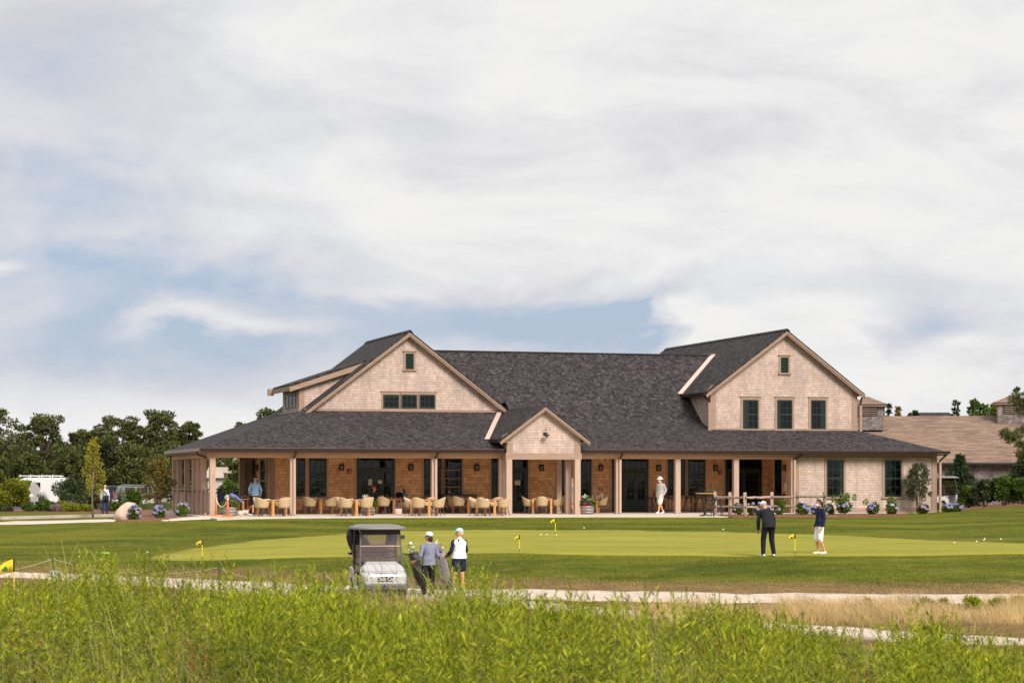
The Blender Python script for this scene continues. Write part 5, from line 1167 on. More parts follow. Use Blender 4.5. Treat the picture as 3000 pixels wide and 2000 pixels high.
    sw.tube([c0+(a_*math.cos(k*math.pi/12)+b2*math.sin(k*math.pi/12))*.18 for k in range(25)],.017,8);sw.beam(c0-a_*.17,c0+a_*.17,.03,.02);sw.beam(c0,c0+b2*.17,.03,.02)
    o=sw.build('steering_wheel',M['cartblk'],t,True);MB().tube([c0,c0-nn*.35],.025,8).build('steering_column',M['hoop'],o)
    # struts, windscreen, roof
    for sg in (-1,1):
        MB().tube([(sg*.55,-.62,.62),(sg*.545,-.50,.95),(sg*.52,-.40,1.40),(sg*.50,-.33,1.77)],.021,8).build('front_strut',M['cartgrey'],t)
        MB().tube([(sg*.50,.98,.70),(sg*.50,.90,1.30),(sg*.50,.80,1.77)],.021,8).build('rear_strut',M['cartgrey'],t)
    def scr(z0,z1,name):
        y=lambda z:-.50+(z-.95)*.21;x=lambda z:.53-(z-.95)*.04
        MB().prism([(-x(z0),y(z0),z0),(x(z0),y(z0),z0),(x(z1),y(z1),z1),(-x(z1),y(z1),z1)],(0,.004,0)).build(name,M['smoke'],t)
    scr(.96,1.34,'lower_windscreen');scr(1.35,1.74,'upper_windscreen')
    MB().beam((-.52,-.42,1.345),(.52,-.42,1.345),.02,.018).build('windscreen_seam',M['valley'],t)
    MB().rings([((0,.25,z),rx,ry,(1,0,0),(0,1,0)) for z,rx,ry in ((1.74,.1,.1),(1.745,.2,.2))],8).build('dome_lamp',M['cartblk'],t)
    rf=MB();n=40
    def se(rx,ry,z,e=5.):
        R=[]
        for k in range(n):
            a=2*math.pi*k/n;cx,cy=math.cos(a),math.sin(a);R.append((rx*math.copysign(abs(cx)**(2/e),cx),.22+ry*math.copysign(abs(cy)**(2/e),cy),z))
        return R
    rr=[se(.62,.86,1.76),se(.665,.905,1.765),se(.67,.91,1.80),se(.65,.89,1.83),se(.57,.81,1.845),se(.52,.76,1.87),se(.46,.70,1.885)]
    for q in rr: rf.v+=q
    for i in range(len(rr)-1):
        for j in range(n): rf.f.append((i*n+j,i*n+(j+1)%n,(i+1)*n+(j+1)%n,(i+1)*n+j))
    rf.f+=[tuple(range(n-1,-1,-1)),tuple(range((len(rr)-1)*n,len(rr)*n))];rf.build('roof',M['cartroof'],t,True)
    MB().box((-.50,-.36,1.63),(.50,-.28,1.755)).build('roof_valance',M['cartblk'],t,bevel=.02)
    # rolled rear canopy flaps hanging from the back of the roof
    for sg,wd in ((-1,.17),(1,.15)):
        b=MB().rings([((sg*(.50+dx),1.0,z),wx,wy,(1,0,0),(0,1,0)) for z,wx,wy,dx in ((1.75,wd*.9,.10,0),(1.55,wd*1.05,.12,.02),(1.35,wd,.11,-.02),(1.18,wd*.6,.08,-.04),(1.02,wd*.35,.06,-.05))],12);b.build('rolled_canopy',M['cartblk'],t,True)
    for sx in (-1,1): wheel(t,sx*.48,-.82,.23,.20);wheel(t,sx*.49,.80,.24,.21)
    MB().box((-.62,.95,1.08),(-.45,1.2,1.14)).build('side_shelf',M['cartblk'],t)
    MB().box((.53,-.44,1.52),(.62,-.40,1.62)).build('mirror',M['cartblk'],t)
    if clubs:
        golfbag(t,(-.22,1.18,.55),(-.20,1.02,1.40),.14,M['cartblk'],True,3);golfbag(t,(.24,1.18,.55),(.40,1.25,1.10),.13,M['cartgrey'],True,5)
        b=MB().cap2((-.36,1.05,1.62),(-.16,1.02,1.42),.075,.06);b.cap2((-.16,1.02,1.42),(-.10,1.02,1.2),.06,.05);b.build('club_hood',M['seat'],t,True)
    return t
pcart=GY(1108,1753,lo=45)
golfcart(pcart+V3((0,0,.02)),-TH+math.radians(12),'white golf cart with grey roof and smoked windscreen parked on the path')
golfcart(G(2766,124),-TH+math.radians(125),'golf cart with black canopy parked behind the right corner of the clubhouse',clubs=True,far=True)
def pushcart(p,rz,label,bagm,seed,wm='rubber'):
    t=thing('push_cart',label,'golf trolley',p,rz)
    for x,y,r in ((-.30,.0,.145),(.30,.0,.145),(0,-.62,.12)):
        wt=MB().rings([((x+sx,y,r),rr,rr,(0,1,0),(0,0,1)) for sx,rr in ((-.025,r*.82),(-.015,r),(.015,r),(.025,r*.82))],22,False).build('wheel',M['cartblk'],t)
        MB().rings([((x+sx,y,r),rr,rr,(0,1,0),(0,0,1)) for sx,rr in ((-.018,r*.2),(-.018,r*.84),(.018,r*.84),(.018,r*.2))],14).build('wheel_disc',M[wm],wt)
    MB().tube([(-.30,0,.145),(.30,0,.145)],.018,8).tube([(0,0,.16),(0,-.62,.14)],.02,8).build('axle_frame',M['hoop'],t)
    MB().tube([(0,-.50,.16),(0,-.18,.62),(0,.20,.98),(0,.30,1.02)],.022,8).build('upright',M['cartblk'],t)
    MB().tube([(-.17,.34,1.04),(0,.30,1.02),(.17,.34,1.04)],.02,8).build('handlebar',M['cartblk'],t)
    golfbag(t,(0,-.42,.20),(0,.02,1.02),.135,bagm,True,seed);return t
M['greybag']=mat('grey_bag_cloth',(.33,.32,.33),.8,.3,12);M['bluewheel']=mat('blue_wheel_disc',(.04,.06,.25),.4);M['redwheel']=mat('red_wheel_disc',(.42,.05,.04),.4)
pushcart(GY(1212,1738,lo=45)+V3((0,0,.03)),-TH+math.radians(180-25),'push trolley with black golf bag between the golf cart and the woman in blue-grey',M['cartblk'],11,'redwheel')
pushcart(GY(1290,1730,lo=45)+V3((0,0,.03)),-TH+math.radians(180-20),'push trolley with white golf bag and blue wheel between the two women',M['greybag'],21,'bluewheel')
# ------------------------------------------------------------------ road vehicles in the car park
def vehicle(name,label,cat,p,rz,L,W_,prof,roofprof,bm,wheels,wr,lights,group=None,rack=False,glassz=None):
    t=thing(name,label,cat,p,rz,group)
    # body: profile in y (length)-z extruded across x, upper part narrower
    b=MB();n=len(prof);X=W_/2
    b.v=[(-X,y,z) for y,z in prof]+[(X,y,z) for y,z in prof];b.f=[tuple(range(n)),tuple(range(2*n-1,n-1,-1))]+[(j,i,i+n,j+n) for i in range(n) for j in [(i+1)%n]]
    b.build('body',bm,t,bevel=.07)
    if roofprof:
        b=MB();n=len(roofprof);zt=max(z for y,z in roofprof);zb=min(z for y,z in roofprof)
        xx=[X*.97-(z-zb)/(zt-zb)*.16 for y,z in roofprof]
        b.v=[(-x,y,z) for x,(y,z) in zip(xx,roofprof)]+[(x,y,z) for x,(y,z) in zip(xx,roofprof)];b.f=[tuple(range(n)),tuple(range(2*n-1,n-1,-1))]+[(j,i,i+n,j+n) for i in range(n) for j in [(i+1)%n]]
        cb2=b.build('cabin',bm,t,bevel=.06)
        # glass panels just proud of the cabin
        (ya,za),(yb,zb2)=glassz
        for sg in (-1,1):
            k=3;L0=(yb-ya)/k
            for i in range(k):
                y0=ya+i*L0+.05;y1=ya+(i+1)*L0-.05
                x0=X*.97+.005-(za-zb)/(zt-zb)*.16;x1=X*.97+.005-(zb2-zb)/(zt-zb)*.16
                MB().prism([(sg*x0,y0,za),(sg*x0,y1,za),(sg*x1,y1-.03,zb2),(sg*x1,y0+.03,zb2)],(sg*.006,0,0)).build('side_window',M['carglass'],t)
        P=roofprof
        # rear and front glass: first and last slanted edges
        for (y0,z0),(y1,z1),nm in ((P[0],P[1],'rear_window'),(P[-1],P[-2],'windscreen')):
            sgn=1 if y0>0 else -1
            a=V3((0,y0+(y1-y0)*.18,z0+(z1-z0)*.18));c=V3((0,y0+(y1-y0)*.85,z0+(z1-z0)*.85));w0=X*.82
            MB().prism([(-w0,a.y+sgn*.012,a.z),(w0,a.y+sgn*.012,a.z),(w0-.1,c.y+sgn*.012,c.z),(-w0+.1,c.y+sgn*.012,c.z)],(0,sgn*.006,0)).build(nm,M['carglass'],t)
    for y in wheels:
        for sg in (-1,1): wheel(t,sg*(X-.10),y,wr,.22)
    for nm,m_,x,y,z,sx,sz in lights:
        for sg in (-1,1): MB().box((sg*x-sx/2,y-.03,z-sz/2),(sg*x+sx/2,y+.03,z+sz/2)).build(nm,m_,t,bevel=.01)
    if rack:
        rk=MB()
        for sg in (-1,1): rk.beam((sg*.6,-2.2,2.86),(sg*.6,2.1,2.86),.05,.05)
        for y in (-2.0,-.8,.5,1.8): rk.box((-.66,y-.03,2.86),(.66,y+.03,2.93));rk.box((-.62,y-.03,2.72),(-.57,y+.03,2.86));rk.box((.57,y-.03,2.72),(.62,y+.03,2.86));rk.box((-.6,y-.02,2.93),(-.57,y+.02,3.02))
        rk.build('roof_rack',M['white'],t)
    return t
carblk=mat('dark_car_paint',(.028,.027,.03),.25,.02,2,coat=.6);chrome=mat('chrome_trim',(.6,.58,.56),.2,.02,metal=.8);M['tail']=mat('tail_lamp',(.42,.02,.03),.25)
suvp=[(2.55,.35),(2.62,.75),(2.55,1.08),(-1.3,1.10),(-2.45,.98),(-2.55,.6),(-2.5,.35)]
suvr=[(2.52,1.06),(2.25,1.80),(-.55,1.82),(-1.35,1.08)]
ps=G(430,186);ps.z+=.07
v_=vehicle('parked_suv','dark grey sport utility car with red tail lamps parked behind the daisies','car',ps,-TH+math.radians(112),5.2,2.0,suvp,suvr,carblk,(-1.6,1.6),.38,[('tail_lamp',M['tail'],.86,2.62,1.05,.20,.62),('headlight',M['lampglass'],.75,-2.5,.75,.4,.18)],glassz=((-.9,1.18),(2.1,1.66)),group='cars in the car park')
MB().box((-1.02,-2.2,1.10),(-1.0,2.4,1.13)).build('chrome_strip',chrome,v_);MB().box((1.0,-2.2,1.10),(1.02,2.4,1.13)).build('chrome_strip',chrome,v_)
MB().box((-.78,-.9,1.84),(-.72,2.0,1.90)).build('roof_rail',chrome,v_);MB().box((.72,-.9,1.84),(.78,2.0,1.90)).build('roof_rail',chrome,v_)
MB().box((-.25,2.625,.78),(.25,2.64,.92)).build('number_plate',M['paper'],v_);MB().box((-.95,2.5,.40),(.95,2.75,.62)).build('rear_bumper',chrome,v_,bevel=.04)
ps=G(362,212);ps.z+=.07
v_=vehicle('parked_offroader','dark boxy off-road car with a spare wheel on its back, left of the grey car','car',ps,-TH+math.radians(125),4.4,1.9,[(2.1,.5),(2.15,1.15),(-1.2,1.18),(-2.1,1.12),(-2.15,.5)],[(2.1,1.13),(2.05,1.90),(-.7,1.90),(-.95,1.14)],carblk,(-1.35,1.35),.42,[('tail_lamp',M['tail'],.85,2.14,.95,.14,.25)],glassz=((-.8,1.25),(1.95,1.78)),group='cars in the car park')
MB().rings([((0,2.2+y,1.05),r,r,(1,0,0),(0,0,1)) for y,r in ((0,.36),(.02,.40),(.16,.40),(.20,.36))],20).build('spare_wheel',mat('tan_wheel_cover',(.16,.12,.09),.6),v_)
pv=G(122,205);pv.z+=.0
v_=vehicle('white_van','tall white van with a white roof rack behind the shrubs','van',pv,-TH+math.radians(-38),5.9,2.0,[(2.95,.4),(2.98,2.55),(2.8,2.72),(-1.2,2.72),(-1.75,2.55),(-2.35,1.55),(-2.95,1.25),(-3.0,.4)],None,mat('white_van_paint',(.70,.69,.68),.3,.02,2,coat=.4),(-1.9,1.8),.36,[('headlight',M['lampglass'],.75,-2.98,.95,.35,.3)],rack=True)
MB().prism([(-.85,-1.80,2.42),(.85,-1.80,2.42),(.92,-2.33,1.60),(-.92,-2.33,1.60)],(0,-.02,.02)).build('windscreen',M['carglass'],v_)
for sg in (-1,1): MB().prism([(sg*1.005,-1.62,2.25),(sg*1.005,-1.0,2.28),(sg*1.005,-1.0,1.62),(sg*1.005,-2.02,1.60)],(sg*.008,0,0)).build('side_window',M['carglass'],v_)
# ------------------------------------------------------------------ flags, balls, sign, ropes, fence
def flag(px,py,hpx,label,face=180,D=None,big=False):
    p=GY(px,py,lo=45) if D is None else G(px,D);DD=toXD(p)[1];h=hpx*DD/F
    t=thing('practice_flag',label,'golf flag',p,-TH,'yellow flags on the practice green' if not big else None)
    r=.011
    MB().tube([(0,0,0),(0,0,h*.20)],r*.8,8).build('pole_foot',M['cartblk'],t);MB().tube([(0,0,h*.20),(0,0,h*.76)],r*1.3,8).build('pole',M['ylpole'],t)
    MB().tube([(0,0,h*.76),(0,0,h*.97)],r*1.9,8).build('flag_sleeve',M['cartblk'],t);MB().tube([(0,0,h*.97),(0,0,h)],r,8).build('pole_tip',M['cartblk'],t)
    fh=h*.22;fw=fh*1.25;b=MB();n=8
    for i in range(n+1):
        f=i/n;x=-r-f*fw;y=.03*math.sin(f*5)*fh*3;dz=-f*f*fh*.55;b.v+=[(x,y,h*.97+dz-f*fh*.15),(x,y,h*.97-fh+dz*.35+ -f*fh*.06)]
    for i in range(n): b.f.append((2*i,2*i+1,2*i+3,2*i+2))
    o=b.build('flag_cloth',M['yellow'],t,True);sd_=o.modifiers.new('s','SOLIDIFY');sd_.thickness=.003
    e=MB().prism([(-fw*.36,-.02*fh-.012,h*.97-fh*.85),(-fw*.85,-.02*fh-.012,h*.97-fh*.95),(-fw*.50,-.02*fh-.012,h*.97-fh*.50)],(0,.006,0)).build('flag_emblem',M['flaggreen'] if big else M['cartblk'],o)
    return t
flag(592,1641,61,'yellow flag at the left tip of the green')
flag(1521.5,1617,50,'yellow flag near the lower edge of the green, left of centre')
flag(1627,1568,50,'yellow flag at the far edge of the green beside two balls')
flag(2329,1627,66,'yellow flag between the two people putting')
fg=flag(41,0,172,'large yellow flag with green emblem at the left edge of the foreground',D=48,big=True)
balls=[(1584,1568,'ball second from left of the row by the far flag'),(1602,1568.5,'ball third from left of the row by the far flag'),(1629.5,1569,'ball touching the far flag pole'),(1711,1548.5,'ball lying in the grass beyond the far flag'),(2796,1592,'ball nearest the viewer on the right end of the green'),(2861,1588,'ball at the right edge of the green'),(2882,1584.5,'lower of two close balls right of the green'),(2884.5,1580,'upper of two close balls right of the green'),(2932,1581.5,'rightmost ball in the grass'),(432,1620,'white ball by the left tip of the green'),(231,1632,'ball alone in the grass far left'),(2119,1552.5,'ball in the grass beyond the green, left of the golfer in black')]
for x,y,l in balls:
    p=GY(x,y,lo=45);o=MB().ell((0,0,.034),.0285,12,8).build('golf_ball',M['grn'],None,True,loc=p);tag(o,'white golf '+l,'golf ball','golf balls on and around the green')
p=GY(308,1624,lo=45);o=MB().cap2((-.12,0,.05),(.12,0,.05),.035,.035,12).build('alignment_stick',mat('neon_green_tube',(.28,.55,.06),.6),None,True,loc=p);o.rotation_euler=(0,0,-TH);tag(o,'short neon green tube lying on the grass on the left','marker')
# putter
hp=p1+V3((0,0,0));t=thing('putter','dark putter held by the golfer in black','golf club',camoff(p1,.20,.25),-TH)
MB().tube([(0,0,.05),(-.0,-.06,.62),(-.0,-.10,.86)],[.006,.007,.014],8).build('shaft',M['cartblk'],t);MB().cb((.02,0,.025),(.12,.03,.03)).build('putter_head',M['hoop'],t)
# tee sign
D_=47.;p=G(161.5,D_);k=D_/F;t=thing('tee_sign','small green sign with white lettering 3RD TEE and an arrow beside the path','sign',p,-TH+.12)
zt=CH+(HY-1671)*k-p.z;zb=CH+(HY-1702)*k-p.z
MB().box((-.02,.0,0),(.02,.04,zb)).build('stake',M['cartblk'],t);MB().box((-.100,-.02,zb),(.100,.02,zt)).build('frame',mat('cream_frame',(.6,.52,.38),.6),t,bevel=.004);MB().box((-.090,-.026,zb+.010),(.090,-.02,zt-.010)).build('face',M['signgreen'],t)
hh=zt-zb
text('3',hh*.42,M['white'],t,(-.035,-.028,zt-hh*.24));text('RD',hh*.20,M['white'],t,(.045,-.028,zt-hh*.17));text('TEE',hh*.36,M['white'],t,(0,-.028,zt-hh*.53))
MB().prism([(-.06,-.027,zb+hh*.17),(0,-.027,zb+hh*.30),(.06,-.027,zb+hh*.17),(.025,-.027,zb+hh*.17),(.025,-.027,zb+hh*.04),(-.025,-.027,zb+hh*.04),(-.025,-.027,zb+hh*.17)],(0,-.003,0)).build('arrow',M['white'],t)
# stakes with rope
def ropeline(name,label,pts,m='cartblk',sag=.12,h_=None):
    t=thing(name,label,'rope fence',pts[0][0]);o0=pts[0][0]
    for p,h in pts: MB().tube([p-o0,p-o0+V3((0,0,h))],.022,8).build('stake',M[m],t)
    for (p,h),(q,g_) in zip(pts,pts[1:]):
        a=p-o0+V3((0,0,h-.03));b_=q-o0+V3((0,0,g_-.03));P=[a.lerp(b_,i/14)-V3((0,0,4*sag*(i/14)*(1-i/14))) for i in range(15)]
        MB().tube(P,.008,5).build('rope',M['rope2'],t)
M['rope2']=mat('straw_rope',(.55,.50,.33),.8);M['stakeg']=mat('dark_teal_stake',(.03,.07,.065),.5)
def st(px,ytop,D): p=G(px,D);return (p,CH+(HY-ytop)*D/F-p.z)
ropeline('rope_fence','thin rope strung between dark stakes beside the path on the left',[st(-260,1660,60),st(155,1633,60),st(642,1658,57),st(949,1674,52.5),st(1126,1711,50.5)],'stakeg',.28)
# orange rope posts at the corner of the terrace
def ropeposts():
    a=Pw(633,1511.8,0);b_=Pw(667,1514.6,0);t=thing('rope_barrier','pair of orange wooden posts joined by a white rope at the terrace corner','barrier',a,-TH)
    d=b_-a;bx=d.x*C-d.y*S;by=d.x*S+d.y*C
    for x,y,h in ((0,0,.90),(bx,by,.92)):
        MB().tube([(x,y,.06),(x,y,h-.06),(x,y,h-.02),(x,y,h)],[.048,.048,.04,.012],14).build('post',M['orange'],t,True)
        MB().prism([(x-.26,y-.045,.0),(x+.26,y-.045,.0),(x+.26,y-.045,.05),(x+.20,y-.045,.085),(x-.20,y-.045,.085),(x-.26,y-.045,.05)],(0,.09,0)).build('foot',M['orange'],t,bevel=.01)
        MB().prism([(x-.045,y-.22,.0),(x-.045,y+.22,.0),(x-.045,y+.22,.05),(x-.045,y-.22,.05)],(.09,0,0)).build('foot',M['orange'],t,bevel=.01)
    P=[V3((.0,-.05,.82)).lerp(V3((bx,by-.05,.80)),i/16)-V3((0,0,1.45*(i/16)*(1-i/16))) for i in range(17)]
    MB().tube(P,.018,8).build('rope',M['rope'],t,True);MB().ell((bx,by-.06,.80),.04,10,8).build('rope_knot',M['rope'],t,True)
ropeposts()
# split rail fence
FP=[Pw(2094.5,1507.3,0),Pw(2138.5,1509.2,0),Pw(2182.5,1511.3,0),Pw(2261,1508.5,0),Pw(2336.5,1506.8,0),Pw(2415,1504.8,0)]
def fence():
    t=thing('split_rail_fence','weathered split-rail fence of round posts and rough rails beside the flower bed','fence',FP[0]);o0=FP[0]
    for i,p in enumerate(FP):
        m_='railwood' if i<4 else 'railgrey';q=p-o0;rd=random.Random(i)
        b=MB();b.rings([(q+V3((rd.uniform(-.01,.01),0,z)),r,r*.8,(1,0,0),(0,1,0)) for z,r in ((-.1,.085),(.3,.09),(.7,.083),(1.05,.088),(1.09,.07))],10);po=b.build('post',M[m_],t,True)
        for z in (.40,.83): MB().cb(q+V3((0,-.075,z)),(.05,.02,.13)).build('mortise',M['dark'],po)
    for i in range(5):
        a,b_=FP[i]-o0,FP[i+1]-o0
        for z in (.42,.86):
            rd=random.Random(i*7+int(z*10));P=[a.lerp(b_,k/8)+V3((0,-.01,z+rd.uniform(-.015,.015)-.02*math.sin(k/8*3.1))) for k in range(9)];R=[.03]+[.055+rd.uniform(-.008,.012) for _ in range(7)]+[.035]
            MB().tube(P,R,7).build('rail',M['railwood' if i<3 else 'railgrey'],t,True)
fence()
# boulder
p=GY(366,1524,lo=80);b=MB().ell((0,0,.28),(.50,.42,.50),20,14)
b.v=[tuple(V3(q)*(1+.16*mnoise.noise(V3(q)*2.1)+.05*mnoise.noise(V3(q)*6))) for q in b.v];b.v=[(x+.35*max(0,z-.2),y,z) for x,y,z in b.v]
o=b.build('boulder',M['rock'],None,True,loc=p);o.rotation_euler=(0,0,.3);tag(o,'pale rounded boulder at the left end of the hydrangea bed','boulder')
# diamond road sign seen from behind, small green sign
p=G(101,148);k=148/F;t=thing('road_sign','back of a grey diamond road sign above a small square plate','road sign',p,-TH)
sm_=mat('grey_aluminium',(.42,.40,.40),.5,.04,metal=.3);z0=CH+(HY-1432)*k-p.z
MB().tube([(0,.03,0),(0,.03,z0+.55)],.04,8).build('post',sm_,t);MB().prism([(-.43,0,z0),(0,0,z0-.48),(.43,0,z0),(0,0,z0+.52)],(0,-.01,0)).build('diamond_plate',sm_,t);MB().box((-.26,-.01,z0-.83),(.26,0,z0-.50)).build('small_plate',sm_,t,bevel=.02)
p=G(363,150);t=thing('garden_sign','small green sign on a thin post beside the parked cars','sign',p,-TH);MB().tube([(0,0,0),(0,0,1.1)],.02,6).build('post',M['cartblk'],t);MB().box((-.13,-.02,.65),(.13,0,.98)).build('plate',M['signgreen'],t)
#@@PLANTS
# ------------------------------------------------------------------ foliage machinery
def bigmesh(name,V,nper,m,parent=None,**tags):
    """V: (N,nper,3) array of quads/tris"""
    N=len(V);me=bpy.data.meshes.new(name);me.vertices.add(N*nper);me.vertices.foreach_set('co',V.astype(np.float32).ravel())
    me.loops.add(N*nper);me.loops.foreach_set('vertex_index',np.arange(N*nper,dtype=np.int32));me.polygons.add(N)
    me.polygons.foreach_set('loop_start',np.arange(0,N*nper,nper,dtype=np.int32));me.polygons.foreach_set('loop_total',np.full(N,nper,dtype=np.int32))
    me.update(calc_edges=True);return fin(me,name,m,parent,uv=False,**tags)
def unit(a): return a/np.maximum(1e-9,np.linalg.norm(a,axis=1,keepdims=True))
def leafquads(P,Dn,l,w_):
    n=len(P);rs=unit(RNG.normal(size=(n,3)));s_=unit(np.cross(Dn,rs));l=np.asarray(l).reshape(-1,1);w_=np.asarray(w_).reshape(-1,1)
    return np.stack([P,P+Dn*l*.5+s_*w_*.5,P+Dn*l,P+Dn*l*.5-s_*w_*.5],axis=1)
def blobleaves(blobs,l,w_,shell=.55,out=.6,upb=.2):
    Q=[]
    for c,r,n in blobs:
        d=unit(RNG.normal(size=(n,3)));rad=(shell+(1-shell)*RNG.random((n,1)))*(.88+.24*RNG.random((n,1)))
        P=np.array(c)+d*rad*np.array(r);Dn=unit(d*out+RNG.normal(size=(n,3))*.6+np.array([0,0,upb]))
        Q.append(leafquads(P,Dn,l*(.7+.6*RNG.random(n)),w_*(.7+.6*RNG.random(n))))
    return np.concatenate(Q)
def tree(name,label,px,D,ytop,wpx,kind='pine',leaf='pine',group=None,ybase=None,seed=0,n=5200,ls=(.30,.13),trunk=.16,crown0=.25,cat='tree',bark='bark',pt=None):
    rd=random.Random(seed+int(px));p=G(px,D) if pt is None else pt;H_=CH+(HY-ytop)*D/F-p.z;R_=wpx*D/F/2
    t=thing(name,label,cat,p,0,group);bl=[];lim=MB()
    if kind=='pine':
        k=34
        for i in range(k):
            f=(i+.6)/k;z=H_*(crown0+(1-crown0)*f**.85);a=i*2.4+rd.random();rr=R_*(.25+.75*rd.random())*math.sqrt(max(.08,1-(max(0,(f-.35))/.68)**2))
            if i==k-1: rr=0;z=H_*.94
            c=(rr*math.cos(a),rr*math.sin(a),z);s_=R_*rd.uniform(.12,.27);bl.append((c,(s_*1.2,s_*1.2,s_*.55),n//k));lim.tube([(0,0,z*.62),(c[0]*.5,c[1]*.5,z*.80),c],[trunk*.42,trunk*.28,trunk*.1],5)
    elif kind=='cone':
        k=16
        for i in range(k):
            f=i/(k-1);z=H_*(.08+.86*f);m_=3 if f<.75 else 1
            for j in range(m_):
                a=i*1.9+j*2.1+rd.random();rr=R_*(1-f)**.8*rd.uniform(.45,.8)*(0 if m_==1 else 1);s_=R_*(.16+.30*(1-f));bl.append(((rr*math.cos(a),rr*math.sin(a),z),(s_*1.2,s_*1.2,s_*.7),n//(k*3)+1))
        lim.tube([(0,0,0),(0,0,H_*.5)],[trunk,trunk*.5],6)
    elif kind=='round':
        k=26
        for i in range(k):
            a=i*2.4;f=rd.random();z=H_*(crown0+(1-crown0)*(.12+.80*((i+.5)/k)));q=math.sqrt(max(0.05,1-((z/H_-(1+crown0)/2)/((1-crown0)/2*1.08))**2));rr=R_*q*rd.uniform(.2,.82)
            s_=R_*rd.uniform(.17,.33);c=(rr*math.cos(a),rr*math.sin(a),z);bl.append((c,(s_,s_,s_*.85),n//k));lim.tube([(0,0,H_*crown0*.6),(c[0]*.5,c[1]*.5,(z+H_*crown0)*.5),c],[trunk*.45,trunk*.3,trunk*.12],5)
    elif kind=='bushy':
        k=26
        for i in range(k):
            a=i*2.4+rd.random();rr=R_*rd.uniform(.1,.80);z=H_*(.28+.52*rd.random())*(1-.25*(rr/R_)**2);s_=R_*rd.uniform(.16,.32);bl.append(((rr*math.cos(a),rr*math.sin(a),z),(s_,s_,H_*.19),n//k))
    elif kind=='multi':      # several slender stems
        k=48
        for i in range(k):
            a=i*2.4+rd.random()*.6;z=H_*(.30+.66*(i+.5)/k);rr=R_*rd.uniform(.2,.85)*math.sqrt(max(.1,1-((z/H_-.55)/.5)**2));s_=R_*rd.uniform(.10,.20);c=(rr*math.cos(a),rr*math.sin(a),z);bl.append((c,(s_,s_,s_*1.1),n//k))
            if i%5==0: lim.tube([(.04*math.cos(a),.04*math.sin(a),0),(c[0]*.35,c[1]*.35,z*.5),c],[trunk*.5,trunk*.35,trunk*.1],5)
    elif kind=='young':
        k=40
        for i in range(k):
            f=(i+.5)/k;z=H_*(crown0+(1-crown0)*f);rr=R_*(.85 if f<.5 else .85*(1-(f-.5)*1.7))*rd.uniform(.25,1.);rr=max(0,rr);a=i*2.4+rd.random();s_=R_*rd.uniform(.12,.22);c=(rr*math.cos(a),rr*math.sin(a),z);bl.append((c,(s_,s_,s_*1.2),n//k));lim.tube([(0,0,z-rr*.9),c],[trunk*.25,trunk*.08],4)
    if trunk and kind not in('cone','multi','bushy'):
        lim2=MB().tube([(0,0,0),(rd.uniform(-.1,.1),rd.uniform(-.1,.1),H_*.4),(rd.uniform(-.2,.2),0,H_*.85)],[trunk,trunk*.7,trunk*.2],8);lim2.build('trunk',M[bark],t,True)
        if lim.v:
            l2=lim;l2.build('limbs',M[bark],t,True)
    elif lim.v: lim.build('trunk' if kind=='cone' else 'stems',M[bark],t,True)
    bigmesh('crown' if cat=='tree' else 'foliage',blobleaves(bl,*ls),4,L_[leaf],t);return t
# pines behind the car park
gp_='pines behind the car park'
for a in [('pine_tree','tall dark pine at the left edge of the view',-20,236,1196,190,'pine',11),('pine_tree','flat-topped pine with sky gaps behind the white van',128,232,1218,175,'pine',12),('pine_tree','low spreading pine between the two tall pine masses',245,228,1262,125,'pine',13),
          ('pine_tree','broad dark pine above the yellow young tree',345,240,1222,170,'pine',14),('pine_tree','tallest pine with ragged top left of the porch roof',468,238,1203,150,'pine',15),('pine_tree','thin-topped pine whose right edge meets the porch roof',556,234,1238,105,'pine',16),
          ('pine_tree','squat pine low behind the right side of the white van',210,222,1312,120,'round',17),('pine_tree','rounded pine behind the van roof',92,226,1325,150,'round',18),('pine_tree','dark low pine behind the parked cars',392,226,1300,190,'round',19),('pine_tree','low dark pine at the far left behind the lime shrub',-10,224,1330,140,'round',20),
          ('pine_tree','dense pine filling the gap behind the side porch posts',500,228,1290,160,'round',22),('pine_tree','dark pine filling the skyline right of the flat-topped pine',180,244,1290,150,'round',24),('pine_tree','pine mass behind the yellow young tree',300,244,1262,150,'pine',25),('pine_tree','pine mass left of the tallest ragged pine',410,246,1248,150,'pine',26),('pine_tree','full pine mass behind the tallest ragged pine',500,246,1258,150,'round',27),('pine_tree','full dark pine behind the far left tall pine',40,246,1262,170,'round',28),('pine_tree','pine seen between the side porch posts',590,226,1335,110,'round',23)]:
    tree(a[0],a[1],a[2],a[3],a[4],a[5],a[6],'pine',gp_,seed=a[7],n=6800,ls=(.34,.15),trunk=.2,crown0=.22 if a[6]=='pine' else .05)
tree('pine_tree','pine crown rising over the left slope of the roof',782,200,1196,85,'pine','pine',None,seed=31,n=2600,ls=(.3,.16))
tree('pine_tree','small pine tip peeping over the low left roof',705,205,1236,42,'pine','pine',None,seed=32,n=1400,ls=(.3,.16))
tree('pine_tree','dark pine seen through the porch corner',700,150,1352,76,'pine','pine',None,seed=33,n=3000,ls=(.24,.12))
tree('shrub','large green shrub seen through the porch corner opening',672,146,1398,90,'bushy','bush',None,seed=34,n=5000,ls=(.16,.10),trunk=0,cat='shrub')
tree('shrub','green shrub seen between the side porch posts',560,150,1412,90,'bushy','bush',None,seed=35,n=3500,ls=(.16,.10),trunk=0,cat='shrub')
# far wood closing the horizon, left and right
fb=[]
for i in range(70):
    px=-700+i*62;D=262+18*random.random();p=G(px,D);fb.append(((p.x,p.y,p.z+2.4),(5.5,5.5,random.uniform(3.0,4.6)),650))
bigmesh('distant_wood',blobleaves(fb,.75,.4),4,L_['pine'],kind='stuff')
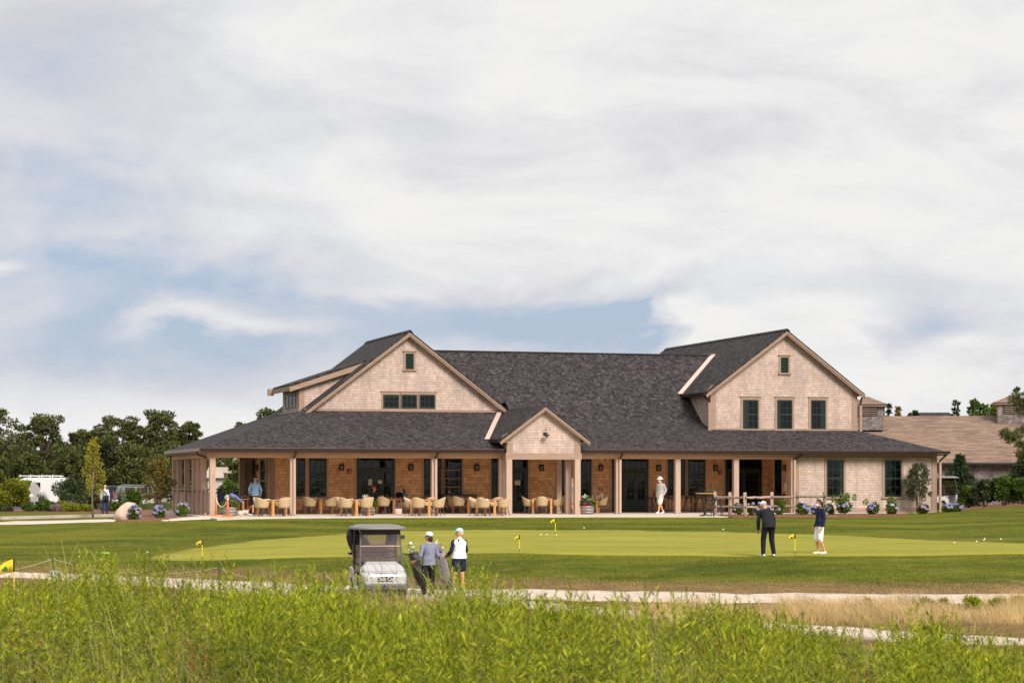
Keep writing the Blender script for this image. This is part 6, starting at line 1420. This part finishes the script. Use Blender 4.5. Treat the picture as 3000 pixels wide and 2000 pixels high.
# left planting
tree('flowering_shrub','big rounded lime green shrub at the left edge',38,150,1395,112,'bushy','lime',None,seed=41,n=9000,ls=(.17,.10),trunk=0,cat='shrub')
tree('shrub','tall grey-green shrub between the van and the yellow tree',208,152,1392,112,'bushy','olive',None,seed=42,n=8500,ls=(.16,.08),trunk=0,cat='shrub')
tree('shrub','mid green shrub behind the man in white',285,156,1415,80,'bushy','olive',None,seed=43,n=4500,ls=(.15,.08),trunk=0,cat='shrub')
for i,(px,D,yt,wd,lf,lab) in enumerate([(135,148,1462,50,'bush','low green shrub right of the road sign post'),(178,148,1468,62,'lime','low bright green mound below the grey-green shrub'),(215,147,1474,60,'lime','low lime mound left of the yellow tree'),(250,148,1478,44,'lime','small lime mound at the foot of the yellow tree'),(85,148,1474,50,'bush','low dark shrub left of the road sign post'),(346,150,1470,55,'bush','low shrub between the man in white and the parked cars'),(15,147,1484,60,'olive','low shrub at the far left below the lime shrub'),(318,152,1478,40,'olive','grey low shrub right of the man in white'),(390,150,1428,50,'bush','green shrub in front of the off-road car')]):
    tree('low_shrub',lab,px,D,yt,wd,'bushy',lf,'low shrubs in the left planting bed',seed=50+i,n=2600,ls=(.14,.08),trunk=0,cat='shrub')
def grassclump(px,D,ytop,wpx,leaf,label,n=420,name='ornamental_grass'):
    p=G(px,D);h=CH+(HY-ytop)*D/F-p.z;R_=wpx*D/F/2;a=RNG.random(n)*6.28;r=np.sqrt(RNG.random(n))*R_*.4
    B=np.stack([r*np.cos(a),r*np.sin(a),np.zeros(n)],1);T_=B*2.2+np.stack([RNG.normal(size=n)*.12,RNG.normal(size=n)*.12,h*(.6+.4*RNG.random(n))],1);w_=.02
    s_=unit(np.cross(T_-B,RNG.normal(size=(n,3))))*w_
    o=bigmesh(name,np.stack([B-s_,B+s_,T_],1),3,L_[leaf],loc=None);o.location=p;tag(o,label,'plant');return o
grassclump(118,150,1432,46,'olive','fountain grass clump beside the road sign');grassclump(362,153,1425,40,'olive','tall reedy grass in front of the spare wheel');grassclump(310,150,1468,44,'lav','purple-grey lavender right of the man in white');grassclump(165,147,1470,40,'lav','purple-grey lavender clump in the planting bed');grassclump(200,149,1462,46,'lav','tall purple-grey lavender behind the lime mounds');grassclump(372,152,1440,30,'tanb','tan feathery grass beside the dark grey car')
tree('young_tree','slender young tree with yellow leaves on the left lawn',272,118,1288,88,'young','yel',None,seed=61,n=1700,ls=(.12,.07),trunk=.055,crown0=.30,bark='barkp')
tree('young_tree','small tree with red-tipped leaves beside the daisies',463,109,1334,112,'multi','redtip',None,seed=62,n=3800,ls=(.12,.06),trunk=.09,cat='tree',bark='barkp')
# hydrangeas
def hydrangea(px,py,wpx,hpx,label,seed,grp,nh=11,leggy=0,pt=None,pink=False):
    p=GY(px,py,lo=60) if pt is None else pt;D=toXD(p)[1];k=D/F;R_=wpx*k/2;H_=hpx*k;rd=random.Random(seed);t=thing('hydrangea_bush',label,'shrub',p,0,grp)
    bl=[((R_*.45*math.cos(i*2.4)*rd.uniform(.3,1),R_*.45*math.sin(i*2.4)*rd.uniform(.3,1),H_*rd.uniform(.3,.6)),(R_*.5,R_*.5,H_*.32),230) for i in range(6)]
    if leggy: bl+=[((R_*rd.uniform(-1,1),R_*rd.uniform(-.6,.6),H_*rd.uniform(.7,1.35)),(.10,.10,.14),40) for i in range(leggy)]
    bigmesh('leaves',blobleaves(bl,.10,.07),4,L_['hyd' if not pink else 'redtip'],t)
    for i in range(int(nh*1.3)):
        a=rd.uniform(0,6.28);e=rd.uniform(-.2,1.35);q_=rd.uniform(.75,1.1);c=np.array((R_*q_*math.cos(a)*math.cos(e),-abs(R_*q_*math.sin(a)*math.cos(e))*rd.choice((1,1,-1)),H_*(.40+.60*math.sin(e)*q_)));fs_=rd.uniform(.5,.85)
        n=70;d=unit(RNG.normal(size=(n,3)));P=c+d*np.array((.085,.085,.07))*fs_;Q=leafquads(P,unit(np.cross(d,RNG.normal(size=(n,3)))),np.full(n,.05),np.full(n,.045));bigmesh('flower_head',Q,4,L_[rd.choice(('blue','blue','lilac')) if not pink else 'lilac'],t)
gl_='hydrangeas in the bed by the boulder';gr_='hydrangeas along the right bed'
for i,(x,y,w_,h_,l) in enumerate([(393,1524,36,44,'blue hydrangea right beside the pale boulder'),(464,1519,38,38,'blue hydrangea in the middle of the left mulch bed'),(534,1514,40,40,'pink-blue hydrangea nearest the side porch railing')]): hydrangea(x,y,w_,h_,l,i+1,gl_,15)
for i,(x,y,w_,h_,l,nh,lg) in enumerate([(2161,1508,34,36,'hydrangea between the second and third fence posts',5,0),(2199,1509,26,38,'hydrangea just right of the third fence post',5,0),(2232,1510,50,38,'wide hydrangea left of the golfer in black',8,0),(2283,1508,30,30,'leggy shrub right of the golfer in black',2,10),(2350,1508,42,38,'hydrangea below the grey fence post under the weathered wall',9,0),(2389,1508,34,30,'hydrangea left of the woman in navy',7,0),(2431,1507,22,34,'hydrangea right of the woman in navy',5,0),(2473,1507.5,56,42,'wide hydrangea under the left block window',9,12),(2556,1506.5,44,34,'hydrangea midway between the two block windows',8,2),(2613,1506,36,34,'hydrangea under the right block window',6,6),(2702,1502.5,42,26,'pinkish hydrangea below the multi-stemmed shrub',8,0),(2788,1498.5,72,24,'low wide blue hydrangea beyond the right corner of the clubhouse',18,0)]):
    hydrangea(x,y,w_,h_,l,i+20,gr_,nh,lg,pt=Pw(x,y,0) if x<2750 else None,pink=(x==2702))
# daisies
def daisies():
    t=thing('daisy_patch','bank of white daisies along the side porch, behind the hydrangeas','flowers',GY(470,1494,lo=80));o0=t.location;C_=[];Lf=[]
    for i in range(26):
        px=400+random.random()*150;py=1490+random.random()*9;p=GY(px,py,lo=95);p=V3(p)-V3(o0);hh=.55+.25*(px-400)/150;Lf.append(((p.x,p.y,p.z+hh*.4),(.38,.38,hh*.42),170));
        for k in range(22): C_.append((p.x+random.gauss(0,.28),p.y+random.gauss(0,.28),p.z+hh*.85+random.random()*.26))
    bigmesh('foliage',blobleaves(Lf,.12,.03),4,L_['bush'],t)
    C_=np.array(C_);n=len(C_);Q=[]
    for k in range(8):
        a=k*math.pi/4;d=np.tile([math.cos(a),math.sin(a),.25],(n,1));d=unit(d+RNG.normal(size=(n,3))*.12);Q.append(leafquads(C_,d,np.full(n,.055),np.full(n,.03)))
    tag(bigmesh('blooms',np.concatenate(Q),4,L_['daisy'],t),kind='stuff')
daisies()
# barrels of flowers
def barrel(p,label,red=True,tall=False,seed=0):
    t=thing('flower_barrel',label,'planter',p,-TH);rd=random.Random(seed)
    MB().lathe([(.27,0),(.31,.02),(.345,.22),(.355,.36),(.345,.40),(.31,.40),(.30,.36),(0,.36)],26).build('barrel',M['barrel'],t,True)
    for z,r in ((.07,.325),(.20,.347),(.35,.358)): MB().lathe([(r,z),(r+.006,z+.002),(r+.006,z+.038),(r,z+.04)],26,cap=False).build('hoop',M['hoop'],t,True)
    bl=[((.22*math.cos(i*1.3),.22*math.sin(i*1.3),.50+rd.random()*.1),(.15,.15,.14),110) for i in range(6)]+[((0,.03,.68),(.2,.2,.22),260)]
    bigmesh('foliage',blobleaves(bl,.10,.06),4,L_['bush'],t)
    bigmesh('lime_trailer',blobleaves([((.28,-.12,.48),(.13,.10,.16),200)],.11,.07),4,L_['lime'],t)
    if red: bigmesh('lime_trailer',blobleaves([((-.27,-.1,.45),(.10,.09,.14),120)],.11,.07),4,L_['lime'],t)
    if red: bigmesh('red_blooms',blobleaves([((.02,-.26,.47),(.09,.07,.07),140),((-.16,-.24,.46),(.07,.06,.06),90)] ,.05,.045),4,L_['redf'],t)
    bigmesh('purple_blooms',blobleaves([((-.08,-.22,.52),(.13,.09,.08),130),((.13,-.24,.50),(.09,.07,.07),90)],.045,.04),4,L_['purf'],t)
    bigmesh('white_blooms',blobleaves([((-.12,-.05,.86),(.12,.10,.08),60),((.1,-.15,.66),(.1,.06,.05),30)],.06,.05),4,L_['whitef'],t);return t
barrel(F2(674,-.6),'flower barrel with trailing lime leaves behind the orange rope posts',seed=1)
barrel(F2(1079,.6),'flower barrel with white flowers behind the second edge table',red=False,seed=2)
barrel(F2(1720,-.3),'flower barrel with red and purple flowers right of the entry gable',seed=3)
# right hand planting
tree('ornamental_shrub','multi-stemmed shrub growing against the weathered wall by the right window',2690,0,1353,100,'multi','olive',None,seed=71,n=3600,ls=(.09,.045),trunk=.10,cat='shrub',bark='barkp',pt=None) if False else None
def wallshrub():
    p=V3((Pv(2690,1480,-.25).x,-.25,0));D=toXD(p)[1];sh=tree('ornamental_shrub','multi-stemmed shrub growing against the weathered wall by the right window',2690,D,1355,98,'multi','olive',None,seed=71,n=4200,ls=(.10,.045),trunk=.05,cat='shrub',bark='barkp',pt=p)
wallshrub()
tree('cedar_tree','dark conical cedar right of the clubhouse corner',2812,129,1331,118,'cone','conif',None,seed=72,n=9000,ls=(.20,.08),trunk=.12,cat='tree')
tree('cedar_tree','dark cedar at the right edge of the view',3000,127,1325,120,'cone','conif',None,seed=73,n=8000,ls=(.20,.08),trunk=.12,cat='tree')
for i,(px,D,yt,wd,lf,lab) in enumerate([(2838,121.5,1428,74,'bush','vase-shaped shrub right of the black-topped golf cart'),(2885,121.0,1410,84,'olive','dull green vase-shaped shrub, second from the cart'),(2940,120.5,1400,88,'bush','bright vase-shaped shrub below the barn window'),(2995,120,1405,80,'bush','bright shrub at the right edge of the view'),(2775,131,1392,44,'bush','light green shrub behind the right corner of the clubhouse')]):
    tree('vase_shrub',lab,px,D,yt,wd,'multi' if i<4 else 'bushy',lf,'shrubs in front of the tan barn',seed=80+i,n=5200,ls=(.15,.09),trunk=.04,cat='shrub',bark='barkp')
for i,(px,D,yt,wd,kd,lf,lab) in enumerate([(2800,172,1165,78,'cone','conif','pointed dark tree behind the barn ridge, left of the round one'),(2868,170,1160,92,'round','bush','rounded green tree behind the barn ridge'),(2916,171,1172,50,'round','lime','thin light green tree beside the right cupola'),(2603,168,1172,24,'cone','conif','narrow dark spire behind the barn, nearest the left cupola'),(2631,168,1181,24,'cone','redtip','narrow browning spire behind the barn'),(2683,168,1193,42,'round','conif','small dark tree behind the barn, left of the far dark roof'),(2977,166,1122,36,'cone','conif','dark spire above the right cupola'),(2512,150,1156,30,'round','bush','green tree tip beside the right gable eave')]):
    tree('tree',lab,px,D,yt,wd,kd,lf,None,seed=90+i,n=2600,ls=(.28,.14),trunk=.1)
# pine reaching in from the right
def rightpine():
    D=108;p=G(3090,D);t=thing('pine_tree','pine at the right edge whose branches reach in front of the barn roof','tree',p);k=D/F
    MB().tube([(0,0,0),(.1,0,2.5),(-.1,0,6.5)],[.16,.13,.05],8).build('trunk',M['bark'],t,True)
    def at(px,py): q=PD(px,D,CH+(HY-py)*k);return q-p
    bl=[];lb=MB()
    for path in ([(3085,1330),(3030,1310),(2990,1300),(2958,1283),(2942,1272)],[(3085,1330),(3040,1340),(2995,1335),(2968,1322)],[(3085,1220),(3040,1190),(3000,1180),(2975,1168)],[(3085,1270),(3050,1250),(3010,1255)]):
        lb.tube([at(*q) for q in path],[.06,.045,.035,.02,.012][:len(path)],6)
        for q in path[1:-1]+([path[-1]] if path[-1][0]!=2968 else []):
            for j in range(3): c=at(q[0]+random.uniform(-8,8),q[1]+random.uniform(-9,7));bl.append((tuple(c),(.24,.24,.16),150))
    for q in ((2995,1165),(2985,1190),(2992,1205),(2990,1268),(2975,1278)): bl.append((tuple(at(*q)),(.30,.28,.22),260))
    lb.build('limbs',M['bark'],t,True);bigmesh('crown',blobleaves(bl,.17,.03),4,L_['pine'],t)
rightpine()
#@@VEG
# ------------------------------------------------------------------ wild vegetation in front
YT=[(-900,1725),(0,1735),(60,1748),(110,1740),(190,1736),(250,1712),(320,1668),(400,1632),(450,1660),(500,1735),(580,1745),(640,1700),(700,1755),(780,1768),(860,1750),(920,1712),(1000,1722),(1060,1780),(1110,1840),(1260,1845),(1400,1715),(1480,1742),(1560,1765),(1640,1785),(1740,1795),(1850,1790),(1920,1778),(2000,1800),(2120,1800),(2220,1848),(2330,1866),(2450,1876),(2550,1915),(2640,1915),(2690,1856),(2770,1846),(2850,1905),(3000,1915),(3900,1905)]
YX=np.array([a for a,b in YT],float);YY=np.array([b for a,b in YT],float)
def scatter(n,D0,D1,spread=.36,pw=1.):
    D=np.sqrt(RNG.random(n)*(D1**2-D0**2)+D0**2);X=(RNG.random(n)*2-1)*spread*D;return X,D
gx=np.linspace(-.62,.62,160);gd=np.linspace(6,60,140);GH=np.array([[HG(a*d,d) for a in gx] for d in gd])
def HGv(X,D):
    a=np.clip((X/D-gx[0])/(gx[1]-gx[0]),0,len(gx)-1.001);b=np.clip((D-gd[0])/(gd[1]-gd[0]),0,len(gd)-1.001);i=a.astype(int);j=b.astype(int);fa=a-i;fb_=b-j
    return GH[j,i]*(1-fa)*(1-fb_)+GH[j,i+1]*fa*(1-fb_)+GH[j+1,i]*(1-fa)*fb_+GH[j+1,i+1]*fa*fb_
def W3(X,D,Z): return np.stack([CU+X*C+D*S,CV-X*S+D*C,Z],1)
def nz(X,D,sc_,o=0):
    return np.array([mnoise.noise(Vector((x*sc_,d*sc_,o))) for x,d in zip(X,D)])
def shoots(name,n,D0,D1,leaf,hm,nl,ll,lw,label,dens=None,keep=None,lineoff=0):
    nc=n//11;X,D=scatter(nc,D0,D1);hc=np.repeat(RNG.uniform(.50,1.3,nc),11);oc=np.repeat(RNG.normal(size=nc)*30-70*nz(X,D,.55,31),11);X=np.repeat(X,11)+RNG.normal(size=nc*11)*.115;D=np.repeat(D,11)+RNG.normal(size=nc*11)*.115;cl=nz(X,D,.9,3)+.55*nz(X,D,.42,21);n=nc*11
    if dens is not None: k=np.repeat(RNG.random(nc),11)<dens(X,D,cl);X,D,cl,hc,oc=X[k],D[k],cl[k],hc[k],oc[k]
    g=HGv(X,D);px=1500+F*X/D;c2=nz(X,D,2.6,8);lim=CH-(np.interp(px,YX,YY)+lineoff-cl*55-c2*40+oc+np.abs(RNG.normal(size=len(X)))*14-14-HY)*D/F
    h=hm*hc*(.86+.22*RNG.random(len(X))+1.0*cl);h=np.minimum(h,lim-g);k=h>.18;X,D,g,h=X[k],D[k],g[k],h[k];m=len(X)
    lean=RNG.normal(size=(m,2))*.12+np.array([-.05,0]);base=W3(X,D,g);top=W3(X+lean[:,0]*h,D+lean[:,1]*h,g+h)
    t=.28+.72*RNG.random((m,nl))**.62;P=base[:,None,:]+(top-base)[:,None,:]*t[:,:,None];P=P.reshape(-1,3)
    a=RNG.random(m*nl)*6.283;el=(.15+.95*t.ravel()**3)+RNG.normal(size=m*nl)*.18;Dn=np.stack([np.cos(a)*np.cos(el),np.sin(a)*np.cos(el),np.sin(el)],1)
    L0=ll*(.7+.6*RNG.random(m*nl))*(1.1-.45*t.ravel());Q=leafquads(P,Dn,L0,lw*(.8+.4*RNG.random(m*nl)))
    tag(bigmesh(name,Q,4,L_[leaf]),label,'plants',kind='stuff')
    s_=unit(np.cross(top-base,RNG.normal(size=(m,3))))*.0035
    return np.stack([base-s_,base+s_,top],1)
st_=[]
st_.append(shoots('wild_goldenrod',13500,8.5,27,'fore',.98,54,.060,.0066,'mass of feathery yellow-green goldenrod filling the foreground',lambda X,D,c:np.clip(.80+c*2.2,.12,1)))
st_.append(shoots('wild_undergrowth',8000,8.5,26,'fored',.66,38,.058,.007,'darker green undergrowth between the goldenrod',lambda X,D,c:np.clip(.5-c*1.5,.08,1),lineoff=30))
st_.append(shoots('russet_weeds',620,9,24,'redl',.74,14,.05,.016,'scattered russet weeds among the green plants',lambda X,D,c:np.clip(.5-c*2,.05,1),lineoff=20))
st_.append(shoots('dead_weeds',700,9,25,'tanb',.85,16,.05,.006,'dead tan weed stalks among the green plants',lambda X,D,c:np.clip(.5-c*2,.05,1),lineoff=0))
bigmesh('weed_stems',np.concatenate(st_),3,L_['fored'],kind='stuff')
def blades(X,D,h,wd,lean,leaf,name,label=None,seg=4,bend=1.,g=None):
    n=len(X);g=HGv(X,D) if g is None else g;B=W3(X,D,g-.02);t=np.linspace(0,1,seg+1);a=RNG.random(n)*6.283
    L2=lean[:,None] if lean.ndim==1 else lean
    off=lean;dx=off[:,0]*C+off[:,1]*S;dy=-off[:,0]*S+off[:,1]*C
    Q=[];sd2=np.stack([np.cos(a)*.3+C,np.sin(a)*.3-S,np.zeros(n)],1);sd2=unit(sd2)
    def pt(u): return B+np.stack([dx*h*u**1.9,dy*h*u**1.9,h*(u-.18*bend*u**3)],1)
    for i in range(seg):
        u0,u1=t[i],t[i+1];w0=wd*(1-u0**1.5*.85);w1=wd*(1-u1**1.5*.85);p0,p1=pt(u0),pt(u1)
        Q.append(np.stack([p0-sd2*w0[:,None],p0+sd2*w0[:,None],p1+sd2*w1[:,None],p1-sd2*w1[:,None]],1))
    o=bigmesh(name,np.concatenate(Q),4,L_[leaf]);return tag(o,label,None,kind='stuff')
# grass mixed through the foreground
n=17000;X,D=scatter(n,9,27);px=1500+F*X/D;g=HGv(X,D);lim=CH-(np.interp(px,YX,YY)-30+RNG.normal(size=n)*28-HY)*D/F-g;h=np.minimum(.55+.5*RNG.random(n),lim*1.05);k=h>.25
blades(X[k],D[k],h[k],np.full(k.sum(),.0030),np.stack([RNG.normal(size=k.sum())*.35-.15,RNG.normal(size=k.sum())*.3],1),'blade','meadow_grass','green grass blades between the foreground plants')
# long arching stems rising above the rest
def arcs(lst,leaf='blade'):
    XX=[];DD=[];HH=[];LL=[];WW=[]
    for x0,x1,y0,y1,n_ in lst:
        for i in range(n_):
            D_=random.uniform(15,21);px=random.uniform(x0,x1);X_=(px-1500)*D_/F;yt=random.uniform(y0,y1);h_=CH-(yt-HY)*D_/F-HG(X_,D_)
            XX.append(X_);DD.append(D_);HH.append(h_/.82);LL.append((random.gauss(-.22,.16),random.gauss(0,.15)));WW.append(random.uniform(.0032,.0055))
    blades(np.array(XX),np.array(DD),np.array(HH),np.array(WW),np.array(LL),leaf,'arching_grass','long arching grass stems standing above the foreground plants',seg=9)
arcs([(90,340,1570,1660,26),(250,640,1560,1680,52),(640,1020,1590,1700,34),(1080,1500,1590,1720,70),(1400,1560,1680,1760,24),(1880,1990,1700,1780,34),(1900,2500,1730,1820,30),(2500,3050,1740,1850,30),(-100,120,1620,1700,8)])
# dense green reeds right of centre
n=420;px=RNG.normal(size=n)*30+1935;D=19+2*RNG.random(n);X=(px-1500)*D/F;h=.55+.42*RNG.random(n)
blades(X,D,h,np.full(n,.004),np.stack([RNG.normal(size=n)*.18-.05,RNG.normal(size=n)*.2],1),'tuft','reed_clump','clump of upright dark green reeds right of centre')
# dry grass: in front of the cart, right verge, small patches on the left
def drypatch(x0,x1,d0,d1,n,h0,h1,leaf,name,label,lean=-.25,w_=.004,fade=None):
    px=x0+(x1-x0)*RNG.random(n);D=d0+(d1-d0)*RNG.random(n);X=(px-1500)*D/F;c=nz(X,D,.8,9);k=RNG.random(n)<np.clip(.6+c*1.5,.08,1)
    if fade is not None: k&=RNG.random(n)<fade(px)
    X,D=X[k],D[k];m=len(X);h=(h0+(h1-h0)*RNG.random(m))*(.8+.5*c[k]);h=np.maximum(h,.06)
    blades(X,D,h,np.full(m,w_),np.stack([RNG.normal(size=m)*.25+lean,RNG.normal(size=m)*.25],1),leaf,name,label,seg=3,g=np.array([HG(a,b) for a,b in zip(X,D)]))
drypatch(1020,1400,38,49,17000,.50,1.05,'tanb','dry_grass','orange dry grass hiding the wheels of the white golf cart',w_=.0035)
drypatch(1700,3400,47.2,53,30000,.25,.60,'wheat','dry_grass','pale dry grass strip between the two sandy paths on the right',fade=lambda p:np.clip((p-1750)/650,.06,1),w_=.0045)
drypatch(1500,3400,46.8,53.5,16000,.06,.16,'tanb','short_dry_grass','short trampled dry grass between the paths',w_=.006)
drypatch(-300,1100,36,52,26000,.15,.42,'tanb','dry_grass','dry grass behind the foreground plants on the left',w_=.0045)
drypatch(-300,3400,29,38.5,22000,.12,.28,'tuft','rough_grass','rough grass on the slope behind the foreground plants',w_=.0045)
# rough turf around the green
def turf(n,f,h0,h1,leaf,name,label,w_=.007):
    px=-200+3400*RNG.random(n);y=f(px,RNG.random(n));D=np.array([toXD(GY(a,b,lo=50))[1] if False else 0 for a,b in ()]) if False else None
    return px,y
def verge(n,yl,yh,h0,h1,leaf,name,label,w_=.008):
    """yl,yh: functions of px giving the band in the survey photo; depth looked up per column"""
    cols=np.linspace(-250,3300,72);tab=[]
    ds=np.arange(45,104,.5)
    for cpx in cols: tab.append([HY+F*(CH-HG((cpx-1500)*d/F,d))/d for d in ds])
    tab=np.array(tab);px=-250+3550*RNG.random(n);ci=np.clip(((px+250)/50).astype(int),0,71);yy=yl(px)+(yh(px)-yl(px))*RNG.random(n)
    D=np.array([np.interp(y,tab[i][::-1],ds[::-1]) for i,y in zip(ci,yy)])+RNG.normal(size=n)*.1;X=(px-1500)*D/F
    h=h0+(h1-h0)*RNG.random(n)
    blades(X,D,h,np.full(n,w_),np.stack([RNG.normal(size=n)*.4-.2,RNG.normal(size=n)*.4],1),leaf,name,label,seg=2,g=np.array([HG(a,b) for a,b in zip(X,D)]))
hiP=lambda p:np.interp(p,[a for a,b in PATHHI],[b for a,b in PATHHI])
gy_lo=lambda p:np.interp(p,[-200,425,560,765,1100,1365,1620,2000,2423,2700,3000,3300],[1560,1640,1645,1640,1631,1622,1625,1630,1633,1631,1623,1616])
verge(34000,lambda p:gy_lo(p)+1,lambda p:hiP(p)-20,.03,.075,'tuft','rough_turf','longer turf below the putting green')
verge(17000,lambda p:np.maximum(gy_lo(p)+2,hiP(p)-34),lambda p:hiP(p)+2,.03,.08,'tanb','dry_turf','parched turf along the sandy path')
gy_hi=lambda p:np.interp(p,[-250,425,520,638,765,1020,1352,1913,2232,2551,2806,3000,3300],[1640,1632,1611,1596,1580,1560,1550,1553,1558,1572,1583,1591,1600])
verge(30000,lambda p:np.interp(p,[-250,340,640,1200,2150,2500,2750,3000,3300],[1542,1530,1519,1515,1514,1511,1505,1490,1478]),lambda p:gy_hi(p)-1,.03,.06,'tuft','fairway_turf','turf between the terrace and the putting green',w_=.010)
# small wild bushes among the dry grass on the right
for i,(px,y,wd) in enumerate([(2712,1778,44),(2765,1776,30),(2850,1770,60),(2920,1775,50),(2985,1768,50),(2540,1776,20)]):
    p=GY(px,y+12,lo=38);D_=toXD(p)[1];tree('wild_bush','small green bush in the pale dry grass, number'.replace(', number','')+[' nearest the path bend',' between its two larger neighbours',' widest of the row',' second from the right edge',' at the right edge',' alone at the left end of the row'][i],px,D_,y-26,wd,'bushy','fore','small green bushes in the dry grass',seed=120+i,n=900,ls=(.10,.02),trunk=0,cat='shrub',pt=p)
